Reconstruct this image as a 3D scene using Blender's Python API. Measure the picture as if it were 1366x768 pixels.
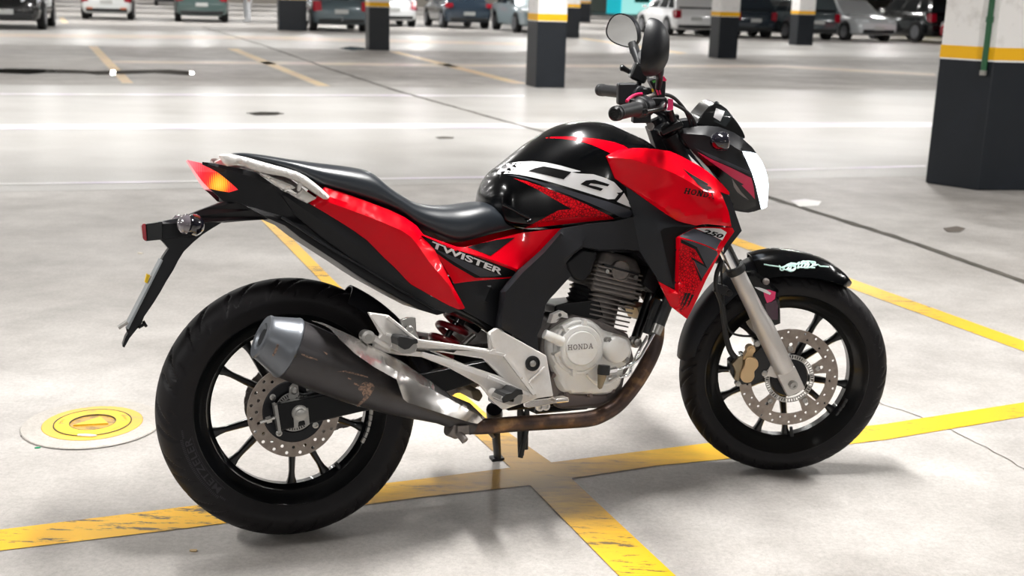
import bpy, bmesh, math, random
import numpy as np
from mathutils import Vector, Matrix, Euler
from mathutils.bvhtree import BVHTree
from mathutils.geometry import delaunay_2d_cdt, tessellate_polygon

random.seed(7)
np.random.seed(7)
for o in list(bpy.data.objects):
    bpy.data.objects.remove(o, do_unlink=True)
scene = bpy.context.scene
COL = scene.collection
R = math.radians

# ------------------------------------------------------------------ camera
cam_data = bpy.data.cameras.new('camera')
cam = bpy.data.objects.new('camera', cam_data)
COL.objects.link(cam)
cam_data.sensor_width = 36.0
cam_data.lens = 1559.92 / 1366 * 36.0
cam_data.clip_end = 400
cam.matrix_world = (Matrix.Translation((0, 0, 1.3017))
                    @ Matrix.Rotation(math.pi / 2 - 0.24628, 4, 'X')
                    @ Matrix.Rotation(0.02884, 4, 'Z'))
cam_data.dof.use_dof = True
cam_data.dof.focus_distance = 2.85
cam_data.dof.aperture_fstop = 5.0
scene.camera = cam

# ------------------------------------------------------------------ world, lamps, exposure
world = bpy.data.worlds.new('garage_ambience')
scene.world = world
world.use_nodes = True
world.node_tree.nodes['Background'].inputs[0].default_value = (0.95, 0.97, 1.0, 1)
world.node_tree.nodes['Background'].inputs[1].default_value = 0.06
scene.view_settings.view_transform = 'Standard'
scene.view_settings.look = 'None'
scene.view_settings.gamma = 1
scene.view_settings.use_curve_mapping = False
scene.view_settings.exposure = 0.5

BYAW = R(16.4)                                   # the building's axes against the camera's
BX = Vector((math.cos(BYAW), math.sin(BYAW)))
BY = Vector((-math.sin(BYAW), math.cos(BYAW)))
LAMP_Z = 3.05
def lamp(u, v, power, length=1.25, width=0.16, turn=0.0, color=(1.0, 0.985, 0.96)):
    ld = bpy.data.lights.new('fluorescent_and_fill_lamp', 'AREA')
    ld.shape = 'RECTANGLE'
    ld.size = length
    ld.size_y = width
    ld.energy = power
    ld.color = color
    lo = bpy.data.objects.new('fluorescent_and_fill_lamp', ld)
    p = BX * u + BY * v
    lo.location = (p.x, p.y, LAMP_Z)
    lo.rotation_euler = (0, 0, BYAW + turn)
    COL.objects.link(lo)
# rows of fluorescent battens over the car park, with two added fill rows
for iv, v in enumerate((-5.4, 3.0, 10.6, 14.2, 21.0, 28.5, 33.5, 42.0, 52.0, 62.0, 75.0, 92.0)):  # row behind the camera is added to fill the motorcycle's near side
    for iu in range(-7, 8):
        u = iu * 3.8 + (1.1 if v < 9 or iv % 2 else -0.8)
        if v < 9 and abs(iu) > (2 if v > 0 else 1):
            continue
        if abs(u) > 8 + v * 0.55:
            continue
        p = {-5.4: 84, 3.0: 112 if iu == 0 else 84, 21.0: 30}.get(v, 64 if v < 20 else (52 if v < 40 else 90))  # row over the far bays is added to lift them
        lamp(u, v, p, turn=math.pi / 2)

# ------------------------------------------------------------------ materials
def lin(c):
    return tuple(((v / 255) / 12.92 if v / 255 <= 0.04045 else (((v / 255) + 0.055) / 1.055) ** 2.4) for v in c)

def mat(name, rgb, rough=0.5, metal=0.0, coat=0.0, bump=None, vary=None, spec=None, emit=None, trans=0.0, coat_rough=0.05):
    m = bpy.data.materials.new(name)
    m.use_nodes = True
    nt = m.node_tree
    b = nt.nodes['Principled BSDF']
    c = lin(rgb) + (1,)
    b.inputs['Base Color'].default_value = c
    b.inputs['Roughness'].default_value = rough
    b.inputs['Metallic'].default_value = metal
    b.inputs['Coat Weight'].default_value = coat
    b.inputs['Coat Roughness'].default_value = coat_rough
    if spec is not None:
        b.inputs['Specular IOR Level'].default_value = spec
    if trans:
        b.inputs['Transmission Weight'].default_value = trans
    if emit:
        b.inputs['Emission Color'].default_value = lin(emit[0]) + (1,)
        b.inputs['Emission Strength'].default_value = emit[1]
    tc = None
    if bump or vary:
        tc = nt.nodes.new('ShaderNodeTexCoord')
    if vary:                                     # (scale, other rgb, low, high)
        n = nt.nodes.new('ShaderNodeTexNoise')
        n.inputs['Scale'].default_value = vary[0]
        n.inputs['Detail'].default_value = 6
        n.inputs['Roughness'].default_value = 0.65
        nt.links.new(tc.outputs['Object'], n.inputs['Vector'])
        r = nt.nodes.new('ShaderNodeValToRGB')
        r.color_ramp.elements[0].position = vary[2]
        r.color_ramp.elements[0].color = c
        r.color_ramp.elements[1].position = vary[3]
        r.color_ramp.elements[1].color = lin(vary[1]) + (1,)
        nt.links.new(n.outputs['Fac'], r.inputs['Fac'])
        nt.links.new(r.outputs['Color'], b.inputs['Base Color'])
    if bump:                                     # (scale, strength, distance)
        n2 = nt.nodes.new('ShaderNodeTexNoise')
        n2.inputs['Scale'].default_value = bump[0]
        n2.inputs['Detail'].default_value = 3
        nt.links.new(tc.outputs['Object'], n2.inputs['Vector'])
        bp = nt.nodes.new('ShaderNodeBump')
        bp.inputs['Strength'].default_value = bump[1]
        bp.inputs['Distance'].default_value = bump[2]
        nt.links.new(n2.outputs['Fac'], bp.inputs['Height'])
        nt.links.new(bp.outputs['Normal'], b.inputs['Normal'])
    return m

M = {}
M['black_paint'] = mat('gloss_black_paint', (4, 5, 7), 0.20, coat=0.22, spec=0.3, coat_rough=0.1)
M['red_paint'] = mat('red_paint', (216, 0, 24), 0.24, coat=0.28, spec=0.08)
M['black_plastic'] = mat('matte_black_plastic', (20, 21, 25), 0.45, bump=(900, 0.12, 0.0004), spec=0.3)
M['grey_plastic'] = mat('charcoal_plastic', (30, 32, 37), 0.48, bump=(900, 0.1, 0.0004), spec=0.3)
M['dark_metal'] = mat('black_enamel', (9, 10, 12), 0.28, coat=0.3, spec=0.3)
M['seat_vinyl'] = mat('seat_vinyl', (32, 37, 43), 0.34, bump=(1400, 0.18, 0.0004), spec=0.5)
M['rubber'] = mat('tyre_rubber', (15, 13, 16), 0.55, spec=0.25, bump=(500, 0.15, 0.0005), vary=(9, (24, 22, 24), 0.4, 0.75))
M['soft_rubber'] = mat('grip_rubber', (24, 25, 27), 0.5)
M['rubber_letter'] = mat('moulded_rubber_letter', (48, 47, 50), 0.6, spec=0.25)
M['silver_cast'] = mat('silver_painted_casting', (232, 229, 226), 0.34, metal=0.1, bump=(260, 0.08, 0.0005), vary=(14, (214, 208, 201), 0.45, 0.8))
M['engine_silver'] = mat('engine_silver_paint', (240, 239, 236), 0.36, metal=0.0, bump=(300, 0.05, 0.0004), vary=(18, (222, 217, 209), 0.5, 0.85))
M['engine_dark'] = mat('engine_grey_casting', (134, 127, 123), 0.5, metal=0.3, bump=(420, 0.25, 0.0006), vary=(22, (104, 97, 94), 0.4, 0.75))
M['sump'] = mat('bare_grey_casting', (124, 113, 110), 0.55, metal=0.5, bump=(300, 0.25, 0.0006))
M['chrome'] = mat('chrome', (225, 226, 228), 0.13, metal=1.0)
M['steel'] = mat('zinc_steel', (168, 166, 162), 0.34, metal=0.9)
M['polished'] = mat('polished_steel', (232, 229, 226), 0.27, metal=1.0, vary=(7, (196, 186, 176), 0.45, 0.8))
M['fork_silver'] = mat('fork_silver_paint', (206, 202, 198), 0.36, metal=0.45)
M['disc_steel'] = mat('brake_disc_steel', (150, 140, 131), 0.38, metal=0.75, vary=(40, (128, 116, 108), 0.4, 0.7))
M['gold'] = mat('gold_anodised_caliper', (206, 176, 134), 0.42, metal=0.45)
M['bronze'] = mat('dull_bronze_casting', (150, 136, 112), 0.45, metal=0.6)
M['muffler'] = mat('muffler_grey_coating', (62, 60, 62), 0.36, metal=0.35, vary=(11, (52, 49, 49), 0.4, 0.7), bump=(200, 0.05, 0.0005))
M['muffler_cap'] = mat('muffler_cap_grey', (104, 108, 114), 0.34, metal=0.45)
M['spring_red'] = mat('spring_red', (122, 14, 24), 0.3, coat=0.5)
M['white_decal'] = mat('white_decal', (232, 232, 234), 0.3, coat=0.4)
M['grey_decal'] = mat('grey_decal', (58, 60, 68), 0.4, spec=0.3)
M['black_decal'] = mat('black_decal', (9, 8, 10), 0.5, spec=0.2)
M['silver_print'] = mat('silver_print', (128, 120, 120), 0.4)
M['pink'] = mat('pink_sticker', (232, 44, 110), 0.35, coat=0.5)
M['plum'] = mat('plum_sticker', (62, 32, 50), 0.25, coat=0.6)
M['magenta'] = mat('magenta_tape', (214, 26, 84), 0.4)
M['yellow_tag'] = mat('yellow_tag', (250, 205, 20), 0.5)
M['green_print'] = mat('green_print', (70, 150, 60), 0.5)
M['mint'] = mat('mint_sticker', (206, 240, 232), 0.3, coat=0.4)
M['mirror'] = mat('mirror_glass', (205, 208, 210), 0.04, metal=1.0)
M['clear_lens'] = mat('clear_lens', (104, 98, 104), 0.12, coat=1.0, spec=0.8)
M['smoke_lens'] = mat('smoked_plastic', (22, 22, 30), 0.12, coat=0.8)
M['meter_lens'] = mat('meter_lens', (52, 56, 58), 0.1, coat=0.8)
M['head_lens'] = mat('headlamp_lens', (235, 242, 248), 0.12, coat=1.0, emit=((232, 244, 255), 2.6))
def tail_material():
    m = mat('tail_lamp_red', (200, 16, 40), 0.2, coat=0.6)
    nt = m.node_tree; b = nt.nodes['Principled BSDF']
    tc = nt.nodes.new('ShaderNodeTexCoord')
    vm = nt.nodes.new('ShaderNodeVectorMath'); vm.operation = 'DISTANCE'; vm.inputs[1].default_value = TAIL_BULB
    r = nt.nodes.new('ShaderNodeValToRGB'); e = r.color_ramp.elements
    e[0].position = 0.0; e[0].color = (1.0, 0.72, 0.10, 1)
    e[1].position = 1.0; e[1].color = (0.70, 0.16, 0.19, 1)
    for p, c in ((0.22, (1.0, 0.42, 0.02, 1)), (0.36, (0.95, 0.04, 0.02, 1)), (0.6, (0.62, 0.02, 0.03, 1))):
        k = e.new(p); k.color = c
    w = nt.nodes.new('ShaderNodeTexWave'); w.inputs['Scale'].default_value = 70; w.inputs['Distortion'].default_value = 1.5
    ml = nt.nodes.new('ShaderNodeMath'); ml.operation = 'MULTIPLY'; ml.inputs[1].default_value = 11.0
    ad = nt.nodes.new('ShaderNodeMath'); ad.operation = 'MULTIPLY_ADD'; ad.inputs[1].default_value = 0.10
    nt.links.new(tc.outputs['Object'], vm.inputs[0]); nt.links.new(vm.outputs['Value'], ml.inputs[0])
    nt.links.new(tc.outputs['Object'], w.inputs['Vector']); nt.links.new(w.outputs['Fac'], ad.inputs[0]); nt.links.new(ml.outputs[0], ad.inputs[2])
    nt.links.new(ad.outputs[0], r.inputs['Fac']); nt.links.new(r.outputs['Color'], b.inputs['Emission Color'])
    b.inputs['Emission Strength'].default_value = 0.95
    return m
TAIL_BULB = [(-0.1501,-0.079,0.8582)][0]                       # the lamp's bulb sits behind this point of the lens
M['tail_red'] = tail_material()
M['tail_hot'] = mat('tail_lamp_glow', (255, 150, 20), 0.2, emit=((255, 165, 20), 2.2))
M['reflector_red'] = mat('red_reflector', (150, 40, 50), 0.2, coat=0.6)
M['plate_metal'] = mat('number_plate_metal', (150, 156, 160), 0.4, metal=0.5)

def hex_material():
    m = mat('red_cell_print', (200, 12, 28), 0.35, spec=0.1)
    nt = m.node_tree; b = nt.nodes['Principled BSDF']
    tc = nt.nodes.new('ShaderNodeTexCoord')
    v = nt.nodes.new('ShaderNodeTexVoronoi'); v.feature = 'DISTANCE_TO_EDGE'
    v.inputs['Scale'].default_value = 135
    r = nt.nodes.new('ShaderNodeValToRGB')
    r.color_ramp.elements[0].position = 0.03; r.color_ramp.elements[0].color = lin((110, 4, 16)) + (1,)
    r.color_ramp.elements[1].position = 0.12; r.color_ramp.elements[1].color = lin((226, 8, 26)) + (1,)
    nt.links.new(tc.outputs['Object'], v.inputs['Vector'])
    nt.links.new(v.outputs['Distance'], r.inputs['Fac'])
    nt.links.new(r.outputs['Color'], b.inputs['Base Color'])
    return m
M['red_cells'] = hex_material()

def carbon_material():
    m = mat('carbon_weave_plastic', (27, 28, 32), 0.45, spec=0.3)
    nt = m.node_tree; b = nt.nodes['Principled BSDF']
    tc = nt.nodes.new('ShaderNodeTexCoord')
    ck = nt.nodes.new('ShaderNodeTexChecker'); ck.inputs['Scale'].default_value = 330
    bp = nt.nodes.new('ShaderNodeBump'); bp.inputs['Strength'].default_value = 0.35; bp.inputs['Distance'].default_value = 0.0006
    nt.links.new(tc.outputs['Object'], ck.inputs['Vector'])
    nt.links.new(ck.outputs['Fac'], bp.inputs['Height'])
    nt.links.new(bp.outputs['Normal'], b.inputs['Normal'])
    return m
M['carbon'] = carbon_material()

def pipe_material():
    m = mat('scorched_pipe', (70, 60, 58), 0.42, metal=0.7)
    nt = m.node_tree; b = nt.nodes['Principled BSDF']
    tc = nt.nodes.new('ShaderNodeTexCoord')
    n = nt.nodes.new('ShaderNodeTexNoise'); n.inputs['Scale'].default_value = 17; n.inputs['Detail'].default_value = 8
    r = nt.nodes.new('ShaderNodeValToRGB'); e = r.color_ramp.elements
    e[0].position = 0.4; e[0].color = lin((66, 56, 54)) + (1,)
    e[1].position = 0.74; e[1].color = lin((176, 138, 96)) + (1,)
    k = e.new(0.56); k.color = lin((92, 72, 62)) + (1,)
    nt.links.new(tc.outputs['Object'], n.inputs['Vector'])
    nt.links.new(n.outputs['Fac'], r.inputs['Fac'])
    nt.links.new(r.outputs['Color'], b.inputs['Base Color'])
    return m
M['pipe'] = pipe_material()

# ------------------------------------------------------------------ mesh helpers
class MB:
    def __init__(self):
        self.v, self.f = [], []
    def add(self, verts, faces):
        o = len(self.v)
        self.v += [tuple(p) for p in verts]
        self.f += [tuple(i + o for i in f) for f in faces]
        return self
    def box(self, c, s, rot=None):
        h = Vector(s) / 2
        vs = [Vector((x * h.x, y * h.y, z * h.z)) for x in (-1, 1) for y in (-1, 1) for z in (-1, 1)]
        if rot is not None:
            vs = [rot @ v for v in vs]
        vs = [v + Vector(c) for v in vs]
        return self.add(vs, [(0, 1, 3, 2), (4, 6, 7, 5), (0, 4, 5, 1), (2, 3, 7, 6), (0, 2, 6, 4), (1, 5, 7, 3)])
    def tube(self, pts, r, n=10, smooth=0, cap=True):
        pts = [Vector(p) for p in pts]
        rs = list(r) if isinstance(r, (list, tuple)) else [r] * len(pts)
        if smooth and len(pts) > 2:
            q, qr = [], []
            for i in range(len(pts) - 1):
                p0 = pts[i - 1] if i else pts[0] * 2 - pts[1]
                p1, p2 = pts[i], pts[i + 1]
                p3 = pts[i + 2] if i + 2 < len(pts) else pts[-1] * 2 - pts[-2]
                for k in range(smooth):
                    t = k / smooth
                    q.append(0.5 * ((2 * p1) + (p2 - p0) * t + (2 * p0 - 5 * p1 + 4 * p2 - p3) * t * t + (3 * p1 - p0 - 3 * p2 + p3) * t ** 3))
                    qr.append(rs[i] * (1 - t) + rs[i + 1] * t)
            q.append(pts[-1]); qr.append(rs[-1])
            pts, rs = q, qr
        vs, fs = [], []
        nrm = None
        for i, p in enumerate(pts):
            a = pts[max(i - 1, 0)]; b = pts[min(i + 1, len(pts) - 1)]
            t = (b - a).normalized()
            if nrm is None:
                nrm = t.orthogonal().normalized()
            nrm = (nrm - t * nrm.dot(t)).normalized()
            bi = t.cross(nrm)
            for k in range(n):
                an = 2 * math.pi * k / n
                vs.append(p + (nrm * math.cos(an) + bi * math.sin(an)) * rs[i])
        for i in range(len(pts) - 1):
            for k in range(n):
                k2 = (k + 1) % n
                fs.append((i * n + k, i * n + k2, (i + 1) * n + k2, (i + 1) * n + k))
        if cap:
            fs.append(tuple(reversed(range(n))))
            fs.append(tuple(range((len(pts) - 1) * n, len(pts) * n)))
        return self.add(vs, fs)
    def lathe(self, prof, origin, axis, n=32, oval=(1, 1), up=None, closed=False):
        """prof: (distance along axis, radius) pairs"""
        ax = Vector(axis).normalized()
        u = Vector(up) if up is not None else ax.orthogonal()
        u = (u - ax * u.dot(ax)).normalized()
        w = ax.cross(u)
        o = Vector(origin)
        vs, fs = [], []
        for (t, r) in prof:
            for k in range(n):
                an = 2 * math.pi * k / n
                vs.append(o + ax * t + u * (r * oval[0] * math.cos(an)) + w * (r * oval[1] * math.sin(an)))
        m = len(prof)
        for i in range(m if closed else m - 1):
            j = (i + 1) % m
            for k in range(n):
                k2 = (k + 1) % n
                fs.append((i * n + k, i * n + k2, j * n + k2, j * n + k))
        if not closed:
            if prof[0][1] > 1e-6:
                fs.append(tuple(reversed(range(n))))
            if prof[-1][1] > 1e-6:
                fs.append(tuple(range((m - 1) * n, m * n)))
        return self.add(vs, fs)
    def cyl(self, a, b, r, n=20, r2=None):
        a, b = Vector(a), Vector(b)
        return self.lathe([(0, r), ((b - a).length, r if r2 is None else r2)], a, b - a, n)
    def plate(self, outline, y0, y1, holes=(), frame=None):
        """prism of an (x,z) outline between two y planes, with holes"""
        loops = [[(p[0], p[-1]) for p in outline]] + [[(p[0], p[-1]) for p in h] for h in holes]
        tri = tessellate_polygon([[Vector((a, b, 0)) for a, b in lp] for lp in loops])
        flat = [q for lp in loops for q in lp]
        n = len(flat)
        vs = [(a, y0, b) for a, b in flat] + [(a, y1, b) for a, b in flat]
        if frame is not None:
            vs = [frame @ Vector(v) for v in vs]
        fs = []
        for t in tri:
            fs.append(tuple(t)); fs.append(tuple(i + n for i in reversed(t)))
        o = 0
        for lp in loops:
            for i in range(len(lp)):
                j = (i + 1) % len(lp)
                fs.append((o + i, o + j, o + j + n, o + i + n))
            o += len(lp)
        return self.add(vs, fs)
    def slab(self, outline, yc=0.0):
        """body whose right side is the given outline (x, y, z) and whose left side mirrors it about yc"""
        tri = tessellate_polygon([[Vector((p[0], p[2], 0)) for p in outline]])
        n = len(outline)
        vs = [(p[0], p[1], p[2]) for p in outline] + [(p[0], 2 * yc - p[1], p[2]) for p in outline]
        fs = []
        for t in tri:
            fs.append(tuple(t)); fs.append(tuple(i + n for i in reversed(t)))
        for i in range(n):
            j = (i + 1) % n
            fs.append((i, j, j + n, i + n))
        return self.add(vs, fs)
    def build(self, name, material, parent=None, sharp=35, bevel=0, seg=2, recalc=True, col=None):
        me = bpy.data.meshes.new(name)
        me.from_pydata(self.v, [], self.f)
        if recalc:
            bm = bmesh.new(); bm.from_mesh(me)
            bmesh.ops.recalc_face_normals(bm, faces=bm.faces)
            bm.to_mesh(me); bm.free()
        return finish(name, me, material, parent, sharp, bevel, seg)

def finish(name, me, material, parent=None, sharp=35, bevel=0, seg=2):
    me.materials.append(M[material] if isinstance(material, str) else material)
    if sharp:
        me.shade_smooth()
        me.set_sharp_from_angle(angle=R(sharp))
    ob = bpy.data.objects.new(name, me)
    COL.objects.link(ob)
    if parent is not None:
        ob.parent = parent
    if bevel:
        bv = ob.modifiers.new('bevel', 'BEVEL')
        bv.width = bevel; bv.segments = seg; bv.limit_method = 'ANGLE'; bv.angle_limit = R(30)
        bv.harden_normals = True
    return ob

def tag(o, label=None, category=None, group=None, kind=None):
    if label: o['label'] = label
    if category: o['category'] = category
    if group: o['group'] = group
    if kind: o['kind'] = kind
    return o

def empty(name, loc, label=None, category=None, group=None, rz=0):
    o = bpy.data.objects.new(name, None)
    o.empty_display_size = 0.2
    o.location = loc
    o.rotation_euler = (0, 0, rz)
    COL.objects.link(o)
    return tag(o, label, category, group)

def copy_tree(o, parent=None):
    c = o.copy(); COL.objects.link(c)
    if parent is not None:
        c.parent = parent
    for ch in list(o.children):
        copy_tree(ch, c)
    return c

def resample(pl, step, closed):
    out = []
    n = len(pl)
    for i in range(n if closed else n - 1):
        a = np.array(pl[i], float); b = np.array(pl[(i + 1) % n], float)
        k = max(1, int(math.ceil(np.linalg.norm((b - a)[[0, 2]]) / step)))
        for j in range(k):
            out.append(a + (b - a) * j / k)
    if not closed:
        out.append(np.array(pl[-1], float))
    return out

def rounded(pl, k=4, keep=()):
    """Catmull-Rom smoothing of a closed outline of 3-D points; indices in keep stay sharp"""
    n = len(pl); out = []
    P = [np.array(p, float) for p in pl]
    for i in range(n):
        p0, p1, p2, p3 = P[i - 1], P[i], P[(i + 1) % n], P[(i + 2) % n]
        if i in keep: p0 = p1
        if (i + 1) % n in keep: p3 = p2
        for j in range(k):
            t = j / k
            out.append(0.5 * ((2 * p1) + (p2 - p0) * t + (2 * p0 - 5 * p1 + 4 * p2 - p3) * t * t + (3 * p1 - p0 - 3 * p2 + p3) * t ** 3))
    return out

def seg_dist(px, pz, segs):
    d = np.full(px.shape, 1e9)
    for (ax, az, bx, bz) in segs:
        dx, dz = bx - ax, bz - az
        L = dx * dx + dz * dz + 1e-12
        t = np.clip(((px - ax) * dx + (pz - az) * dz) / L, 0, 1)
        d = np.minimum(d, np.hypot(px - ax - t * dx, pz - az - t * dz))
    return d

def inside(px, pz, poly):
    r = np.zeros(px.shape, bool)
    n = len(poly)
    for i in range(n):
        x1, z1 = poly[i][0], poly[i][2]; x2, z2 = poly[i - 1][0], poly[i - 1][2]
        c = ((z1 > pz) != (z2 > pz)) & (px < (x2 - x1) * (pz - z1) / (z2 - z1 + 1e-15) + x1)
        r ^= c
    return r

def fill(outline, creases, grid):
    """triangulate an outline with interior grid points; y of boundary and creases is given, inside it relaxes"""
    ol = resample(outline, grid, True)
    pts = list(ol)
    edges = [(i, (i + 1) % len(ol)) for i in range(len(ol))]
    fixed = len(ol)
    segs = [(ol[i][0], ol[i][2], ol[(i + 1) % len(ol)][0], ol[(i + 1) % len(ol)][2]) for i in range(len(ol))]
    bsegs = list(segs)
    for c in creases:
        cl = resample(c, grid, False)
        o = len(pts)
        pts += cl
        edges += [(o + i, o + i + 1) for i in range(len(cl) - 1)]
        segs += [(cl[i][0], cl[i][2], cl[i + 1][0], cl[i + 1][2]) for i in range(len(cl) - 1)]
    nfix = len(pts)
    xs = [p[0] for p in ol]; zs = [p[2] for p in ol]
    gx, gz = np.meshgrid(np.arange(min(xs), max(xs), grid), np.arange(min(zs), max(zs), grid * 0.87))
    gx = gx + (np.arange(gx.shape[0]) % 2)[:, None] * grid / 2
    gx, gz = gx.ravel(), gz.ravel()
    ok = inside(gx, gz, ol) & (seg_dist(gx, gz, segs) > grid * 0.45)
    for x, z in zip(gx[ok], gz[ok]):
        pts.append(np.array((x, np.nan, z)))
    r = delaunay_2d_cdt([Vector((p[0], p[2])) for p in pts], edges, [], 1, 1e-6)
    V, F, orig = r[0], r[2], r[3]
    n = len(V)
    x = np.array([v.x for v in V]); z = np.array([v.y for v in V])
    y = np.full(n, np.nan)
    for i in range(n):
        ys = [pts[k][1] for k in orig[i] if k < nfix]
        if ys: y[i] = ys[0]
    fx = ~np.isnan(y)
    y[~fx] = np.mean(y[fx])
    a, b = [], []
    for f in F:
        for i in range(len(f)):
            a += [f[i], f[i - 1]]; b += [f[i - 1], f[i]]
    a = np.array(a); b = np.array(b)
    cnt = np.bincount(a, minlength=n).astype(float)
    for _ in range(400):
        s = np.bincount(a, weights=y[b], minlength=n) / np.maximum(cnt, 1)
        y = np.where(fx, y, s)
    return x, y, z, F, seg_dist(x, z, bsegs)

BV = {}
def bvh_of(ob):
    if ob.name not in BV:
        me = ob.data
        BV[ob.name] = BVHTree.FromPolygons([v.co.copy() for v in me.vertices], [tuple(p.vertices) for p in me.polygons])
    return BV[ob.name]

def panel(name, outline, material, parent, creases=(), bulge=0.0, edge=0.03, thick=0.004, grid=0.011, side=-1, sharp=28, lip=0.0):
    x, y, z, F, d = fill(outline, creases, grid)
    if bulge:
        t = np.clip(d / edge, 0, 1)
        y = y + side * bulge * np.sqrt(np.maximum(0, 1 - (1 - t) ** 2))
    n = len(x)
    if lip:
        yi = y - side * (thick + lip * (1 - np.clip(d / 0.012, 0, 1)))
    else:
        yi = y - side * thick
    vs = [(x[i], y[i], z[i]) for i in range(n)] + [(x[i], yi[i], z[i]) for i in range(n)]
    fs, ec = [], {}
    for f in F:
        fs.append(tuple(f)); fs.append(tuple(i + n for i in reversed(f)))
        for i in range(len(f)):
            e = (f[i], f[(i + 1) % len(f)])
            ec[tuple(sorted(e))] = ec.get(tuple(sorted(e)), []) + [e]
    for k, l in ec.items():
        if len(l) == 1:
            a, b = l[0]
            fs.append((b, a, a + n, b + n))
    me = bpy.data.meshes.new(name)
    me.from_pydata(vs, [], fs)
    bm = bmesh.new(); bm.from_mesh(me)
    bmesh.ops.recalc_face_normals(bm, faces=bm.faces)
    bm.to_mesh(me); bm.free()
    return finish(name, me, material, parent, sharp)

def cast(x, z, trees, side=-1, default=None):
    best = None
    for t in trees:
        h = t.ray_cast(Vector((x, side * 1.0, z)), Vector((0, -side, 0)))
        if h[0] is not None and (best is None or side * h[0].y > side * best):
            best = h[0].y
    return default if best is None else best

def decal(name, outline, target, material, parent, off=0.0008, grid=0.008, side=-1):
    """thin printed film that follows the surface of the target mesh"""
    trees = [bvh_of(t) for t in (target if isinstance(target, (list, tuple)) else [target])]
    x, y, z, F, d = fill(outline, (), grid)
    dy = float(np.mean(y))
    hit = [cast(x[i], z[i], trees, side) for i in range(len(x))]
    good = [h for h in hit if h is not None]
    # film that overhangs the edge keeps the height of its nearest neighbour
    for i in range(len(x)):
        if hit[i] is None and good:
            k = min((j for j in range(len(x)) if hit[j] is not None), key=lambda j: (x[j] - x[i]) ** 2 + (z[j] - z[i]) ** 2)
            y[i] = hit[k]
        else:
            y[i] = hit[i] if hit[i] is not None else dy
    vs = [(x[i], y[i] + side * off, z[i]) for i in range(len(x))]
    me = bpy.data.meshes.new(name)
    me.from_pydata(vs, [], [tuple(f) for f in F])
    flip = [p for p in me.polygons if p.normal.y * side < 0]
    if flip:
        bm = bmesh.new(); bm.from_mesh(me)
        for f in bm.faces:
            if f.normal.y * side < 0: f.normal_flip()
        bm.to_mesh(me); bm.free()
    return finish(name, me, material, parent, 60)

def mirror(ob, parent=None, deep=True):
    me = ob.data.copy()
    co = np.empty(len(me.vertices) * 3); me.vertices.foreach_get('co', co)
    co[1::3] *= -1; me.vertices.foreach_set('co', co)
    me.flip_normals(); me.update()
    c = ob.copy(); c.data = me; COL.objects.link(c)
    c.parent = parent if parent is not None else ob.parent
    if deep:
        for ch in list(ob.children):
            if ch.type == 'MESH' and not ch.get('one_side'):
                mirror(ch, c)
    return c

def text_flat(s, bold=0.0, shear=0.0, extrude=0.0, space=1.0):
    cu = bpy.data.curves.new('letters', 'FONT')
    cu.body = s; cu.size = 1; cu.offset = bold; cu.shear = shear; cu.extrude = extrude; cu.space_character = space
    cu.resolution_u = 4
    if not extrude: cu.fill_mode = 'FRONT'
    ob = bpy.data.objects.new('letters', cu); COL.objects.link(ob)
    me = bpy.data.meshes.new_from_object(ob)
    bpy.data.objects.remove(ob); bpy.data.curves.remove(cu)
    co = np.array([v.co[:] for v in me.vertices]); fs = [tuple(p.vertices) for p in me.polygons]
    bpy.data.meshes.remove(me)
    mn, mx = co.min(0), co.max(0)
    co[:, 0] = (co[:, 0] - mn[0]) / (mx[0] - mn[0]); co[:, 1] = (co[:, 1] - mn[1]) / (mx[1] - mn[1])
    return co, fs

def strokes(s, t=0.2, serif=True):
    """slab-serif capitals as flat quads in a unit-high line: list of quads in (u, v)"""
    quads, x = [], 0.0
    def seg(a, b, w):
        a, b = np.array(a), np.array(b); d = (b - a) / np.linalg.norm(b - a); n = np.array((-d[1], d[0])) * w / 2
        quads.append([a + n, b + n, b - n, a - n])
    def foot(cx, v, w=0.3):
        seg((cx - w / 2, v), (cx + w / 2, v), 0.14)
    for ch in s:
        if ch == 'H':
            seg((x + .2, 0), (x + .2, 1), t); seg((x + .8, 0), (x + .8, 1), t); seg((x + .2, .5), (x + .8, .5), .16)
            for c in (.2, .8):
                foot(x + c, .07, .42); foot(x + c, .93, .42)
        elif ch == 'O':
            k = 20
            for i in range(k):
                a, b = 2 * math.pi * i / k, 2 * math.pi * (i + 1) / k
                f = lambda q, r, e: np.array((x + .5 + r * math.cos(q), .5 + e * math.sin(q)))
                quads.append([f(a, .5, .5), f(b, .5, .5), f(b, .28, .34), f(a, .28, .34)])
        elif ch == 'N':
            seg((x + .18, 0), (x + .18, 1), t * .8); seg((x + .82, 0), (x + .82, 1), t * .8); seg((x + .18, .98), (x + .82, .02), t * 1.1)
            foot(x + .18, .07, .36); foot(x + .14, .93, .34); foot(x + .82, .93, .36)
        elif ch == 'D':
            seg((x + .2, 0), (x + .2, 1), t); foot(x + .2, .07, .4); foot(x + .2, .93, .4)
            k = 12
            for i in range(k):
                a, b = -math.pi / 2 + math.pi * i / k, -math.pi / 2 + math.pi * (i + 1) / k
                f = lambda q, r, e: np.array((x + .4 + r * math.cos(q), .5 + e * math.sin(q)))
                quads.append([f(a, .58, .5), f(b, .58, .5), f(b, .36, .36), f(a, .36, .36)])
            seg((x + .2, .07), (x + .42, .07), .14); seg((x + .2, .93), (x + .42, .93), .14)
        elif ch == 'A':
            seg((x + .15, 0), (x + .5, 1), t * .7); seg((x + .5, 1), (x + .85, 0), t * 1.15); seg((x + .28, .32), (x + .74, .32), .13)
            foot(x + .15, .07, .34); foot(x + .85, .07, .38)
        x += 1.16
    W = x - 0.16
    return [[(q[0] / W, q[1]) for q in qd] for qd in quads]

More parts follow.
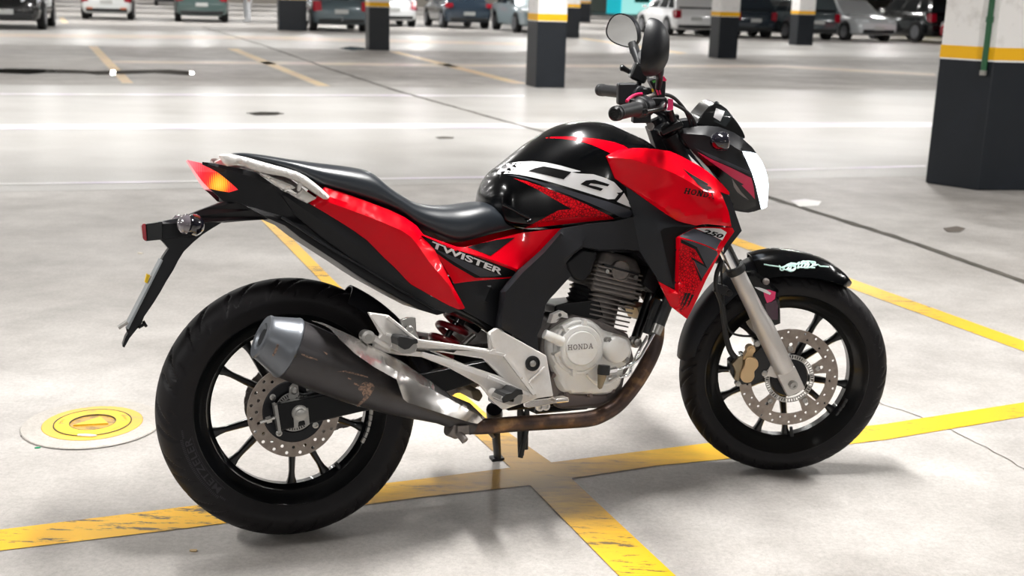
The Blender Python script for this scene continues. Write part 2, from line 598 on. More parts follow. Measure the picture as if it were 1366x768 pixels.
def lay(name, co, fs, p0, p1, up, target, material, parent, off=0.001, side=-1, relief=0.0):
    """lay flat unit lettering along p0->p1 (3-D) with an up vector on the target's surface"""
    p0, p1, up = Vector(p0), Vector(p1), Vector(up)
    trees = [bvh_of(t) for t in (target if isinstance(target, (list, tuple)) else [target])]
    me = bpy.data.meshes.new(name)
    vs = []
    for c in co:
        q = p0 + (p1 - p0) * float(c[0]) + up * float(c[1])
        y = cast(q.x, q.z, trees, side, q.y)
        vs.append((q.x, y + side * (off + (relief if len(c) > 2 and c[2] > 0 else 0)), q.z))
    me.from_pydata(vs, [], fs)
    bm = bmesh.new(); bm.from_mesh(me)
    for f in bm.faces:
        if f.normal.y * side < 0: f.normal_flip()
    bm.to_mesh(me); bm.free()
    o = finish(name, me, material, parent, 0)
    o['one_side'] = 1
    return o

def lay_strokes(name, s, p0, p1, up, target, material, parent, off=0.001, t=0.2):
    co, fs = [], []
    for q in strokes(s, t):
        fs.append(tuple(range(len(co), len(co) + 4))); co += q
    return lay(name, np.array(co), fs, p0, p1, up, target, material, parent, off)

def body(name, top, bot, width, material, parent, n=48, m=28, e_top=2.4, e_bot=4.0, mid=0.4, sharp=50, cap=0.02):
    """lofted body symmetric about the bike's centre plane: top and bottom profiles (x, z), half width by x"""
    tx = np.array([p[0] for p in top]); tz = np.array([p[2] for p in top]); o = np.argsort(tx); tx, tz = tx[o], tz[o]
    bx = np.array([p[0] for p in bot]); bz = np.array([p[2] for p in bot]); o = np.argsort(bx); bx, bz = bx[o], bz[o]
    wx = [w[0] for w in width]; wy = [w[1] for w in width]
    x0, x1 = max(tx[0], min(bx[0], tx[0])), min(tx[-1], max(bx[-1], tx[-1]))
    s = np.linspace(0, 1, n); s = 0.5 - 0.5 * np.cos(math.pi * s) * (0.55 + 0.45 * np.abs(np.cos(math.pi * s)))
    xs = x0 + (x1 - x0) * s
    vs, fs = [], []
    def soft(a):
        for _ in range(3):
            a[1:-1] = (a[:-2] + 2 * a[1:-1] + a[2:]) / 4
        return a
    ZT, ZB, WW = soft(np.interp(xs, tx, tz)), soft(np.interp(xs, bx, bz)), soft(np.interp(xs, wx, wy))
    for x, zt, zb, w in zip(xs, ZT, ZB, WW):
        k = min(1.0, max(0.0, min(x - x0, x1 - x) / cap)); k = math.sqrt(max(1 - (1 - k) ** 2, 0)) * 0.9 + 0.1
        zt = max(zt, zb + 0.004)
        zc = zb + mid * (zt - zb)
        for j in range(m):
            a = 2 * math.pi * j / m
            c, sn = math.cos(a), math.sin(a)
            e = e_top if sn > 0 else e_bot
            yy = w * math.copysign(abs(c) ** (2 / e), c) * k
            h = (zt - zc) if sn > 0 else (zc - zb)
            vs.append((x, yy, zc + math.copysign(abs(sn) ** (2 / e), sn) * h * (0.4 + 0.6 * k)))
    for i in range(n - 1):
        for j in range(m):
            j2 = (j + 1) % m
            fs.append((i * m + j, i * m + j2, (i + 1) * m + j2, (i + 1) * m + j))
    fs.append(tuple(range(m))); fs.append(tuple(range((n - 1) * m, n * m)))
    b = MB(); b.add(vs, fs)
    return b.build(name, material, parent, sharp)

# ------------------------------------------------------------------ the place: floor, paint, pillars, ceiling, far wall
def floor_material(name, light, dark, rough, stain=0.5, rough_var=0.1, spec=0.5):
    m = bpy.data.materials.new(name); m.use_nodes = True
    nt = m.node_tree; L = nt.links; N = nt.nodes
    b = N['Principled BSDF']
    b.inputs['Specular IOR Level'].default_value = spec
    tc = N.new('ShaderNodeTexCoord')
    def noise(scale, detail, rg=0.6, stretch=None):
        n = N.new('ShaderNodeTexNoise')
        n.inputs['Scale'].default_value = scale; n.inputs['Detail'].default_value = detail; n.inputs['Roughness'].default_value = rg
        if stretch:
            mp = N.new('ShaderNodeMapping'); mp.inputs['Scale'].default_value = stretch; mp.inputs['Rotation'].default_value = (0, 0, -BYAW)
            L.new(tc.outputs['Object'], mp.inputs['Vector']); L.new(mp.outputs['Vector'], n.inputs['Vector'])
        else:
            L.new(tc.outputs['Object'], n.inputs['Vector'])
        return n
    def ramp(src, p0, p1, c0, c1):
        r = N.new('ShaderNodeValToRGB'); e = r.color_ramp.elements
        e[0].position, e[1].position = p0, p1
        e[0].color, e[1].color = c0, c1
        L.new(src, r.inputs['Fac']); return r
    def mul(a, bb, f=1.0):
        x = N.new('ShaderNodeMix'); x.data_type = 'RGBA'; x.blend_type = 'MULTIPLY'; x.inputs['Factor'].default_value = f
        L.new(a, x.inputs['A']); L.new(bb, x.inputs['B']); return x.outputs['Result']
    big = noise(0.55, 5, 0.6, (0.6, 1.4, 1))
    base = ramp(big.outputs['Fac'], 0.35, 0.66, lin(dark) + (1,), lin(light) + (1,))
    mid = noise(2.0, 10, 0.72)
    r2 = ramp(mid.outputs['Fac'], 0.3, 0.62, (1 - stain, 1 - stain * 1.03, 1 - stain * 1.05, 1), (1, 1, 1, 1))
    fine = noise(75, 8, 0.8)
    r3 = ramp(fine.outputs['Fac'], 0.28, 0.6, (0.71, 0.705, 0.70, 1), (1, 1, 1, 1))
    sp = noise(230, 2, 0.5)
    r4 = ramp(sp.outputs['Fac'], 0.26, 0.36, (0.45, 0.43, 0.42, 1), (1, 1, 1, 1))
    col = mul(mul(mul(base.outputs['Color'], r2.outputs['Color']), r3.outputs['Color']), r4.outputs['Color'], 0.6)
    L.new(col, b.inputs['Base Color'])
    rr = N.new('ShaderNodeMapRange'); rr.inputs['To Min'].default_value = rough - rough_var; rr.inputs['To Max'].default_value = rough + rough_var
    rr.inputs['From Min'].default_value = 0.3; rr.inputs['From Max'].default_value = 0.7
    L.new(mid.outputs['Fac'], rr.inputs['Value']); L.new(rr.outputs['Result'], b.inputs['Roughness'])
    bp = N.new('ShaderNodeBump'); bp.inputs['Strength'].default_value = 0.15; bp.inputs['Distance'].default_value = 0.0015
    L.new(fine.outputs['Fac'], bp.inputs['Height']); L.new(bp.outputs['Normal'], b.inputs['Normal'])
    return m

def paint_material(name, paint, ground, wear, grime=None, rough=0.45):
    """line paint, worn through to concrete; grime = (x, y, radius) of the tyre-dirtied crossing"""
    m = bpy.data.materials.new(name); m.use_nodes = True
    nt = m.node_tree; L = nt.links; N = nt.nodes
    b = N['Principled BSDF']; b.inputs['Roughness'].default_value = rough
    tc = N.new('ShaderNodeTexCoord')
    n = N.new('ShaderNodeTexNoise'); n.inputs['Scale'].default_value = 14; n.inputs['Detail'].default_value = 9; n.inputs['Roughness'].default_value = 0.78
    mp = N.new('ShaderNodeMapping'); mp.inputs['Rotation'].default_value = (0, 0, -R(20)); mp.inputs['Scale'].default_value = (0.45, 2.2, 1)
    L.new(tc.outputs['Object'], mp.inputs['Vector']); L.new(mp.outputs['Vector'], n.inputs['Vector'])
    g = N.new('ShaderNodeTexNoise'); g.inputs['Scale'].default_value = 1.7; g.inputs['Detail'].default_value = 2
    L.new(tc.outputs['Object'], g.inputs['Vector'])
    ad = N.new('ShaderNodeMath'); ad.operation = 'MULTIPLY_ADD'; ad.inputs[1].default_value = 0.45; L.new(g.outputs['Fac'], ad.inputs[0]); L.new(n.outputs['Fac'], ad.inputs[2])
    r = N.new('ShaderNodeValToRGB'); r.color_ramp.elements[0].position = wear; r.color_ramp.elements[1].position = wear + 0.045
    r.color_ramp.elements[0].color = (1, 1, 1, 1); r.color_ramp.elements[1].color = (0, 0, 0, 1)
    iv = N.new('ShaderNodeMath'); iv.operation = 'SUBTRACT'; iv.inputs[0].default_value = 1.2
    L.new(ad.outputs[0], iv.inputs[1]); L.new(iv.outputs[0], r.inputs['Fac'])
    pv = N.new('ShaderNodeValToRGB'); pv.color_ramp.elements[0].position = 0.35; pv.color_ramp.elements[1].position = 0.65
    c = lin(paint)
    pv.color_ramp.elements[0].color = (c[0] * 0.9, c[1] * 0.84, c[2], 1); pv.color_ramp.elements[1].color = c + (1,)
    L.new(g.outputs['Fac'], pv.inputs['Fac'])
    mx = N.new('ShaderNodeMix'); mx.data_type = 'RGBA'
    L.new(r.outputs['Color'], mx.inputs['Factor'])
    mx.inputs['A'].default_value = lin(ground) + (1,); L.new(pv.outputs['Color'], mx.inputs['B'])
    out = mx.outputs['Result']
    if grime:
        vm = N.new('ShaderNodeVectorMath'); vm.operation = 'DISTANCE'; vm.inputs[1].default_value = (grime[0], grime[1], 0)
        L.new(tc.outputs['Object'], vm.inputs[0])
        k = N.new('ShaderNodeMath'); k.operation = 'MULTIPLY_ADD'; k.inputs[1].default_value = 0.55; k.inputs[2].default_value = -0.22
        L.new(n.outputs['Fac'], k.inputs[0])
        s = N.new('ShaderNodeMath'); s.operation = 'ADD'; L.new(vm.outputs['Value'], s.inputs[0]); L.new(k.outputs[0], s.inputs[1])
        gr = N.new('ShaderNodeMapRange'); gr.inputs['From Min'].default_value = grime[2] * 0.35; gr.inputs['From Max'].default_value = grime[2]
        gr.inputs['To Min'].default_value = 0.9; gr.inputs['To Max'].default_value = 0.0
        L.new(s.outputs[0], gr.inputs['Value'])
        m2 = N.new('ShaderNodeMix'); m2.data_type = 'RGBA'; L.new(gr.outputs['Result'], m2.inputs['Factor'])
        L.new(out, m2.inputs['A']); m2.inputs['B'].default_value = lin((132, 104, 60)) + (1,)
        out = m2.outputs['Result']
    L.new(out, b.inputs['Base Color'])
    return m

M['concrete'] = floor_material('bay_concrete', (218, 214, 210), (190, 185, 180), 0.55, 0.40, 0.08, 0.35)
M['lane'] = floor_material('polished_lane_concrete', (218, 216, 213), (198, 195, 191), 0.37, 0.14, 0.06, 0.36)
M['yellow_paint'] = paint_material('yellow_line_paint', (252, 196, 4), (96, 80, 54), 0.548, (0.03, 3.10, 0.62))
M['faded_yellow'] = paint_material('faded_yellow_paint', (244, 220, 172), (200, 190, 176), 0.62)
M['faded_line_and_sheen'] = paint_material('faded_line_and_sheen_paint', (224, 212, 192), (200, 192, 182), 0.6)
M['white_paint'] = paint_material('white_line_paint', (242, 240, 237), (206, 202, 196), 0.66, rough=0.3)
M['joint'] = mat('joint_sealant', (78, 74, 66), 0.8, vary=(6, (110, 104, 96), 0.4, 0.7))
M['crack'] = mat('crack_dirt', (112, 104, 96), 0.9)
M['puddle'] = mat('puddle_water', (54, 52, 46), 0.03, spec=0.6)
M['pillar_dark'] = mat('pillar_dark_paint', (12, 20, 29), 0.42, vary=(3, (24, 30, 40), 0.5, 0.85))
M['pillar_white'] = mat('pillar_white_paint', (247, 245, 243), 0.55, vary=(5, (204, 200, 196), 0.55, 0.85))
M['pillar_yellow'] = mat('pillar_yellow_paint', (252, 190, 6), 0.45)
M['ceiling'] = mat('ceiling_concrete', (112, 110, 107), 0.8)
M['wall'] = mat('far_wall_plaster', (214, 208, 198), 0.8)
M['pipe_green'] = mat('green_conduit_paint', (36, 92, 58), 0.4)

def flat(name, pts, z, material, parent):
    b = MB()
    tri = tessellate_polygon([[Vector((p[0], p[1], 0)) for p in pts]])
    b.add([(p[0], p[1], z) for p in pts], [tuple(t) for t in tri])
    o = b.build(name, material, parent, 0, recalc=False)
    me = o.data
    if me.polygons and me.polygons[0].normal.z < 0:
        me.flip_normals()
    for p in me.polygons:
        if p.normal.z < 0:
            p.flip()
    return o

def uv(u, v):
    q = BX * u + BY * v
    return (q.x, q.y)

fb = MB(); fb.add([(-90, -14, 0), (90, -14, 0), (90, 135, 0), (-90, 135, 0)], [(0, 1, 2, 3)])
floor = fb.build('floor', 'concrete', None, 0)
tag(floor, kind='structure')
for va, vb in ((7.9, 16.2), (26.5, 35.5)):
    flat('driving_lane', [uv(-60, va), uv(60, va), uv(60, vb), uv(-60, vb)], 0.001, 'lane', floor)

def band(pts_top, pts_bot, z, material, name='painted_line'):
    return flat(name, list(pts_top) + list(reversed(pts_bot)), z, material, floor)
# the yellow bay lines that cross under the motorcycle, and the one beyond its front wheel
band([(-1.939,2.335),(-1.230,2.611),(-0.818,2.772),(-0.238,2.988),(0.133,3.136),(0.605,3.320),(1.204,3.530),(1.755,3.782),(2.025,3.898),(3.769,4.647)],
     [(-1.873,2.246),(-1.184,2.503),(-0.784,2.649),(-0.228,2.869),(0.061,2.967),(0.188,3.027),(0.425,3.130),(0.655,3.203),(1.162,3.390),(1.696,3.639),(1.957,3.754),(3.621,4.449)], 0.002, 'yellow_paint')
band([(-1.531,6.796),(-0.871,5.188),(-0.106,3.347),(0.071,2.953),(0.266,2.470),(0.394,2.152),(0.560,1.737)],
     [(-1.458,6.808),(-0.778,5.114),(-0.003,3.368),(0.126,3.135),(0.182,3.018),(0.398,2.478),(0.535,2.159),(0.703,1.743)], 0.0024, 'yellow_paint')
band([(1.128,6.804),(1.268,6.474),(1.651,5.554),(2.073,4.542),(2.258,4.101),(2.794,2.824)],
     [(1.090,6.554),(1.229,6.256),(1.596,5.353),(2.011,4.393),(2.183,3.952),(2.693,2.709)], 0.002, 'yellow_paint')
# white lines along the polished lane
band([(-5.725,10.520),(-4.769,10.806),(-0.380,12.076),(4.749,13.551),(6.536,14.068)], [(-5.535,10.162),(-4.602,10.418),(-0.364,11.610),(4.569,13.019),(6.286,13.515)], 0.003, 'white_paint')
band([(-3.822,7.487),(-3.383,7.596),(-0.259,8.484),(3.449,9.814)], [(-3.787,7.417),(-3.353,7.527),(-0.256,8.398),(3.411,9.701)], 0.003, 'white_paint')
band([(-6.078,13.836),(-3.088,14.712),(0.095,15.695)], [(-5.994,13.644),(-3.045,14.506),(0.095,15.461)], 0.003, 'white_paint')
# faded bay lines across the lane, and one band of painted sheen
band([(-8.902,24.616),(-5.276,15.756)], [(-8.751,24.716),(-5.143,15.808)], 0.0028, 'faded_yellow')
band([(-6.200,25.308),(-2.738,16.190)], [(-6.006,25.431),(-2.573,16.252)], 0.0028, 'faded_yellow')
band([(-2.848,25.996),(-0.065,17.636)], [(-2.632,26.126),(0.170,17.727)], 0.0028, 'faded_yellow')
band([(1.829,37.710),(3.889,28.915)], [(2.101,37.924),(4.183,29.458)], 0.0028, 'faded_yellow')
band([(-16.947,43.983),(-14.470,37.833)], [(-16.824,44.168),(-14.323,38.009)], 0.0028, 'faded_yellow')
band([(-6.947,20.308),(-3.957,21.499),(-0.725,22.281),(5.570,25.252),(8.304,23.672)], [(-6.715,19.622),(-3.801,20.651),(-0.694,21.372),(5.320,24.095),(7.952,22.651)], 0.0028, 'faded_line_and_sheen')
band([(-13.706,28.969),(-6.980,32.448),(0.157,33.003)], [(-12.833,27.108),(-6.485,30.137),(0.150,31.065)], 0.0028, 'faded_line_and_sheen')  # bright floor reflection laid down as a pale painted band

def strip(name, pts, w, z, material):
    b = MB(); L, Rr = [], []
    P = [Vector((p[0], p[1])) for p in pts]
    for i, p in enumerate(P):
        t = (P[min(i + 1, len(P) - 1)] - P[max(i - 1, 0)]).normalized(); nn = Vector((-t.y, t.x)) * w / 2
        j = random.uniform(0.8, 1.25)
        L.append((p.x + nn.x * j, p.y + nn.y * j, z)); Rr.append((p.x - nn.x * j, p.y - nn.y * j, z))
    n = len(P)
    b.add(L + Rr, [(i, i + 1, n + i + 1, n + i) for i in range(n - 1)])
    o = b.build(name, material, floor, 0)
    for p in o.data.polygons:
        if p.normal.z < 0: p.flip()
    return o
def dense(pts, k=14):
    out = []
    for a, b in zip(pts, pts[1:]):
        for i in range(k):
            t = i / k
            out.append((a[0] + (b[0] - a[0]) * t + random.uniform(-.006, .006), a[1] + (b[1] - a[1]) * t + random.uniform(-.006, .006)))
    return out + [pts[-1]]
strip('expansion_joint', dense([(-10.103,38.101),(-5.899,27.399),(-3.145,19.801),(-1.606,15.766),(-0.695,13.661),(0.156,11.704),(1.107,9.450),(1.752,7.876),(2.220,6.609),(2.514,5.597),(2.669,5.055),(3.189,3.276)]), 0.055, 0.0032, 'joint')
strip('floor_crack', dense([(1.244,3.746),(1.397,3.532),(1.494,3.242),(1.557,3.037),(1.729,2.673)], 8), 0.004, 0.0016, 'crack')
def blob(pts_px, z=0.0034, material='puddle', name='puddle'):
    return flat(name, pts_px, z, material, floor)
blob([(-8.151,17.129),(-7.666,17.776),(-7.357,17.847),(-7.123,17.883),(-6.567,17.850),(-6.396,17.750),(-6.262,17.882),(-6.026,18.096),(-5.467,18.535),(-5.134,18.392),(-4.902,17.962),(-4.867,17.504),(-5.058,17.554),(-5.463,17.750),(-5.769,17.313),(-6.063,17.056),(-6.333,17.266),(-6.841,17.110),(-6.964,16.828),(-7.388,16.870),(-7.858,16.504)])
blob([(-2.864,12.413),(-2.741,12.578),(-2.550,12.585),(-2.459,12.450),(-2.534,12.271),(-2.725,12.216)])
blob([(-0.750,10.768),(-0.672,10.845),(-0.573,10.811),(-0.580,10.694),(-0.701,10.654)], material='joint', name='drain_stain')
blob([(-4.053,26.821),(-3.936,27.908),(-3.569,27.515),(-3.381,26.583),(-3.643,26.065)], material='puddle')
blob([(1.858,7.805),(1.978,7.885),(2.072,7.811),(2.006,7.628),(1.866,7.577)], material='white_paint', name='plaster_patch')
blob([(2.591,6.952),(2.704,7.039),(2.735,6.973),(2.652,6.846),(2.577,6.836)], material='crack', name='oil_stain')
blob([(0.466,3.412),(0.514,3.461),(0.537,3.424),(0.510,3.358),(0.473,3.355)], material='crack', name='oil_stain') if False else None

cb = MB(); cb.add([(-90, -14, 3.3), (90, -14, 3.3), (90, 135, 3.3), (-90, 135, 3.3)], [(3, 2, 1, 0)])
tag(cb.build('ceiling', 'ceiling', None, 0), kind='structure')
wb = MB()
p0, p1 = uv(-80, 100), uv(100, 100)
wb.add([(p0[0], p0[1], 0), (p1[0], p1[1], 0), (p1[0], p1[1], 3.3), (p0[0], p0[1], 3.3)], [(0, 1, 2, 3)])
tag(wb.build('wall_back', 'wall', None, 0), kind='structure')

# --- pillars: white shaft, dark painted foot, yellow band
def prism(foot, z0, z1, grow=0.0):
    c = Vector((sum(p[0] for p in foot) / len(foot), sum(p[1] for p in foot) / len(foot)))
    f = [(p[0] + (p[0] - c.x) * grow, p[1] + (p[1] - c.y) * grow) for p in foot]
    n = len(f)
    b = MB()
    b.add([(x, y, z0) for x, y in f] + [(x, y, z1) for x, y in f],
          [tuple(range(n - 1, -1, -1)), tuple(range(n, 2 * n))] + [(i, (i + 1) % n, (i + 1) % n + n, i + n) for i in range(n)])
    return b
def pillar(foot, label, z=(0.94, 1.04)):
    c = Vector((sum(p[0] for p in foot) / len(foot), sum(p[1] for p in foot) / len(foot)))
    lf = [(p[0] - c.x, p[1] - c.y) for p in foot]
    sh = prism(lf, 0, 3.3).build('pillar', 'pillar_white', None, 20, bevel=0.012)
    sh.location = (c.x, c.y, 0)
    tag(sh, label, 'pillar')
    prism(lf, 0, z[0], 0.006).build('painted_foot', 'pillar_dark', sh, 20, bevel=0.012)
    prism(lf, z[0], z[1], 0.007).build('yellow_band', 'pillar_yellow', sh, 20, bevel=0.006)
    return sh
def square(px, w, d):
    c = Vector(px) + BY * d / 2
    return [tuple(c + BX * a * w / 2 + BY * b * d / 2) for a, b in ((-1, -1), (1, -1), (1, 1), (-1, 1))]
pillar(square([(0.469,17.116)][0], 0.44, 0.5), 'square pillar in the middle distance just left of the motorcycle mirrors, dark foot and yellow band')
pillar(square([(-3.108,26.537)][0], 0.46, 0.5), 'square dark-footed pillar with scraped left edge, standing in front of the grey estate car and white hatchback')
pillar(square([(-7.021,37.095)][0], 0.84, 0.6), 'broad dark pillar foot, leftmost pillar, beside the grey estate car')
pillar(square([(1.648,37.891)][0], 0.52, 0.6), 'distant pillar half hidden behind the middle-distance pillar')
pillar(square([(3.287,61.343)][0], 0.66, 0.6), 'farthest dark pillar, just visible right of the half hidden pillar')
pillar(square([(4.786,27.358)][0], 0.48, 0.5), 'pillar with white shaft and yellow band right of the white hatchback')
pillar(square([(8.880,37.207)][0], 0.56, 0.5), 'slim distant pillar in front of the dark estate car, left of the silver sedan')
A, B = Vector([(3.106,8.809)][0]), Vector([(3.390,8.511)][0])
Cc = B + Vector((0.62, 0.10)); D = A + Vector((0.62, 0.10))
big = pillar([tuple(A), tuple(B), tuple(Cc), tuple(D)], 'large near pillar at the right edge with green pipe, white above and dark below', z=(0.935, 1.03))
# green conduit clipped to the big pillar's near face
nrm = Vector((B - A).yx) * Vector((1, -1)); nrm = Vector(((A - B).y, (B - A).x)).normalized()
if nrm.y > 0: nrm = -nrm
q = B + (A - B) * 0.13 + nrm * 0.03
b = MB(); b.tube([(q.x, q.y, 0.86), (q.x, q.y, 3.28)], 0.021, 14)
cp = b.build('conduit_pipe', 'pipe_green', None, 40); tag(cp, 'green painted conduit pipe running down the large right pillar', 'pipe')
b = MB(); b.cyl((q.x, q.y, 0.83), (q.x, q.y, 0.865), 0.027, 14); b.build('pipe_end', 'steel', cp, 30)
b = MB(); b.cyl((q.x, q.y, 1.2), (q.x, q.y, 1.24), 0.027, 14); b.build('pipe_clip', 'pipe_green', cp, 30)

# --- round access cover in the floor, painted yellow
mx, my = [(-1.258,3.328)][0]
M['collar'] = floor_material('collar_concrete', (214, 208, 201), (194, 188, 180), 0.55, 0.2, 0.05)
M['lid_yellow'] = paint_material('lid_yellow_paint', (236, 196, 4), (176, 140, 70), 0.57)
M['lid_pale'] = paint_material('lid_pale_yellow_paint', (228, 186, 60), (180, 150, 100), 0.57)
M['lid_dirty'] = paint_material('lid_dirty_paint', (204, 160, 70), (120, 96, 60), 0.5)
cover = MB().lathe([(0, .198), (.003, .204), (.006, .202), (.006, .146), (0.0, .146)], (0, 0, 0), (0, 0, 1), 64, closed=True).build('floor_access_cover', 'collar', None, 40)
cover.location = (mx, my, 0.0005)
tag(cover, 'round yellow-painted access cover in a pale concrete collar left of the rear wheel', 'cover')
MB().lathe([(0.001, .146), (.0068, .145), (.0068, .113), (.001, .113)], (0, 0, 0), (0, 0, 1), 64, closed=True).build('outer_rim', 'lid_pale', cover, 30)
MB().lathe([(0.0075, .110), (.009, .108), (.009, .066), (0.002, .066), (.002, .110)], (0, 0, 0), (0, 0, 1), 64, closed=True).build('lid', 'lid_yellow', cover, 30)
MB().lathe([(0.001, .0655), (0.0055, .0655)], (0, 0, 0), (0, 0, 1), 48).build('lid_recess', 'lid_dirty', cover, 30)
MB().lathe([(0.0066, .1128), (0.0092, .1126), (0.0092, .1102), (.0066, .110)], (0, 0, 0), (0, 0, 1), 64, closed=True).build('lid_gap', 'joint', cover, 30)
MB().lathe([(.006, .0676), (0.0094, .0674), (0.0094, .0656), (.006, .0656)], (0, 0, 0), (0, 0, 1), 64, closed=True).build('recess_gap', 'joint', cover, 30)
b = MB(); b.add([(-.048, -.032, .0056), (.05, -.008, .0056), (.005, .052, .0056), (-.048, -.032, .010), (.05, -.008, .010), (.005, .052, .0075)],
                [(2, 1, 0), (3, 4, 5), (0, 1, 4, 3), (1, 2, 5, 4), (2, 0, 3, 5)]); b.build('raised_arrow', 'lid_yellow', cover, 20)
for k, a in enumerate((20, 95, 170, 245, 320)):
    co, fs = [], []
    for j in range(7):
        a0 = R(a + j * 3.6); a1 = R(a + j * 3.6 + 2.2)
        o = len(co)
        co += [(math.cos(a0) * .091, math.sin(a0) * .091, .0096), (math.cos(a1) * .091, math.sin(a1) * .091, .0096), (math.cos(a1) * .098, math.sin(a1) * .098, .0096), (math.cos(a0) * .098, math.sin(a0) * .098, .0096)]
        fs.append((o, o + 1, o + 2, o + 3))
    MB().add(co, fs).build('embossed_mark', 'lid_pale', cover, 0)

# --- litter on the floor
def scrap(name, px, size, color, label, z=0.004, turn=0.0, category='litter'):
    m = mat(name + '_' + 'stuff', color, 0.6)
    w, l = size
    b = MB(); k = 7
    vs = [(math.cos(2 * math.pi * i / k) * l / 2 * random.uniform(.75, 1.1), math.sin(2 * math.pi * i / k) * w / 2 * random.uniform(.75, 1.1), 0) for i in range(k)]
    vs += [(v[0], v[1], 0.0022 + random.uniform(0, .001)) for v in vs]
    b.add(vs, [tuple(range(k - 1, -1, -1)), tuple(range(k, 2 * k))] + [(i, (i + 1) % k, (i + 1) % k + k, i + k) for i in range(k)])
    o = b.build(name, m, None, 20); o.location = (px[0], px[1], z); o.rotation_euler = (0, 0, turn)
    return tag(o, label, category)
scrap('paper_scrap', [(-1.237,3.218)][0], (.016, .07), (244, 246, 246), 'white paper scrap on the front rim of the yellow access cover', z=0.0085)
scrap('leaf_scrap', [(-0.737,2.531)][0], (.012, .024), (196, 168, 126), 'pale dry leaf scrap in front of the yellow line, left of the rear tyre', z=0.001)
scrap('green_scrap', [(-1.347,3.131)][0], (.007, .02), (40, 160, 110), 'green plastic scrap at the edge of the access cover collar', z=0.001, turn=.3)
scrap('dark_scrap', [(-1.424,3.219)][0], (.012, .018), (44, 40, 40), 'dark crumb left of the access cover collar', z=0.001)
scrap('grass_scrap', [(-0.143,3.307)][0], (.004, .02), (30, 70, 44), 'dark green sliver below the muffler clamp', z=0.001)
scrap('pebble', [(-1.851,5.662)][0], (.02, .03), (232, 222, 204), 'pale pebble left of the number plate bracket', z=0.001)

# ------------------------------------------------------------------ the motorcycle
# bike frame: x forward, y left, z up, origin under the rear axle; it leans on its side stand
YAW, LEAN, STEER = 0.3481, 0.1812, -0.3444
WB, RR, RF = 1.386, 0.314, 0.293
bike = empty('motorcycle', (-0.5164, 2.6422, 0.0018),
             'red and black street motorcycle leaning on its side stand across the yellow lines', 'motorcycle')
bike.rotation_euler = (-LEAN, 0, YAW)
rake = R(25.6)
S_AX = Vector((-math.sin(rake), 0, math.cos(rake)))
S_P = Vector((WB + 0.099, 0, 0))
S_MAT = Matrix.Translation(S_P) @ Matrix.Rotation(STEER, 4, S_AX) @ Matrix.Translation(-S_P)
def steered(o):
    o.matrix_local = S_MAT
    return o

# --- wheels
def tyre_profile(Ro, rad, lat, n=44):
    """half-open cross-section (y, radius) from one bead over the crown to the other"""
    out = []
    for i in range(n + 1):
        a = -2.05 + 4.1 * i / n
        out.append((lat * math.sin(a) if abs(a) < math.pi / 2 else math.copysign(lat * (1 - 0.32 * (abs(a) - math.pi / 2)), a),
                    Ro - rad + rad * math.cos(a) * (1 if abs(a) < math.pi / 2 else 1.25)))
    return out
def make_tyre(parent, c, Ro, rad, lat, period, flip):
    nt = 760
    prof = tyre_profile(Ro, rad, lat)
    m = len(prof)
    vs = np.zeros((nt, m, 3))
    th = np.arange(nt) * 2 * math.pi / nt
    s = np.cumsum([0] + [math.hypot(prof[i + 1][0] - prof[i][0], prof[i + 1][1] - prof[i][1]) for i in range(m - 1)])
    s = s - s[-1] / 2
    sm = 1.28 * lat                                     # where the tread ends
    P = 2 * math.pi / period
    TH, SS = np.meshgrid(th, s, indexing='ij')
    cut = np.zeros_like(TH)
    for sd, ph in ((1, 0), (-1, P / 2)):
        a = ((TH - ph) * flip + 50 * P) % P
        for (t0, s0, t1, s1, w) in ((0.10, .10, 0.62, .80, .0032), (0.62, .32, 0.95, .92, .0028), (0.30, .80, 0.46, 1.0, .0024)):
            for wrap in (-P, 0, P):
                ax, ay = (t0 * P + wrap) * Ro, s0 * sm; bx, by = (t1 * P + wrap) * Ro, s1 * sm
                px, py = a * Ro, SS * sd
                dx, dy = bx - ax, by - ay
                t = np.clip(((px - ax) * dx + (py - ay) * dy) / (dx * dx + dy * dy), 0, 1)
                d = np.hypot(px - ax - t * dx, py - ay - t * dy)
                cut = np.maximum(cut, np.clip((w + .0018 - d) / .0018, 0, 1))
    for j, (y, r) in enumerate(prof):
        rr = r - cut[:, j] * 0.0052
        if abs(abs(s[j]) - sm * 1.06) < 0.0035: rr = rr + 0.0012      # edge of the tread
        vs[:, j, 0] = c[0] + rr * np.cos(th); vs[:, j, 1] = y; vs[:, j, 2] = c[2] + rr * np.sin(th)
    idx = np.arange(nt * m).reshape(nt, m)
    a, b_ = idx, np.roll(idx, -1, axis=0)
    F = np.stack([a[:, :-1], a[:, 1:], b_[:, 1:], b_[:, :-1]], -1).reshape(-1, 4)
    me = bpy.data.meshes.new('tyre')
    me.from_pydata(vs.reshape(-1, 3).tolist(), [], F.tolist())
    o = finish('tyre', me, 'rubber', parent, 50)
    return o, prof
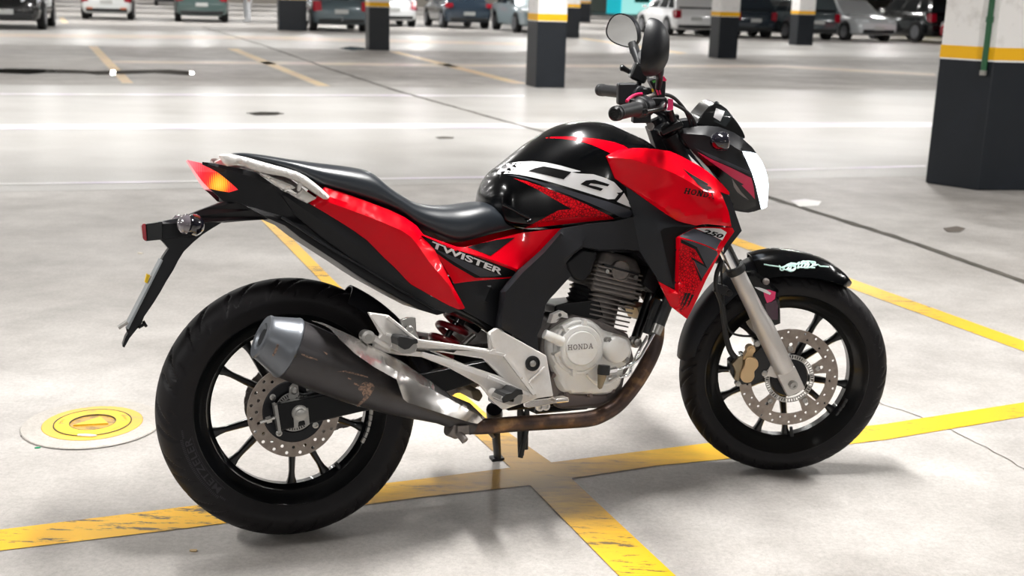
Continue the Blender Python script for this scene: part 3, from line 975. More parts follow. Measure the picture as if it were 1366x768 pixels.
def wheel(name, c, Ro, rad, lat, rimr, rimw, angles, phase_mat='dark_metal', hub=.05, hubw=.05, split=13.0, flip=1):
    ax = (0, 1, 0)
    b = MB()
    r0 = rimr
    b.lathe([(-rimw, r0 + .012), (-rimw - .004, r0 + .004), (-rimw + .004, r0 - .004), (-rimw + .014, r0 - .012), (-rimw + .022, r0 - .026), (-.022, r0 - .029), (-.014, r0 - .038),
             (.014, r0 - .038), (.022, r0 - .029), (rimw - .022, r0 - .026), (rimw - .014, r0 - .012), (rimw - .004, r0 - .004), (rimw + .004, r0 + .004), (rimw, r0 + .012), (rimw - .01, r0 + .006), (0, r0 - .02), (-rimw + .01, r0 + .006)],
            (c[0], 0, c[2]), ax, 96, closed=True)
    b.lathe([(-hubw, .020), (-hubw, hub), (-hubw * .5, hub * .86), (hubw * .5, hub * .86), (hubw, hub), (hubw, .020)], (c[0], 0, c[2]), ax, 40)
    w = b.build(name, phase_mat, bike, 40)
    t, prof = make_tyre(w, c, Ro, rad, lat, 16 if Ro > .3 else 18, flip)
    for a in angles:
        sb = MB()
        for sgn in (-1, 1):
            a0, a1 = R(a + sgn * 3), R(a + sgn * split)
            q0 = Vector((math.cos(a0), 0, math.sin(a0))) * (hub * .75); q1 = Vector((math.cos(a1), 0, math.sin(a1))) * (r0 - .036)
            d = (q1 - q0).normalized(); n_ = Vector((-d.z, 0, d.x))
            L = (q1 - q0).length
            vs, fs = [], []
            st = 10
            for i in range(st + 1):
                f = i / st
                hw = .0115 * (1 - f) + .0062 * f + (.008 * max(0, f - .86) / .14) + .010 * max(0, .22 - f) / .22
                hy = .020 * (1 - f) + .011 * f
                p = q0 + d * L * f + Vector((c[0], 0, c[2]))
                for k in range(10):
                    an = 2 * math.pi * k / 10
                    cx, sx = math.cos(an), math.sin(an)
                    vs.append(p + n_ * hw * math.copysign(abs(cx) ** .7, cx) + Vector((0, 1, 0)) * hy * math.copysign(abs(sx) ** .7, sx))
            for i in range(st):
                for k in range(10):
                    k2 = (k + 1) % 10
                    fs.append((i * 10 + k, i * 10 + k2, (i + 1) * 10 + k2, (i + 1) * 10 + k))
            fs += [tuple(range(10)), tuple(range(st * 10, st * 10 + 10))]
            sb.add(vs, fs)
        sb.build('spoke', phase_mat, w, 40)
    return w, t, prof
def circ(cx, cz, r, n=10, ph=0):
    return [(cx + r * math.cos(ph + 2 * math.pi * i / n), cz + r * math.sin(ph + 2 * math.pi * i / n)) for i in range(n)]
def disc(parent, c, r1, r0, y, th, rings, lobes, mat_='disc_steel'):
    holes = [circ(c[0], c[2], r0, 64)]
    for (rr, hr, n, ph) in rings:
        for i in range(n):
            a = ph + 2 * math.pi * i / n
            holes.append(circ(c[0] + rr * math.cos(a), c[2] + rr * math.sin(a), hr, 8))
    b = MB(); b.plate(circ(c[0], c[2], r1, 96), y - th / 2, y + th / 2, holes)
    return b.build('brake_disc', mat_, parent, 30)

cr, cf = (0, 0, RR), (WB, 0, RF)
rear, rear_tyre, rprof = wheel('rear_wheel', cr, RR, .052, .07, .226, .056, (134, 207.5, 282, 352, 62), hub=.055, hubw=.045, flip=1)
disc(rear, cr, .110, .074, -.0723, .005, [(.101, .0042, 20, .1), (.0875, .0042, 20, .26)], 0)
b = MB()
b.lathe([(-.073, .077), (-.077, .072), (-.076, .052), (-.066, .050), (-.066, .077)], cr, (0, 1, 0), 48, closed=True)
b.build('disc_carrier', 'black_plastic', rear, 30)
for k in range(4):
    a = R(52 + 90 * k); b = MB()
    b.lathe([(0, .0075), (.004, .0075), (.005, .004), (.002, .0035)], (.062 * math.cos(a), -.077, RR + .062 * math.sin(a)), (0, -1, 0), 14)
    b.build('disc_bolt', 'steel', rear, 30)
def tooth_ring(parent, c, y, r_in, r_out, n, frac, th, name='sensor_ring', material='steel'):
    b = MB()
    pl = []
    hs = []
    for i in range(n):
        a0, a1 = 2 * math.pi * i / n, 2 * math.pi * (i + frac) / n
        hs.append([(c[0] + q * math.cos(a), c[2] + q * math.sin(a)) for q, a in ((r_in + .002, a0), (r_out - .002, a0), (r_out - .002, a1), (r_in + .002, a1))])
    b.plate(circ(c[0], c[2], r_out, 72), y - th / 2, y + th / 2, [circ(c[0], c[2], r_in, 48)] + hs)
    return b.build(name, material, parent, 25)
tooth_ring(rear, cr, -.083, .034, .047, 46, .45, .003)
b = MB(); b.lathe([(-.094, .012), (-.082, .02), (-.08, .034), (-.06, .034)], cr, (0, 1, 0), 28); b.build('hub_cover', 'dark_metal', rear, 30)
b = MB(); b.tube([(.1166, -.02, RR - .166), (.103, -.022, RR - .147)], [.006, .0045], 10); b.build('valve_stem', 'soft_rubber', rear, 30)
# balance weight clipped to the rim
b = MB()
for i in range(6):
    a = R(-29 + i * 4.2); b.box((math.cos(a) * .198, -.028, RR + math.sin(a) * .198), (.006, .018, .0125), Matrix.Rotation(-a, 3, 'Y'))
b.build('balance_weight', 'steel', rear, 20)

def sidewall(prof, r):
    best = None
    for i in range(len(prof) - 1):
        (ya, ra), (yb, rb) = prof[i], prof[i + 1]
        if ya < 0 and (ra - r) * (rb - r) <= 0 and abs(rb - ra) > 1e-9:
            y = ya + (yb - ya) * (r - ra) / (rb - ra)
            best = y if best is None else min(best, y)
    return best if best is not None else -.05
def wheel_text(s, parent, c, prof, a0, a1, r0, r1, material, bold=.0):
    co, fs = text_flat(s, bold, space=1.08)
    vs = []
    for u, v in co[:, :2]:
        a = R(a0 + (a1 - a0) * u); r = r0 + (r1 - r0) * v
        vs.append((c[0] + r * math.cos(a), sidewall(prof, r) - .0014, c[2] + r * math.sin(a)))
    me = bpy.data.meshes.new('sidewall_lettering'); me.from_pydata(vs, [], fs)
    bm = bmesh.new(); bm.from_mesh(me)
    for f in bm.faces:
        if f.normal.y > 0: f.normal_flip()
    bm.to_mesh(me); bm.free()
    return finish('sidewall_lettering', me, material, parent, 0)
wheel_text('METZELER', rear, cr, rprof, 224, 190, .243, .259, 'rubber_letter', .015)
b = MB()
for i in range(48):
    a = R(229 - i * .93)
    for (r0, r1) in ((.228, .241), (.261, .268)) if 3 < i < 43 else ((.228, .262),):
        ym = (sidewall(rprof, r0) + sidewall(rprof, r1)) / 2
        dy = sidewall(rprof, r1) - sidewall(rprof, r0)
        q = [(r0, sidewall(rprof, r0)), (r1, sidewall(rprof, r1))]
        w_ = .0012
        vs = []
        for r, y in q:
            for s_ in (-1, 1):
                vs.append((r * math.cos(a) - s_ * w_ * math.sin(a), y - .0012, RR + r * math.sin(a) + s_ * w_ * math.cos(a)))
        b.add(vs, [(0, 1, 3, 2)])
b.build('sidewall_ribs', 'rubber_letter', rear, 0, recalc=False)

front, front_tyre, fprof = wheel('front_wheel', cf, RF, .043, .055, .224, .046, (46, 118, 190, 262, 334), hub=.045, hubw=.045, flip=-1)
fd = MB()
fholes = [circ(WB, RF, .1055, 72)]
for (rr, n, ph) in ((.130, 20, 0), (.1155, 20, .16)):
    for i in range(n):
        a = ph + 2 * math.pi * i / n + (.05 if i % 2 else 0); fholes.append(circ(WB + rr * math.cos(a), RF + rr * math.sin(a), .0036, 8))
fd.plate(circ(WB, RF, .138, 96), -.0656, -.0606, fholes)
fdo = fd.build('brake_disc', 'disc_steel', front, 30)
for k in range(5):
    a = R(18 + 72 * k)
    Mx = Matrix.Translation((WB, 0, RF)) @ Matrix.Rotation(-a, 4, 'Y')
    b = MB(); b.plate([(.070, -.013), (.084, -.016), (.1062, -.023), (.1062, .023), (.084, .016), (.070, .013)], -.0655, -.0608, [circ(.0945, -.002, .0055, 8)], Mx)
    b.build('disc_tab', 'disc_steel', front, 30)
    p = Mx @ Vector((.083, -.066, 0)); b = MB()
    b.lathe([(0, .0075), (.004, .0075), (.005, .005), (.003, .004)], p, (0, -1, 0), 14); b.build('disc_bolt', 'steel', front, 30)
b = MB(); b.lathe([(-.074, .022), (-.072, .05), (-.06, .056), (-.05, .056)], cf, (0, 1, 0), 36); b.build('hub_cover', 'black_plastic', front, 30)
tooth_ring(front, cf, -.0755, .056, .0685, 56, .5, .003)
b = MB(); a = R(-81); b.tube([(WB + .190 * math.cos(a), -.02, RF + .190 * math.sin(a)), (WB + .162 * math.cos(a), -.022, RF + .162 * math.sin(a))], [.006, .0045], 10); b.build('valve_stem', 'soft_rubber', front, 30)
b = MB()
for i in range(4):
    a = R(-38 + i * 4.2); b.box((WB + math.cos(a) * .196, -.02, RF + math.sin(a) * .196), (.006, .018, .0125), Matrix.Rotation(-a, 3, 'Y'))
b.build('balance_weight', 'dark_metal', front, 20)
steered(front)

# --- chain and sprocket on the far side
b = MB(); pl = []
nteeth = 38
for i in range(nteeth * 2):
    a = 2 * math.pi * i / (nteeth * 2); r = .098 if i % 2 else .089
    pl.append((r * math.cos(a), RR + r * math.sin(a)))
b.plate(pl, .058, .064, [circ(0, RR, .05, 24)] + [circ(.068 * math.cos(R(30 + 60 * k)), RR + .068 * math.sin(R(30 + 60 * k)), .011, 10) for k in range(6)])
b.build('rear_sprocket', 'engine_dark', bike, 25)
b = MB()
loop = []
for i in range(22): a = R(98 + 164 * i / 21 + 0); loop.append((.094 * math.cos(a), RR + .094 * math.sin(a)))
for i in range(40): f = i / 39; loop.append((-.013 + f * .60, RR - .0935 + f * .122 - .012 * math.sin(math.pi * f)))
for i in range(8): a = R(-80 + 160 * i / 7); loop.append((.60 + .033 * math.cos(a), .385 + .033 * math.sin(a)))
for i in range(40): f = i / 39; loop.append((.60 - f * .613, .418 - f * .011))
for i, p in enumerate(loop):
    q = loop[(i + 1) % len(loop)]
    if math.hypot(q[0] - p[0], q[1] - p[1]) < 1e-4: continue
    a = math.atan2(q[1] - p[1], q[0] - p[0])
    b.box(((p[0] + q[0]) / 2, .061 + (.004 if i % 2 else -.004), (p[1] + q[1]) / 2), (math.hypot(q[0] - p[0], q[1] - p[1]) * 1.25, .006, .014), Matrix.Rotation(-a, 3, 'Y'))
tag(b.build('drive_chain', 'engine_dark', bike, 20), kind='stuff')

# --- swing arm
arm = [(-0.0464,-0.128,0.3419),(0.0546,-0.128,0.3537),(0.1609,-0.128,0.3674),(0.2234,-0.128,0.3767),(0.4512,-0.128,0.4024),(0.5935,-0.128,0.4103),(0.5919,-0.128,0.3650),(0.4495,-0.128,0.3542),(0.2955,-0.128,0.3212),(0.1437,-0.128,0.3058),(-0.0409,-0.128,0.2793)]
b = MB()
for s in (-1, 1):
    b.plate(arm, s * .128, s * .098)
b.box((.50, 0, .392), (.06, .22, .05))
sw = b.build('swingarm', 'dark_metal', bike, 25, bevel=.003)
b = MB(); b.plate([(-0.0541,-0.131,0.3413),(-0.0464,-0.131,0.3424),(-0.0404,-0.131,0.2801),(-0.0466,-0.131,0.2772)], -.134, -.094); b.build('axle_adjuster', 'steel', sw, 25, bevel=.001)
b = MB(); p0, p1 = [(-0.0485,-0.113,0.3096),(-0.0853,-0.113,0.3007)]; b.cyl(p0, p1, .0042, 10); q = Vector(p0) * .55 + Vector(p1) * .45; d_ = (Vector(p1) - Vector(p0)).normalized(); b.cyl(q - d_ * .006, q + d_ * .006, .009, 6); b.build('adjuster_bolt', 'steel', sw, 25)
b = MB(); ac = [(0.0052,-0.14,0.3179)][0]
b.lathe([(0, .019), (.003, .019), (.003, .0165), (.009, .0165), (.010, .011), (.016, .0105), (.017, .007)], (ac[0], -.1285, ac[2]), (0, -1, 0), 24); b.build('axle_nut', 'steel', sw, 25)
b = MB(); b.plate([(-0.0104,-0.131,0.3259),(0.0246,-0.131,0.3280),(0.0264,-0.131,0.2887),(0.0175,-0.131,0.2869),(0.0154,-0.131,0.2986),(0.0077,-0.131,0.3020),(0.0004,-0.131,0.2965),(-0.0010,-0.131,0.2842),(-0.0098,-0.131,0.2833)], -.1325, -.128); b.build('axle_plate', 'steel', sw, 25)
b = MB(); pc = [(-0.0004,-0.09,0.3659)][0]; b.lathe([(0, .008), (.014, .008), (.016, .005)], pc, (0, -1, 0), 14); b.plate([(-0.0102,-0.088,0.3745),(-0.0010,-0.088,0.3827),(0.0095,-0.088,0.3800),(0.0118,-0.088,0.3547),(-0.0048,-0.088,0.3400),(-0.0116,-0.088,0.3460)], -.09, -.084); b.build('speed_sensor', 'steel', sw, 30)
b = MB(); b.tube([(0.0021,-0.085,0.3641),(0.0194,-0.085,0.3536),(0.0499,-0.085,0.3563),(0.1046,-0.085,0.3698),(0.1970,-0.085,0.3877)], .0035, 8, 5); b.build('sensor_cable', 'soft_rubber', sw, 40)
b = MB(); b.box((.075, -.073, .425), (.075, .042, .05), Matrix.Rotation(R(20), 3, 'Y')); b.build('rear_caliper', 'dark_metal', bike, 25, bevel=.006)

# --- hugger over the rear tyre
b = MB(); vs, fs = [], []
NA, NC = 22, 12
for i in range(NA + 1):
    f = i / NA; a = R(60 - 54 * f); r = .332 + .012 * f + .03 * f * f
    wd = .062 + .02 * f
    for k in range(NC + 1):
        t = -1 + 2 * k / NC
        vs.append((math.cos(a) * (r - .045 * abs(t) ** 3), wd * t, RR + math.sin(a) * (r - .045 * abs(t) ** 3)))
n_ = len(vs)
vs += [(v[0] * .985, v[1] * .95, RR + (v[2] - RR) * .985) for v in vs]
for i in range(NA):
    for k in range(NC):
        a_ = i * (NC + 1) + k; q = (a_, a_ + 1, a_ + NC + 2, a_ + NC + 1)
        fs.append(q); fs.append(tuple(j + n_ for j in reversed(q)))
for k in range(NC): fs.append((k, k + 1, n_ + k + 1, n_ + k)); e = NA * (NC + 1); fs.append((e + k + 1, e + k, n_ + e + k, n_ + e + k + 1))
for i in range(NA):
    a_ = i * (NC + 1); fs.append((a_ + NC + 1, a_, n_ + a_, n_ + a_ + NC + 1)); a_ += NC; fs.append((a_, a_ + NC + 1, n_ + a_ + NC + 1, n_ + a_))
b.add(vs, fs); b.build('hugger', 'black_plastic', bike, 40)

# --- shock absorber
top, bot_ = [Vector(p) for p in [(0.4612,0,0.5331),(0.3810,0,0.4193)]]
ax_ = (bot_ - top).normalized()
u_ = ax_.orthogonal().normalized(); w_ = ax_.cross(u_)
pts = []
turns = 4.4
L_ = (bot_ - top).length + .02
for i in range(int(turns * 22) + 1):
    a = 2 * math.pi * i / 22
    pts.append(top + ax_ * (L_ * i / (turns * 22)) + (u_ * math.cos(a) + w_ * math.sin(a)) * .036)
b = MB(); b.tube(pts, .0085, 10)
spring = b.build('shock_spring', 'spring_red', bike, 60)
b = MB(); b.lathe([(-.05, .02), (-.03, .034), (0, .036), (.004, .036), (.004, .022), (.05, .022), (.05, .008), (L_, .008), (L_ + .002, .036), (L_ + .012, .036), (L_ + .03, .018)], top, ax_, 24); b.build('shock_body', 'dark_metal', spring, 30)
b = MB(); p = [(0.5347,-0.05,0.4595),(0.4380,-0.05,0.4359)]
b.cyl(*[Vector(q) for q in [(0.4616,-0.06,0.4637),(0.4312,-0.06,0.4412)]], .007, 14); b.build('shock_reservoir', 'steel', spring, 30)

# --- frame
b = MB()
for s in (-1, 1):
    b.tube([(q[0], s * abs(q[1]), q[2]) for q in [(0.3925,-0.085,0.5437),(0.4534,-0.085,0.5100),(0.5227,-0.085,0.4600)]], .013, 12)
    b.tube([(q[0], s * .07, q[2]) for q in [(1.0401,-0.07,0.8969),(0.8936,-0.07,0.7243),(0.6814,-0.07,0.6749),(0.5751,-0.07,0.5466),(0.6003,-0.07,0.3915),(0.6120,-0.07,0.3132)]], .019, 12, 5)
fr = b.build('frame', 'dark_metal', bike, 40)
b = MB(); b.tube([(1.0128,-0.06,0.6599),(0.9589,-0.06,0.5450),(0.9028,-0.06,0.4130)], [.015, .0145, .013], 16); dt = b.build('down_tube', 'dark_metal', bike, 40)
b = MB(); q = [(0.9017,-0.076,0.4147)][0]; b.lathe([(-.02, .016), (.0, .016), (.003, .011), (.009, .010), (.010, .005)], q, (0, -1, 0), 14); b.build('mount_bolt', 'steel', dt, 25)

# --- engine
EA = R(15)
cyl_c = Vector([(0.8124,-0.085,0.4436)][0]); cyl_c.y = 0
EM = Matrix.Translation(cyl_c) @ Matrix.Rotation(EA, 4, 'Y')        # local z runs up the cylinder
eng = MB()
eng.plate([(0.6255,-0.1,0.4467),(0.6595,-0.1,0.4902),(0.7215,-0.1,0.4996),(0.7878,-0.1,0.4818),(0.8673,-0.1,0.4413),(0.8826,-0.1,0.3733),(0.8558,-0.1,0.3361),(0.8413,-0.1,0.2782),(0.7811,-0.1,0.2541),(0.6665,-0.1,0.2626),(0.6313,-0.1,0.3159),(0.6149,-0.1,0.3748)], -.105, .12)
engine = eng.build('engine', 'engine_dark', bike, 25, bevel=.008)
b = MB()
b.lathe([(-.02, .052), (.10, .052)], EM @ Vector((0, 0, 0)), EM.to_3x3() @ Vector((0, 0, 1)), 32)
b.build('cylinder_barrel', 'engine_dark', engine, 30)
def rrect(hx, hy, r, n=4):
    out = []
    for cx, cy, a0 in ((hx - r, hy - r, 0), (-hx + r, hy - r, 90), (-hx + r, -hy + r, 180), (hx - r, -hy + r, 270)):
        for i in range(n + 1):
            a = R(a0 + 90 * i / n); out.append((cx + r * math.cos(a), cy + r * math.sin(a)))
    return out
def fin(z, hx, hy, th, cx=0.0, name='cooling_fin', material='engine_dark'):
    ol = rrect(hx, hy, .018); n = len(ol)
    vs = [EM @ Vector((x + cx, y, z - th / 2)) for x, y in ol] + [EM @ Vector((x + cx, y, z + th / 2)) for x, y in ol]
    b = MB(); b.add(vs, [tuple(range(n - 1, -1, -1)), tuple(range(n, 2 * n))] + [(i, (i + 1) % n, (i + 1) % n + n, i + n) for i in range(n)])
    return b.build(name, material, engine, 40)
for k in range(8):
    fin(.004 + k * .0125, .060 + .0012 * k, .076, .0042, cx=.006)
for k in range(6):
    fin(.108 + k * .0118, .074 + (.004 if k in (1, 2, 3) else 0), .082, .0048, cx=.006)
# cylinder head core and cover
def eblock(z0, z1, pts0, pts1, hy0, hy1, name, material, bev=.006):
    vs = []
    for (z, pr, hy) in ((z0, pts0, hy0), (z1, pts1, hy1)):
        for y in (-hy, hy):
            for x in pr: vs.append(EM @ Vector((x, y, z)))
    b = MB(); b.add(vs, [(0, 1, 3, 2), (4, 6, 7, 5), (0, 4, 5, 1), (2, 3, 7, 6), (0, 2, 6, 4), (1, 5, 7, 3)])
    return b.build(name, material, engine, 30, bevel=bev)
eblock(.10, .185, (-.062, .07), (-.058, .066), .066, .066, 'cylinder_head', 'engine_dark')
eblock(.170, .212, (-.064, .076), (-.045, .052), .078, .062, 'head_cover', 'engine_dark', .014)
hc = EM @ Vector((.004, -.080, .168))
b = MB(); b.lathe([(-.02, .027), (.004, .027), (.0055, .0245), (.002, .0235), (.001, .0)], hc, (0, -1, 0), 32); b.build('cam_cover', 'engine_dark', engine, 30)
b = MB(); b.plate([(q[0], q[2]) for q in [(0.8100,-0.088,0.6261),(0.9074,-0.088,0.5949),(0.9062,-0.088,0.5904),(0.8088,-0.088,0.6217)]], -.0895, -.078); b.build('head_seam', 'black_plastic', engine, 30)
for dx, dz in ((-.036, .158), (.047, .160)):
    q = EM @ Vector((dx, -.084, dz)); b = MB()
    b.lathe([(0, .006), (.004, .006)], q, (0, -1, 0), 6); b.build('head_bolt', 'steel', engine, 25)
# black injector cover left of the head and the rubber intake
b = MB(); b.slab([(q[0], q[1], q[2]) for q in [(0.6949,-0.1,0.6371),(0.7433,-0.1,0.6692),(0.7930,-0.1,0.6573),(0.7840,-0.1,0.6366),(0.7704,-0.1,0.6026),(0.7489,-0.1,0.5807),(0.7202,-0.1,0.5899),(0.7064,-0.1,0.6098)]]); b.build('injector_cover', 'black_plastic', engine, 30, bevel=.012)
b = MB()
q0, q1 = [Vector(v) for v in [(0.7741,-0.03,0.5675),(0.7510,-0.03,0.5097)]]
b.lathe([(i * .0062, .034 if i % 2 else .027) for i in range(12)], q0, q1 - q0, 24); b.build('intake_boot', 'soft_rubber', engine, 40)
b = MB(); b.slab([(0.7120,-0.07,0.5307),(0.8025,-0.07,0.5331),(0.8139,-0.07,0.4853),(0.7839,-0.07,0.4755),(0.7275,-0.07,0.4909),(0.6758,-0.07,0.5020),(0.6786,-0.07,0.5250)]); b.build('throttle_body', 'dark_metal', engine, 30, bevel=.006)
# right-hand crankcase cover
cc = [(0.6350,-0.118,0.4535),(0.6517,-0.118,0.4695),(0.6807,-0.118,0.4847),(0.7139,-0.118,0.4949),(0.7509,-0.118,0.4877),(0.7733,-0.118,0.4727),(0.7896,-0.118,0.4581),(0.8251,-0.118,0.4460),(0.8586,-0.118,0.4320),(0.8664,-0.118,0.4041),(0.8615,-0.118,0.3810),(0.8459,-0.118,0.3588),(0.8366,-0.118,0.3302),(0.8275,-0.118,0.3095),(0.8060,-0.118,0.2957),(0.7743,-0.118,0.2926),(0.7161,-0.118,0.2996),(0.6812,-0.118,0.3046),(0.6631,-0.118,0.3177),(0.6537,-0.118,0.3415),(0.6445,-0.118,0.3709),(0.6315,-0.118,0.4100)]
cover_o = panel('crankcase_cover', rounded(cc, 3), 'engine_silver', engine, bulge=.013, edge=.014, thick=.03, grid=.008, sharp=40)
cl = [(0.7122,-0.146,0.4213)][0]
b = MB(); b.lathe([(-.03, .0685), (.002, .0685), (.004, .0665), (.004, .0625), (.0, .0615), (.0, .0585), (.015, .0575), (.0175, .055), (.018, .0455), (.0165, .0445), (.0165, .043), (.0225, .0425), (.0235, .041), (.0235, .0)], (cl[0], -.136, cl[2]), (0, -1, 0), 64); clutch = b.build('clutch_cover', 'engine_silver', engine, 24)
for a in (78, 128, 190, 252, 318):
    q = Vector((cl[0] + .058 * math.cos(R(a)), 0, cl[2] + .058 * math.sin(R(a))))
    e = Vector((math.cos(R(a)), 0, math.sin(R(a)))); n_ = Vector((-e.z, 0, e.x))
    o_ = [q - e * .012 + n_ * .009, q + e * .016 + n_ * .003, q + e * .016 - n_ * .003, q - e * .012 - n_ * .009]
    b = MB(); b.plate([(v.x, v.z) for v in o_], -.1525, -.12); b.build('cover_rib', 'engine_silver', engine, 30, bevel=.002)
lay_strokes('raised_lettering', 'HONDA', [(0.6728,-0.16,0.4193)][0], [(0.7410,-0.16,0.4190)][0], (0, 0, .0135), clutch, 'silver_print', engine, .0012, .17)
rc = [(0.8110,-0.16,0.4096)][0]
b = MB(); b.lathe([(-.06, .0345), (-.01, .0345), (-.004, .033), (-.001, .030), (.001, .024), (.002, .0)], (rc[0], -.158, rc[2]), (0, -1, 0), 40); b.build('filter_cover', 'engine_silver', engine, 40)
b = MB(); q = [(0.7913,-0.15,0.4343),(0.8379,-0.15,0.3808)]
for v in q: b.lathe([(-.03, .008), (0, .008), (.001, .005), (.006, .005)], v, (0, -1, 0), 12)
b.build('cover_bolt', 'steel', engine, 30)
b = MB(); q = [Vector(v) for v in [(0.6149,-0.15,0.4638),(0.6623,-0.15,0.4397)]]; b.lathe([(0, .0115), (.004, .0125), ((q[1] - q[0]).length, .0135)], q[0], q[1] - q[0], 20); b.build('cable_arm_boss', 'engine_silver', engine, 40)
b = MB(); b.plate([(0.6413,-0.12,0.4856),(0.6501,-0.12,0.5078),(0.6748,-0.12,0.5157),(0.6888,-0.12,0.5072),(0.6905,-0.12,0.4956),(0.6722,-0.12,0.4987),(0.6576,-0.12,0.4864)], -.125, -.10, [circ(*[[(0.6683,-0.12,0.5047)][0][i] for i in (0, 2)], .005, 10)]); b.build('cable_bracket', 'engine_silver', engine, 30, bevel=.003)
b = MB(); b.plate([(q[0], q[2]) for q in [(0.6658,-0.1,0.3052),(0.7194,-0.1,0.2967),(0.7927,-0.1,0.2883),(0.8054,-0.1,0.2892),(0.7964,-0.1,0.2704),(0.7729,-0.1,0.2627),(0.7184,-0.1,0.2637),(0.6686,-0.1,0.2643),(0.6609,-0.1,0.2786)]], -.11, .10); b.build('sump', 'sump', engine, 30, bevel=.006)
b = MB()
for v in [(0.6824,-0.12,0.3028),(0.7463,-0.12,0.2944),(0.6472,-0.12,0.3538),(0.8094,-0.12,0.2996)]: b.lathe([(-.03, .0075), (0, .0075), (.001, .005), (.006, .005)], v, (0, -1, 0), 12)
b.build('sump_bolt', 'sump', engine, 30)
b = MB(); q = [Vector(v) for v in [(0.7682,-0.165,0.3689),(0.7654,-0.165,0.3462),(0.7564,-0.165,0.3202)]]; b.lathe([(0, .015), (.012, .0165), (.024, .0155)], q[0] + Vector((0, 0, .006)), q[1] - q[0], 20); ind = b.build('switch_cap', 'soft_rubber', engine, 40)
b = MB(); b.lathe([(.022, .0125), (.058, .006), (.062, 0)], q[0] + Vector((0, 0, .006)), q[2] - q[0], 18); b.build('switch_cone', 'bronze', engine, 40)
b = MB(); b.tube([(v[0], -.145, v[2]) for v in [(0.7290,-0.145,0.3523),(0.7429,-0.145,0.3358),(0.7633,-0.145,0.3226),(0.7883,-0.145,0.3243),(0.8180,-0.145,0.3392)]], .004, 8, 4); b.build('cover_ridge', 'engine_silver', engine, 40)
# chrome oil lines to the cooler
for nm, s in (('a', [(0.7891,-0.15,0.3586),(0.8226,-0.15,0.3608),(0.8674,-0.15,0.3776),(0.8894,-0.15,0.4040),(0.9160,-0.15,0.4428)]), ('b', [(0.7952,-0.135,0.3350),(0.8268,-0.135,0.3362),(0.8524,-0.135,0.3429),(0.8570,-0.135,0.3581),(0.8816,-0.135,0.4010),(0.9061,-0.135,0.4362)])):
    b = MB(); b.tube(s, .0043, 10, 6)
    d0 = Vector(s[0]); b.lathe([(-.006, .009), (.018, .009)], d0, Vector(s[1]) - d0, 6)
    b.build('oil_line', 'chrome', engine, 40)
b = MB(); q = [Vector(v) for v in [(0.9227,-0.145,0.4419),(0.9340,-0.145,0.4644),(0.9501,-0.145,0.5023),(0.9659,-0.145,0.5325)]]
b.cyl(q[0], q[1], .0145, 16); e = b.build('hose_ferrule', 'steel', engine, 30)
b = MB(); b.cyl(q[1], q[3], .0155, 16); b.build('oil_hose', 'soft_rubber', engine, 30)
b = MB(); q = [Vector(v) for v in [(0.9114,-0.12,0.4402),(0.9252,-0.12,0.4745),(0.9503,-0.12,0.5238)]]; b.cyl(q[0], q[1], .0125, 16); b.cyl(q[1], q[2], .014, 16); b.build('oil_hose', 'soft_rubber', engine, 30)
b = MB(); b.plate([(q[0], q[2]) for q in [(0.9320,0.02,0.4986),(0.9660,0.02,0.5088),(0.9557,0.02,0.4623),(0.9424,0.02,0.4693)]], -.02, .06); b.build('horn_bracket', 'bronze', engine, 30)
b = MB(); q = [(0.9634,0.1,0.5157)][0]; b.lathe([(-.02, .02), (-.016, .036), (.0, .038), (.004, .034), (.002, .012), (.006, 0)], q, (.2, -1, .1), 24); b.build('horn', 'dark_metal', engine, 30)
b = MB(); b.slab([(0.9245,-0.07,0.5852),(0.9774,-0.07,0.5983),(0.9762,-0.07,0.5546),(0.9365,-0.07,0.5449)]); b.build('cooler_core', 'dark_metal', engine, 30, bevel=.004)
# hoses and lower bits under the engine
b = MB()
b.tube([(0.5989,0,0.2647),(0.5966,0,0.1954),(0.5964,0,0.1297)], .0085, 10, 4); b.build('breather_hose', 'soft_rubber', bike, 40)
b = MB(); b.tube([(0.6137,-0.01,0.2550),(0.6096,-0.01,0.1959),(0.5906,-0.01,0.1264)], .007, 10, 4); b.build('drain_hose', 'soft_rubber', bike, 40)
b = MB(); b.tube([(0.6123,0.01,0.2420),(0.6144,0.01,0.1819),(0.6131,0.01,0.1420)], .007, 10, 4); b.build('drain_hose', 'soft_rubber', bike, 40)
b = MB(); b.box((.60, 0, .29), (.13, .16, .05)); b.box((.69, 0, .262), (.15, .14, .03)); b.build('centre_bracket', 'dark_metal', bike, 30, bevel=.006)
b = MB()
for v in [(0.5986,-0.14,0.2809),(0.6147,-0.14,0.2813)]: b.lathe([(0, .011), (.008, .011), (.008, .006), (.002, .006)], v, (0, -1, 0), 18)
b.build('linkage_bush', 'silver_cast', bike, 30)

# --- side stand, on the far side
foot_l = Vector((.630, .296, .054))
b = MB(); topp = Vector((.565, .115, .235))
b.tube([topp, topp * .45 + foot_l * .55, foot_l + Vector((0, 0, .012))], [.014, .012, .011], 12)
b.lathe([(-.005, .022), (.03, .022), (.05, .014)], topp, foot_l - topp, 16)
b.box(foot_l + Vector((0, .008, .004)), (.036, .03, .008), Matrix.Rotation(.1812, 3, 'X'))
st = b.build('side_stand', 'black_plastic', bike, 30)
b = MB(); b.tube([topp + Vector((-.07, 0, .01)), topp * .5 + foot_l * .5 + Vector((-.012, -.012, 0))], .006, 8); b.build('stand_spring', 'steel', st, 40)

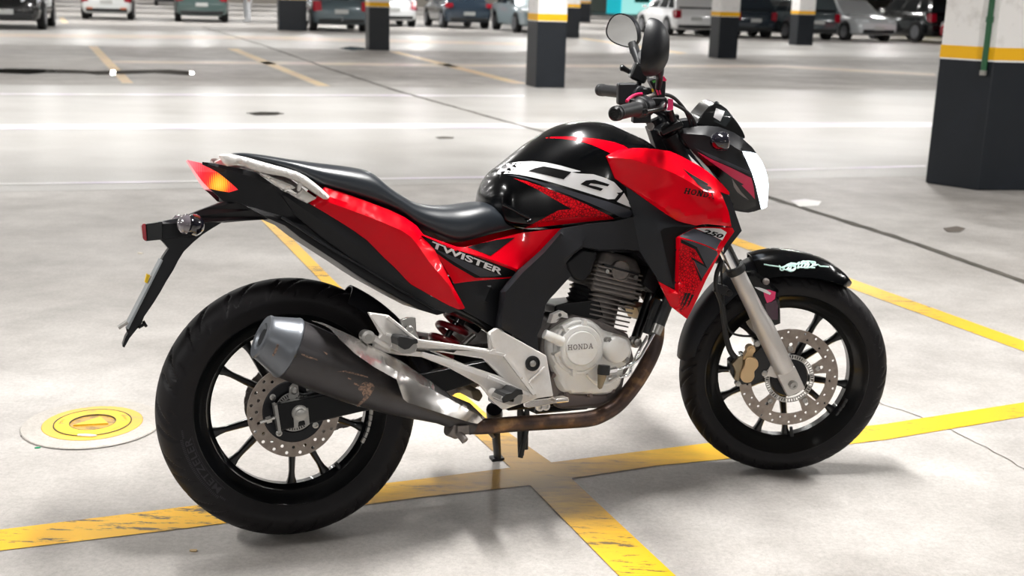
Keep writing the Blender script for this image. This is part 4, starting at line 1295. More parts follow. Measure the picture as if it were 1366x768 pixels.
# --- exhaust
b = MB()
path = [(0.9558,-0.03,0.5372),(0.9617,-0.07,0.5036),(0.9472,-0.105,0.4481),(0.9361,-0.112,0.4062),(0.9135,-0.116,0.3650),(0.8749,-0.122,0.3158),(0.8230,-0.13,0.2687),(0.7780,-0.135,0.2464),(0.7306,-0.138,0.2368),(0.6396,-0.14,0.2390),(0.5388,-0.142,0.2433),(0.4407,-0.143,0.2463),(0.3637,-0.145,0.2569)]
b.tube(path, [.018, .020] + [.0205] * 7 + [.0195] * 4, 22, 7)
hp = b.build('exhaust_pipe', 'pipe', bike, 60)
a0, a1 = [Vector(v) for v in [(-0.0821,-0.205,0.5109),(0.4058,-0.145,0.2584)]]
mx_ = (a1 - a0); ML = mx_.length; mx_ = mx_.normalized()
prof = [(-.006, .030), (-.004, .046), (.0, .049), (.006, .049), (.056, .0655), (.062, .0685), (.066, .0685), (.069, .066), (.10, .0665), (.16, .0655), (.24, .0615), (.30, .056), (.35, .050), (.40, .042), (.44, .034), (.48, .027), (ML, .0235), (ML + .02, .022)]
b = MB(); b.lathe([p_ for p_ in prof if p_[0] >= .064], a0, mx_, 56, oval=(1.0, 1.06), up=(0, 1, 0)); muffler = b.build('muffler', 'muffler', bike, 40)
b = MB(); b.lathe([(.05, .001), (.05, .018), (.004, .021), (-.004, .030)] + [p_ for p_ in prof if -.005 < p_[0] <= .069], a0, mx_, 56, oval=(1.0, 1.06), up=(0, 1, 0)); b.build('muffler_cap', 'muffler_cap', muffler, 32)
b = MB(); b.lathe([(-.001, .019), (.03, .018), (.03, 0)], a0, mx_, 32, up=(0, 1, 0)); b.build('outlet', 'black_plastic', muffler, 32)
sh = [(0.0261,-0.215,0.5410),(0.0535,-0.208,0.5343),(0.1247,-0.19,0.4966),(0.1782,-0.182,0.4647),(0.2415,-0.172,0.4277),(0.2787,-0.168,0.3992),(0.3683,-0.152,0.3312),(0.4156,-0.15,0.3074),(0.4489,-0.162,0.2702),(0.4266,-0.17,0.2589),(0.3997,-0.19,0.2685),(0.2350,-0.25,0.3400),(0.2232,-0.256,0.3507),(0.2068,-0.266,0.3986),(0.1580,-0.264,0.4298),(0.1151,-0.262,0.4637),(0.0842,-0.262,0.4965),(0.0639,-0.25,0.5221),(0.0484,-0.235,0.5320)]
sr = [(0.2176,-0.246,0.4106),(0.2901,-0.216,0.3671),(0.3543,-0.186,0.3284),(0.4330,-0.17,0.2767)]
sr2 = [(0.0413,-0.228,0.5335),(0.0820,-0.232,0.5072),(0.1491,-0.232,0.4594),(0.2134,-0.2562,0.4140)]
shield = panel('heat_shield', sh, 'polished', bike, creases=[sr, sr2], thick=.003, grid=.009, sharp=22)
b = MB(); q = [Vector(v) for v in [(0.3700,-0.15,0.2608),(0.3849,-0.15,0.2520)]]
b.lathe([(-.008, .026), (.022, .026)], Vector(path[-1]) + mx_ * .02, -mx_, 24)
b.lathe([(0, .010), (.03, .010)], Vector([(0.3766,-0.17,0.2435)][0]), (.3, -.4, -.5), 10); b.box([(0.3878,-0.165,0.2488)][0], (.03, .03, .024)); b.build('exhaust_clamp', 'engine_dark', hp, 30, bevel=.003)

# scuffs worn through the muffler's coating
M['scuff'] = mat('scuffed_metal', (150, 122, 104), 0.5, metal=0.3, vary=(160, (64, 60, 60), 0.42, 0.6))
for q in ([(0.1257,-0.262,0.3894),(0.1397,-0.262,0.3950),(0.1568,-0.262,0.3902),(0.1633,-0.262,0.3793),(0.1539,-0.262,0.3629),(0.1410,-0.262,0.3451),(0.1300,-0.262,0.3306),(0.1269,-0.262,0.3378),(0.1381,-0.262,0.3574),(0.1318,-0.262,0.3717),(0.1234,-0.262,0.3776)],
          [(0.0725,-0.262,0.4255),(0.0930,-0.262,0.4262),(0.1200,-0.262,0.4172),(0.1471,-0.262,0.4064),(0.1470,-0.262,0.4037),(0.1198,-0.262,0.4131),(0.0928,-0.262,0.4221)],
          [(0.0991,-0.262,0.4094),(0.1075,-0.262,0.4056),(0.1063,-0.262,0.4030),(0.0989,-0.262,0.4063)], [(0.1139,-0.262,0.3962),(0.1274,-0.262,0.3892),(0.1255,-0.262,0.3860),(0.1120,-0.262,0.3922)],
          [(-0.0519,-0.265,0.4883),(-0.0385,-0.265,0.4933),(-0.0273,-0.265,0.4874),(-0.0200,-0.265,0.4792),(-0.0340,-0.265,0.4843),(-0.0420,-0.265,0.4885)], [(-0.0059,-0.262,0.4745),(0.0088,-0.262,0.4673),(0.0317,-0.262,0.4571),(0.0300,-0.262,0.4549),(0.0069,-0.262,0.4634),(-0.0060,-0.262,0.4711)],
          [(0.0443,-0.262,0.4741),(0.0558,-0.262,0.4681),(0.0523,-0.262,0.4650)]):
    o_ = decal('scuff_mark', q, muffler, 'scuff', muffler, .0006, .006)
b = MB(); q = [(-0.0692,-0.262,0.4726),(-0.0631,-0.262,0.4854),(-0.0575,-0.262,0.4983),(-0.0533,-0.262,0.4970),(-0.0582,-0.262,0.4834),(-0.0654,-0.262,0.4706)]
decal('scuff_mark', q, [c for c in muffler.children if c.name.startswith('muffler_cap')][0], 'scuff', muffler, .0008, .005)

# --- foot-rest bracket castings
br = [(0.1695,-0.165,0.5470),(0.2176,-0.165,0.5374),(0.2881,-0.165,0.4754),(0.3656,-0.165,0.4590),(0.4655,-0.165,0.4380),(0.4640,-0.165,0.4776),(0.4847,-0.165,0.4890),(0.6133,-0.165,0.4112),(0.6280,-0.165,0.3086),(0.5880,-0.165,0.3064),(0.4949,-0.165,0.2859),(0.4649,-0.165,0.3155),(0.4374,-0.165,0.3529),(0.3633,-0.165,0.3992),(0.2937,-0.165,0.4318),(0.2318,-0.165,0.4419),(0.2031,-0.165,0.4494),(0.1767,-0.165,0.4656),(0.1977,-0.165,0.4925)]
win = [(0.3275,-0.165,0.4428),(0.4493,-0.165,0.4154),(0.4920,-0.165,0.3687),(0.4050,-0.165,0.4041)]
win2 = [(0.2124,-0.165,0.5004),(0.2463,-0.165,0.4856),(0.2251,-0.165,0.4567),(0.2073,-0.165,0.4652)]
b = MB(); b.plate(br, -.168, -.150, [win]); bracket = b.build('footrest_bracket', 'silver_cast', bike, 30, bevel=.004, seg=3)
def rib(px_, w=.007, depth=.007, material='silver_cast'):
    P = [Vector((q[0], 0, q[2])) for q in px_]
    b = MB()
    for a_, c_ in zip(P, P[1:]):
        d = (c_ - a_).normalized(); n_ = Vector((-d.z, 0, d.x)) * w / 2
        b.plate([(v.x, v.z) for v in (a_ + n_, c_ + n_, c_ - n_, a_ - n_)], -.168 - depth, -.16)
    return b.build('casting_rib', material, bracket, 30, bevel=.0025)
rib([(0.2127,-0.17,0.5346),(0.2829,-0.17,0.4727),(0.3676,-0.17,0.4540),(0.4617,-0.17,0.4324),(0.5037,-0.17,0.4201)], .008)
rib([(0.2927,-0.17,0.4415),(0.3697,-0.17,0.4103),(0.4557,-0.17,0.3723),(0.5628,-0.17,0.3188)], .010)
rib([(0.4999,-0.17,0.4222),(0.5426,-0.17,0.3615),(0.5746,-0.17,0.3177)], .008, .010)
rib([(0.1735,-0.17,0.5424),(0.2074,-0.17,0.4941),(0.2359,-0.17,0.4832),(0.2185,-0.17,0.4578)], .006)
rib([(0.4652,-0.17,0.4762),(0.4773,-0.17,0.4386),(0.4655,-0.17,0.4321)], .006)
rib([(0.6065,-0.17,0.3842),(0.5638,-0.17,0.3504),(0.5824,-0.17,0.3152)], .005, .004)
pv = [(0.5742,-0.17,0.3950)][0]
b = MB(); b.lathe([(-.02, .019), (.004, .019), (.005, .016), (.001, .015), (.001, .008)], (pv[0], -.168, pv[2]), (0, -1, 0), 28); b.build('pivot_bush', 'soft_rubber', bracket, 30)
b = MB(); b.lathe([(0, .008), (.005, .008), (.006, .004)], (pv[0], -.168, pv[2]), (0, -1, 0), 16); b.build('pivot_bolt', 'steel', bracket, 30)
for px_, r in (([(0.4677,-0.17,0.3317)][0], .0125), ([(0.2676,-0.17,0.5007)][0], .009)):
    b = MB(); b.lathe([(-.004, r), (.004, r * .95), (.006, r * .7)], (px_[0], -.168, px_[2]), (0, -1, 0), 20); b.build('bracket_bolt', 'silver_cast' if r > .01 else 'steel', bracket, 40)
b = MB(); b.plate([(0.2683,-0.15,0.5275),(0.2867,-0.15,0.5263),(0.2872,-0.15,0.4920),(0.2956,-0.15,0.4697),(0.2877,-0.15,0.4577),(0.2592,-0.15,0.4849),(0.2479,-0.15,0.5216)], -.155, -.14); b.build('subframe_tab', 'steel', bracket, 30, bevel=.002)
q = [(0.1624,-0.19,0.4913)][0]
b = MB(); b.lathe([(-.04, .0145), (-.012, .0145), (-.010, .010), (-.004, .010), (-.004, .0155), (.002, .0155), (.003, .008), (.008, .008), (.008, .003)], q, (0, -1, 0), 24); b.build('muffler_bolt', 'steel', bracket, 30)
b = MB(); b.tube([(0.1699,-0.16,0.4887),(0.1926,-0.16,0.4746),(0.2190,-0.16,0.4566)], .011, 12); b.build('muffler_stay', 'silver_cast', bracket, 30)
# pillion peg, rider peg, brake pedal
def peg(near_px_poly, y0, y1, rubber_poly, parent):
    b = MB(); b.plate(near_px_poly, y0, y1); o = b.build('peg_body', 'steel', parent, 30, bevel=.004)
    b = MB(); b.plate(rubber_poly, y0 + .002, y1 - .003); r_ = b.build('peg_rubber', 'soft_rubber', parent, 30, bevel=.005, seg=3)
peg([(0.2213,-0.235,0.4769),(0.2297,-0.235,0.4659),(0.2423,-0.235,0.4702),(0.2534,-0.235,0.4798),(0.2659,-0.235,0.4789),(0.2681,-0.235,0.4665),(0.2650,-0.235,0.4545),(0.2522,-0.235,0.4502),(0.2327,-0.235,0.4517),(0.2222,-0.235,0.4577)], -.17, -.232, [(0.2200,-0.235,0.4892),(0.2255,-0.235,0.4932),(0.2467,-0.235,0.4899),(0.2572,-0.235,0.4848),(0.2679,-0.235,0.4840),(0.2693,-0.235,0.4734),(0.2585,-0.235,0.4725),(0.2474,-0.235,0.4628),(0.2366,-0.235,0.4610),(0.2211,-0.235,0.4717)], bracket)
peg([(0.4672,-0.25,0.3353),(0.4782,-0.25,0.3254),(0.4916,-0.25,0.3314),(0.5034,-0.25,0.3412),(0.5166,-0.25,0.3401),(0.5200,-0.25,0.3271),(0.5137,-0.25,0.3096),(0.4890,-0.25,0.3100),(0.4741,-0.25,0.3150),(0.4612,-0.25,0.3251)], -.175, -.245, [(0.4651,-0.25,0.3283),(0.4749,-0.25,0.3401),(0.4901,-0.25,0.3406),(0.5017,-0.25,0.3495),(0.5168,-0.25,0.3455),(0.5193,-0.25,0.3344),(0.5069,-0.25,0.3337),(0.4952,-0.25,0.3257),(0.4799,-0.25,0.3198),(0.4685,-0.25,0.3173)], bracket)
b = MB(); b.plate([(0.5392,-0.19,0.3034),(0.5550,-0.19,0.3076),(0.6141,-0.19,0.3088),(0.6380,-0.19,0.3086),(0.6518,-0.19,0.3027),(0.6516,-0.19,0.2971),(0.6356,-0.19,0.2957),(0.6177,-0.19,0.2964),(0.5505,-0.19,0.2913),(0.5408,-0.19,0.2940)], -.20, -.188); pedal = b.build('brake_pedal', 'polished', bracket, 30, bevel=.002)
b = MB(); b.box([(0.6279,-0.21,0.3069)][0], (.036, .036, .012)); b.build('pedal_pad', 'polished', bracket, 30, bevel=.004)
b = MB(); b.slab([(0.4434,-0.07,0.3239),(0.4672,-0.07,0.3256),(0.4765,-0.07,0.3077),(0.4660,-0.07,0.2933),(0.4504,-0.07,0.3004)]); b.build('brake_switch', 'bronze', bracket, 30, bevel=.004)
for part in (bracket,):
    mirror(part)

# ------------------------------------------------------------------ bodywork
# --- seat
seat = body('seat', [(-0.1228,0,0.9239),(-0.1104,0,0.9293),(-0.0877,0,0.9303),(-0.0528,0,0.9261),(0.0178,0,0.9131),(0.0879,0,0.9027),(0.1445,0,0.8951),(0.1962,0,0.8867),(0.2129,0,0.8817),(0.2285,0,0.8693),(0.2437,0,0.8532),(0.2602,0,0.8380),(0.2843,0,0.8224),(0.3105,0,0.8058),(0.3276,0,0.7990),(0.3526,0,0.7939),(0.3849,0,0.7910),(0.4152,0,0.7907),(0.4430,0,0.7925),(0.4710,0,0.7958),(0.5012,0,0.7992),(0.5139,-0.04,0.7933),(0.5346,-0.06,0.7793),(0.5607,-0.075,0.7596),(0.5917,-0.085,0.7350)],
            [(-0.1303,-0.07,0.9157),(-0.0867,-0.09,0.9157),(0.0223,-0.11,0.8815),(0.0529,-0.11,0.8651),(0.0853,-0.11,0.8444),(0.1511,-0.11,0.8230),(0.1839,-0.11,0.8113),(0.2449,-0.11,0.7889),(0.2811,-0.11,0.7715),(0.2971,-0.11,0.7536),(0.3336,-0.11,0.7306),(0.3799,-0.11,0.7060),(0.4134,-0.11,0.6944),(0.4486,-0.11,0.7003),(0.5009,-0.11,0.7115),(0.5470,-0.11,0.7202),(0.5789,-0.11,0.7264)],
            [(-.14, .055), (-.08, .085), (.02, .105), (.12, .112), (.22, .112), (.30, .118), (.38, .125), (.46, .118), (.54, .100), (.62, .082)],
            'seat_vinyl', bike, n=90, m=36, e_top=2.7, e_bot=5, mid=.34)

# --- fuel tank
tank = body('fuel_tank', [(0.5061,0,0.8015),(0.5069,-0.02,0.8298),(0.5271,0,0.8573),(0.5504,0,0.8768),(0.5792,0,0.8959),(0.6132,0,0.9206),(0.6491,0,0.9456),(0.6978,0,0.9735),(0.7234,0,0.9856),(0.7467,0,0.9931),(0.7680,0,0.9964),(0.8042,0,0.9961),(0.8320,0,0.9943),(0.8534,0,0.9902),(0.8812,0,0.9781),(0.9027,0,0.9689),(0.9259,0,0.9597),(0.9570,0,0.9464),(0.9764,0,0.9262),(1.0201,0,0.8903),(1.0641,0,0.8490)],
            [(0.4556,-0.135,0.7926),(0.4720,-0.135,0.7684),(0.5154,-0.135,0.7393),(0.5854,-0.135,0.7218),(0.6812,-0.135,0.7180),(0.7590,-0.135,0.7263),(0.8254,-0.135,0.7313),(0.8738,-0.135,0.7352),(0.9484,-0.135,0.7421),(1.0025,-0.135,0.7498)],
            [(.46, .070), (.50, .095), (.56, .118), (.64, .137), (.72, .150), (.80, .156), (.88, .150), (.98, .13), (1.06, .10)],
            'black_paint', bike, n=80, m=48, e_top=2.5, e_bot=7, mid=.42, cap=.05)
b = MB(); p_ = Vector([(0.8467,0,0.9824)][0]); b.lathe([(-.02, .045), (.006, .045), (.010, .038), (.011, 0)], p_ + Vector((0, 0, -.004)), (.18, 0, 1), 36); b.build('fuel_cap', 'dark_metal', tank, 30)
def tdec(name, px_, m_, off=.0009, both=False, grid=.009):
    d = decal(name, px_, tank, m_, tank, off, grid)
    if both:
        mirror(d)
    return d
tdec('red_flash', [(0.6653,-0.1,0.9521),(0.6805,-0.1,0.9537),(0.6968,-0.1,0.9531),(0.7232,-0.1,0.9517),(0.7478,-0.1,0.9483),(0.7745,-0.1,0.9453),(0.7993,-0.1,0.9404),(0.8262,-0.1,0.9347),(0.8512,-0.1,0.9259),(0.8615,-0.1,0.9190),(0.8465,-0.1,0.9107),(0.8203,-0.1,0.9026),(0.8116,-0.1,0.9046),(0.7881,-0.1,0.9165),(0.7647,-0.1,0.9280),(0.7433,-0.1,0.9363),(0.7223,-0.1,0.9421),(0.6946,-0.1,0.9479)], 'red_paint', both=True)
tdec('white_letter_film', [(0.5301,-0.15,0.8630),(0.5501,-0.15,0.8790),(0.5672,-0.15,0.8897),(0.5896,-0.15,0.8931),(0.6163,-0.15,0.8926),(0.6447,-0.15,0.8879),(0.6763,-0.15,0.8792),(0.7261,-0.15,0.8634),(0.7018,-0.15,0.8616),(0.7199,-0.15,0.8580),(0.7584,-0.15,0.8550),(0.7868,-0.15,0.8457),(0.8132,-0.15,0.8338),(0.8364,-0.15,0.8105),(0.8247,-0.15,0.8033),(0.8140,-0.15,0.7915),(0.7946,-0.15,0.7916),(0.7548,-0.15,0.8046),(0.7146,-0.15,0.8177),(0.6807,-0.15,0.8287),(0.6451,-0.15,0.8400),(0.6079,-0.15,0.8516),(0.5767,-0.15,0.8601),(0.5573,-0.15,0.8638)], 'white_decal', .0010)
tdec('white_letter_film', [(0.8190,-0.15,0.7850),(0.8286,-0.15,0.7937),(0.8404,-0.15,0.8066),(0.8633,-0.15,0.7680),(0.8447,-0.15,0.7743)], 'white_decal', .0010)
tdec('letter_gap', [(0.5995,-0.15,0.8680),(0.6165,-0.15,0.8746),(0.6364,-0.15,0.8786),(0.6680,-0.15,0.8709),(0.7018,-0.15,0.8621),(0.6915,-0.15,0.8536),(0.6812,-0.15,0.8446),(0.6554,-0.15,0.8516),(0.6318,-0.15,0.8588)], 'black_decal', .0018)
tdec('letter_gap', [(0.7231,-0.15,0.8313),(0.7376,-0.15,0.8402),(0.7600,-0.15,0.8415),(0.7783,-0.15,0.8358),(0.8000,-0.15,0.8285),(0.7943,-0.15,0.8237),(0.7699,-0.15,0.8297),(0.7496,-0.15,0.8328),(0.7445,-0.15,0.8288),(0.7636,-0.15,0.8246),(0.7829,-0.15,0.8184),(0.7755,-0.15,0.8130),(0.7512,-0.15,0.8204)], 'black_decal', .0018)
tdec('letter_gap', [(0.8140,-0.15,0.7912),(0.8247,-0.15,0.8025),(0.8186,-0.15,0.8072),(0.8332,-0.15,0.8076),(0.8362,-0.15,0.8048),(0.8244,-0.15,0.7920),(0.8190,-0.15,0.7846)], 'black_decal', .0016)
tdec('grey_stripe', [(0.5514,-0.15,0.8618),(0.5766,-0.15,0.8564),(0.6155,-0.15,0.8437),(0.6805,-0.15,0.8217),(0.7344,-0.15,0.8041),(0.7994,-0.15,0.7841),(0.8528,-0.15,0.7653),(0.8693,-0.15,0.7564),(0.8627,-0.15,0.7433),(0.8418,-0.15,0.7433),(0.8273,-0.15,0.7476),(0.7905,-0.15,0.7639),(0.7541,-0.15,0.7801),(0.6940,-0.15,0.8057),(0.6348,-0.15,0.8296),(0.5862,-0.15,0.8496)], 'grey_decal', .0010, both=True)
tdec('red_chevron', [(0.5637,-0.15,0.8516),(0.5938,-0.15,0.8421),(0.6230,-0.15,0.8303),(0.6583,-0.15,0.8156),(0.6939,-0.15,0.8008),(0.7338,-0.15,0.7824),(0.7740,-0.15,0.7624),(0.8188,-0.15,0.7413),(0.7733,-0.15,0.7391),(0.7222,-0.15,0.7365),(0.6616,-0.15,0.7320),(0.6117,-0.15,0.7280),(0.5810,-0.15,0.7248),(0.5960,-0.15,0.7327),(0.6202,-0.15,0.7455),(0.6444,-0.15,0.7579),(0.6662,-0.15,0.7687),(0.6998,-0.15,0.7698),(0.6753,-0.15,0.7847),(0.6498,-0.15,0.8000),(0.6148,-0.15,0.8217)], 'red_cells', .0010, both=True)
tdec('red_chevron_edge', [(0.6963,-0.15,0.7503),(0.7531,-0.15,0.7473),(0.8188,-0.15,0.7413),(0.7733,-0.15,0.7391),(0.7222,-0.15,0.7361),(0.6616,-0.15,0.7317),(0.6116,-0.15,0.7277),(0.5809,-0.15,0.7245),(0.6159,-0.15,0.7375),(0.6560,-0.15,0.7441)], 'red_paint', .0016, both=True)
b = MB(); b.tube([(q[0], -.122 + i * -.004, q[2]) for i, q in enumerate([(0.5264,-0.125,0.7875),(0.5514,-0.125,0.7748),(0.5765,-0.125,0.7599),(0.5901,-0.125,0.7524),(0.5929,-0.125,0.7463),(0.5818,-0.125,0.7415)])], .0042, 8, 5); b.build('tank_lip', 'black_paint', tank, 50)

# --- radiator shrouds
red_o = [(0.7950,-0.157,0.8990),(0.8123,-0.152,0.9077),(0.8327,-0.146,0.9151),(0.8755,-0.142,0.9191),(0.9070,-0.142,0.9182),(0.9366,-0.142,0.9156),(0.9766,-0.146,0.9090),(1.0058,-0.152,0.8952),(1.0282,-0.158,0.8824),(1.0496,-0.165,0.8694),(1.0686,-0.174,0.8541),(1.0851,-0.184,0.8377),(1.1013,-0.192,0.8194),(1.1157,-0.2,0.7993),(1.1157,-0.2,0.7928),(1.1006,-0.2,0.7975),(1.0885,-0.2,0.8013),(1.0948,-0.2,0.7907),(1.1010,-0.2,0.7771),(1.1138,-0.198,0.7489),(1.1224,-0.196,0.7102),(1.0874,-0.197,0.7154),(1.0539,-0.197,0.7201),(1.0361,-0.196,0.7197),(1.0215,-0.195,0.7172),(0.9928,-0.193,0.7243),(0.9701,-0.19,0.7316),(0.9294,-0.182,0.7604),(0.8689,-0.166,0.8070),(0.8415,-0.16,0.8260),(0.8154,-0.157,0.8433),(0.8041,-0.157,0.8720)]
c1 = [(0.7976,-0.161,0.8956),(0.8195,-0.176,0.8934),(0.8455,-0.186,0.8895),(0.8956,-0.197,0.8723),(0.9277,-0.203,0.8621),(0.9596,-0.208,0.8492),(0.9948,-0.214,0.8290),(1.0281,-0.217,0.8073),(1.0573,-0.215,0.7886),(1.0856,-0.21,0.7699)]
c2 = [(0.8697,-0.17,0.8130),(0.9246,-0.192,0.7696),(0.9869,-0.205,0.7429),(1.0497,-0.207,0.7330),(1.1130,-0.202,0.7191)]
shroud = panel('tank_shroud', red_o, 'red_paint', bike, creases=[c1, c2], thick=.004, grid=.0105, sharp=40, lip=.012)
# wing emblem and maker's lettering on the shroud
def sdec(name, px_, m_, t=None, off=.0009, grid=.006):
    return decal(name, px_, t or shroud, m_, t or shroud, off, grid)
for w_ in ('914,222.4 918,226.4 926,233 936,240.6 945,246.6 950,250.6 948,252.4 938,246 928,239 919,231',
           '917.8,228.6 923,234.6 930,240.6 938,246.6 944,250.6 949,254 950.6,252 951,255.6 946,256.4 937,250.8 929,244.6 922,238',
           '925,238.4 931,244 938,249.4 944,253.6 949,256.6 943,257.4 935,252.6 929,246.6'):
    o_ = sdec('wing_emblem', [q for q in [(-0.5788,-0.205,1.2434)]] and [], 'black_decal') if False else None
for o_px in ([(0.9873,-0.206,0.8689),(0.9935,-0.206,0.8616),(1.0081,-0.206,0.8503),(1.0270,-0.206,0.8389),(1.0439,-0.206,0.8294),(1.0566,-0.206,0.8215),(1.0522,-0.206,0.8178),(1.0331,-0.206,0.8278),(1.0142,-0.206,0.8389),(0.9967,-0.206,0.8532)],
             [(0.9946,-0.206,0.8559),(1.0037,-0.206,0.8467),(1.0205,-0.206,0.8345),(1.0373,-0.206,0.8246),(1.0500,-0.206,0.8171),(1.0608,-0.206,0.8153),(1.0636,-0.206,0.8099),(1.0554,-0.206,0.8078),(1.0371,-0.206,0.8159),(1.0194,-0.206,0.8270),(1.0048,-0.206,0.8395)],
             [(1.0099,-0.206,0.8375),(1.0225,-0.206,0.8281),(1.0372,-0.206,0.8190),(1.0521,-0.206,0.8113),(1.0489,-0.206,0.8046),(1.0327,-0.206,0.8107),(1.0180,-0.206,0.8221)]):
    sdec('wing_emblem', o_px, 'black_decal')['one_side'] = 1
lay_strokes('shroud_lettering', 'HONDA', [(0.9798,-0.207,0.7998)][0], [(1.0616,-0.207,0.7833)][0], Vector([(0.9844,-0.207,0.8140)][0]) - Vector([(0.9798,-0.207,0.7998)][0]), shroud, 'black_decal', shroud, .0012, .26)

# black mid shroud, its air inlet's shade laid on as flat black film
blk_o = [(0.8186,-0.15,0.8434),(0.8452,-0.152,0.8261),(0.8727,-0.158,0.8071),(0.9335,-0.174,0.7603),(0.9743,-0.182,0.7314),(1.0253,-0.188,0.7169),(1.0230,-0.188,0.7109),(0.9765,-0.186,0.6917),(0.9700,-0.186,0.6882),(0.9695,-0.18,0.6269),(0.9706,-0.172,0.5533),(0.9475,-0.17,0.5661),(0.9267,-0.168,0.5786),(0.8979,-0.166,0.6222),(0.8727,-0.164,0.6633),(0.8531,-0.162,0.7165),(0.8504,-0.16,0.7363),(0.8642,-0.158,0.7471),(0.8614,-0.154,0.7662),(0.8414,-0.15,0.8047)]
inl = [(0.9168,-0.186,0.7067),(0.9268,-0.187,0.7166),(0.9592,-0.188,0.7210),(1.0208,-0.19,0.7175)]
ce = [(0.8633,-0.16,0.7471),(0.8930,-0.17,0.7469),(0.9299,-0.18,0.7410),(0.9710,-0.186,0.7281)]
ce2 = [(0.9168,-0.186,0.7067),(0.9330,-0.182,0.6516),(0.9679,-0.174,0.5575)]
mid = panel('shroud_lower', blk_o, 'grey_plastic', bike, creases=[inl, ce, ce2], thick=.006, grid=.010, sharp=30)
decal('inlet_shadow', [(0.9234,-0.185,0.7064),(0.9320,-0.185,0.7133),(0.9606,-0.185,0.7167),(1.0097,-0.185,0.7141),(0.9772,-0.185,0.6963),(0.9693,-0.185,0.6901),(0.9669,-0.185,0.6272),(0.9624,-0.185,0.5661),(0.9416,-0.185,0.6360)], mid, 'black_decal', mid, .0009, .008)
# red lower wing with its facets
low_o = [(1.0209,-0.192,0.7126),(1.0543,-0.194,0.7128),(1.1285,-0.19,0.7076),(1.1363,-0.186,0.6975),(1.1090,-0.188,0.6669),(1.0909,-0.188,0.6410),(1.0546,-0.18,0.5762),(1.0317,-0.172,0.5265),(1.0049,-0.166,0.4772),(0.9827,-0.165,0.4941),(0.9595,-0.165,0.5130),(0.9426,-0.166,0.5449),(0.9250,-0.168,0.5780),(0.9465,-0.172,0.5651),(0.9674,-0.178,0.5527),(0.9674,-0.184,0.6271),(0.9667,-0.19,0.6884),(0.9739,-0.191,0.6927)]
lc1 = [(0.9691,-0.204,0.6886),(0.9987,-0.208,0.6798),(1.0358,-0.21,0.6668),(1.0761,-0.203,0.6514)]
lc2 = [(0.9678,-0.204,0.6867),(0.9664,-0.2,0.6278),(0.9678,-0.192,0.5528),(0.9740,-0.18,0.5113)]
lowp = panel('shroud_wing', low_o, 'red_paint', bike, creases=[lc1, lc2], thick=.005, grid=.009, sharp=18)
ld = lambda n_, p_, m_, off=.0009: decal(n_, p_, lowp, m_, lowp, off, .007)
ld('grey_panel', [(0.9716,-0.205,0.6912),(0.9923,-0.205,0.7017),(1.0147,-0.205,0.7103),(1.0522,-0.205,0.6958),(1.0938,-0.205,0.6765),(1.0733,-0.205,0.6539),(1.0386,-0.205,0.6681),(1.0003,-0.205,0.6816)], 'grey_decal')
ld('number_panel', [(1.0208,-0.2,0.7100),(1.0380,-0.2,0.7107),(1.0747,-0.2,0.7086),(1.0934,-0.2,0.7064),(1.1115,-0.2,0.6960),(1.0971,-0.2,0.6766),(1.0592,-0.2,0.6924)], 'white_decal')
ld('grey_bolt', [(0.9733,-0.2,0.6845),(1.0175,-0.2,0.6605),(1.0509,-0.2,0.6110),(1.0121,-0.2,0.6298),(1.0415,-0.2,0.5788),(1.0617,-0.2,0.6097),(1.0819,-0.2,0.6407),(1.0751,-0.2,0.6494),(1.0412,-0.2,0.6637),(1.0029,-0.2,0.6776)], 'grey_decal')
ld('black_edge', [(0.9711,-0.2,0.6846),(1.0154,-0.2,0.6629),(1.0542,-0.2,0.6062),(1.0082,-0.2,0.6304),(1.0423,-0.2,0.5768),(1.0379,-0.2,0.5724),(1.0029,-0.2,0.6386),(1.0423,-0.2,0.6172),(1.0110,-0.2,0.6574),(0.9709,-0.2,0.6759)], 'black_decal', .0014)
ld('red_cell_film', [(0.9717,-0.2,0.6740),(1.0101,-0.2,0.6559),(1.0390,-0.2,0.6216),(1.0020,-0.2,0.6394),(1.0361,-0.2,0.5706),(1.0146,-0.2,0.5353),(0.9891,-0.2,0.4946),(0.9711,-0.2,0.5103),(0.9679,-0.2,0.5533),(0.9697,-0.2,0.6276)], 'red_cells')
lay('number_lettering', *text_flat('250', .04, .3), [(1.0343,-0.2,0.6984)][0], [(1.0971,-0.2,0.6797)][0], Vector([(1.0393,-0.2,0.7096)][0]) - Vector([(1.0343,-0.2,0.6984)][0]), lowp, 'black_decal', lowp, .0022)
for cx in (0, 5.6, 11):
    pass
ld('claw_mark', [(0.9893,-0.19,0.5465),(0.9979,-0.19,0.5468),(0.9951,-0.19,0.5404),(0.9897,-0.19,0.5292),(0.9848,-0.19,0.5210),(0.9773,-0.19,0.5115),(0.9819,-0.19,0.5250),(0.9878,-0.19,0.5374)], 'black_decal', .0016)['one_side'] = 1
ld('claw_mark', [(0.9996,-0.19,0.5455),(1.0090,-0.19,0.5453),(1.0067,-0.19,0.5382),(0.9995,-0.19,0.5259),(0.9949,-0.19,0.5146),(0.9834,-0.19,0.5007),(0.9894,-0.19,0.5157),(0.9940,-0.19,0.5308)], 'black_decal', .0016)['one_side'] = 1
ld('claw_mark', [(1.0115,-0.19,0.5414),(1.0201,-0.19,0.5389),(1.0165,-0.19,0.5337),(1.0111,-0.19,0.5233),(1.0079,-0.19,0.5150),(0.9986,-0.19,0.5036),(1.0032,-0.19,0.5160),(1.0077,-0.19,0.5281)], 'black_decal', .0016)['one_side'] = 1
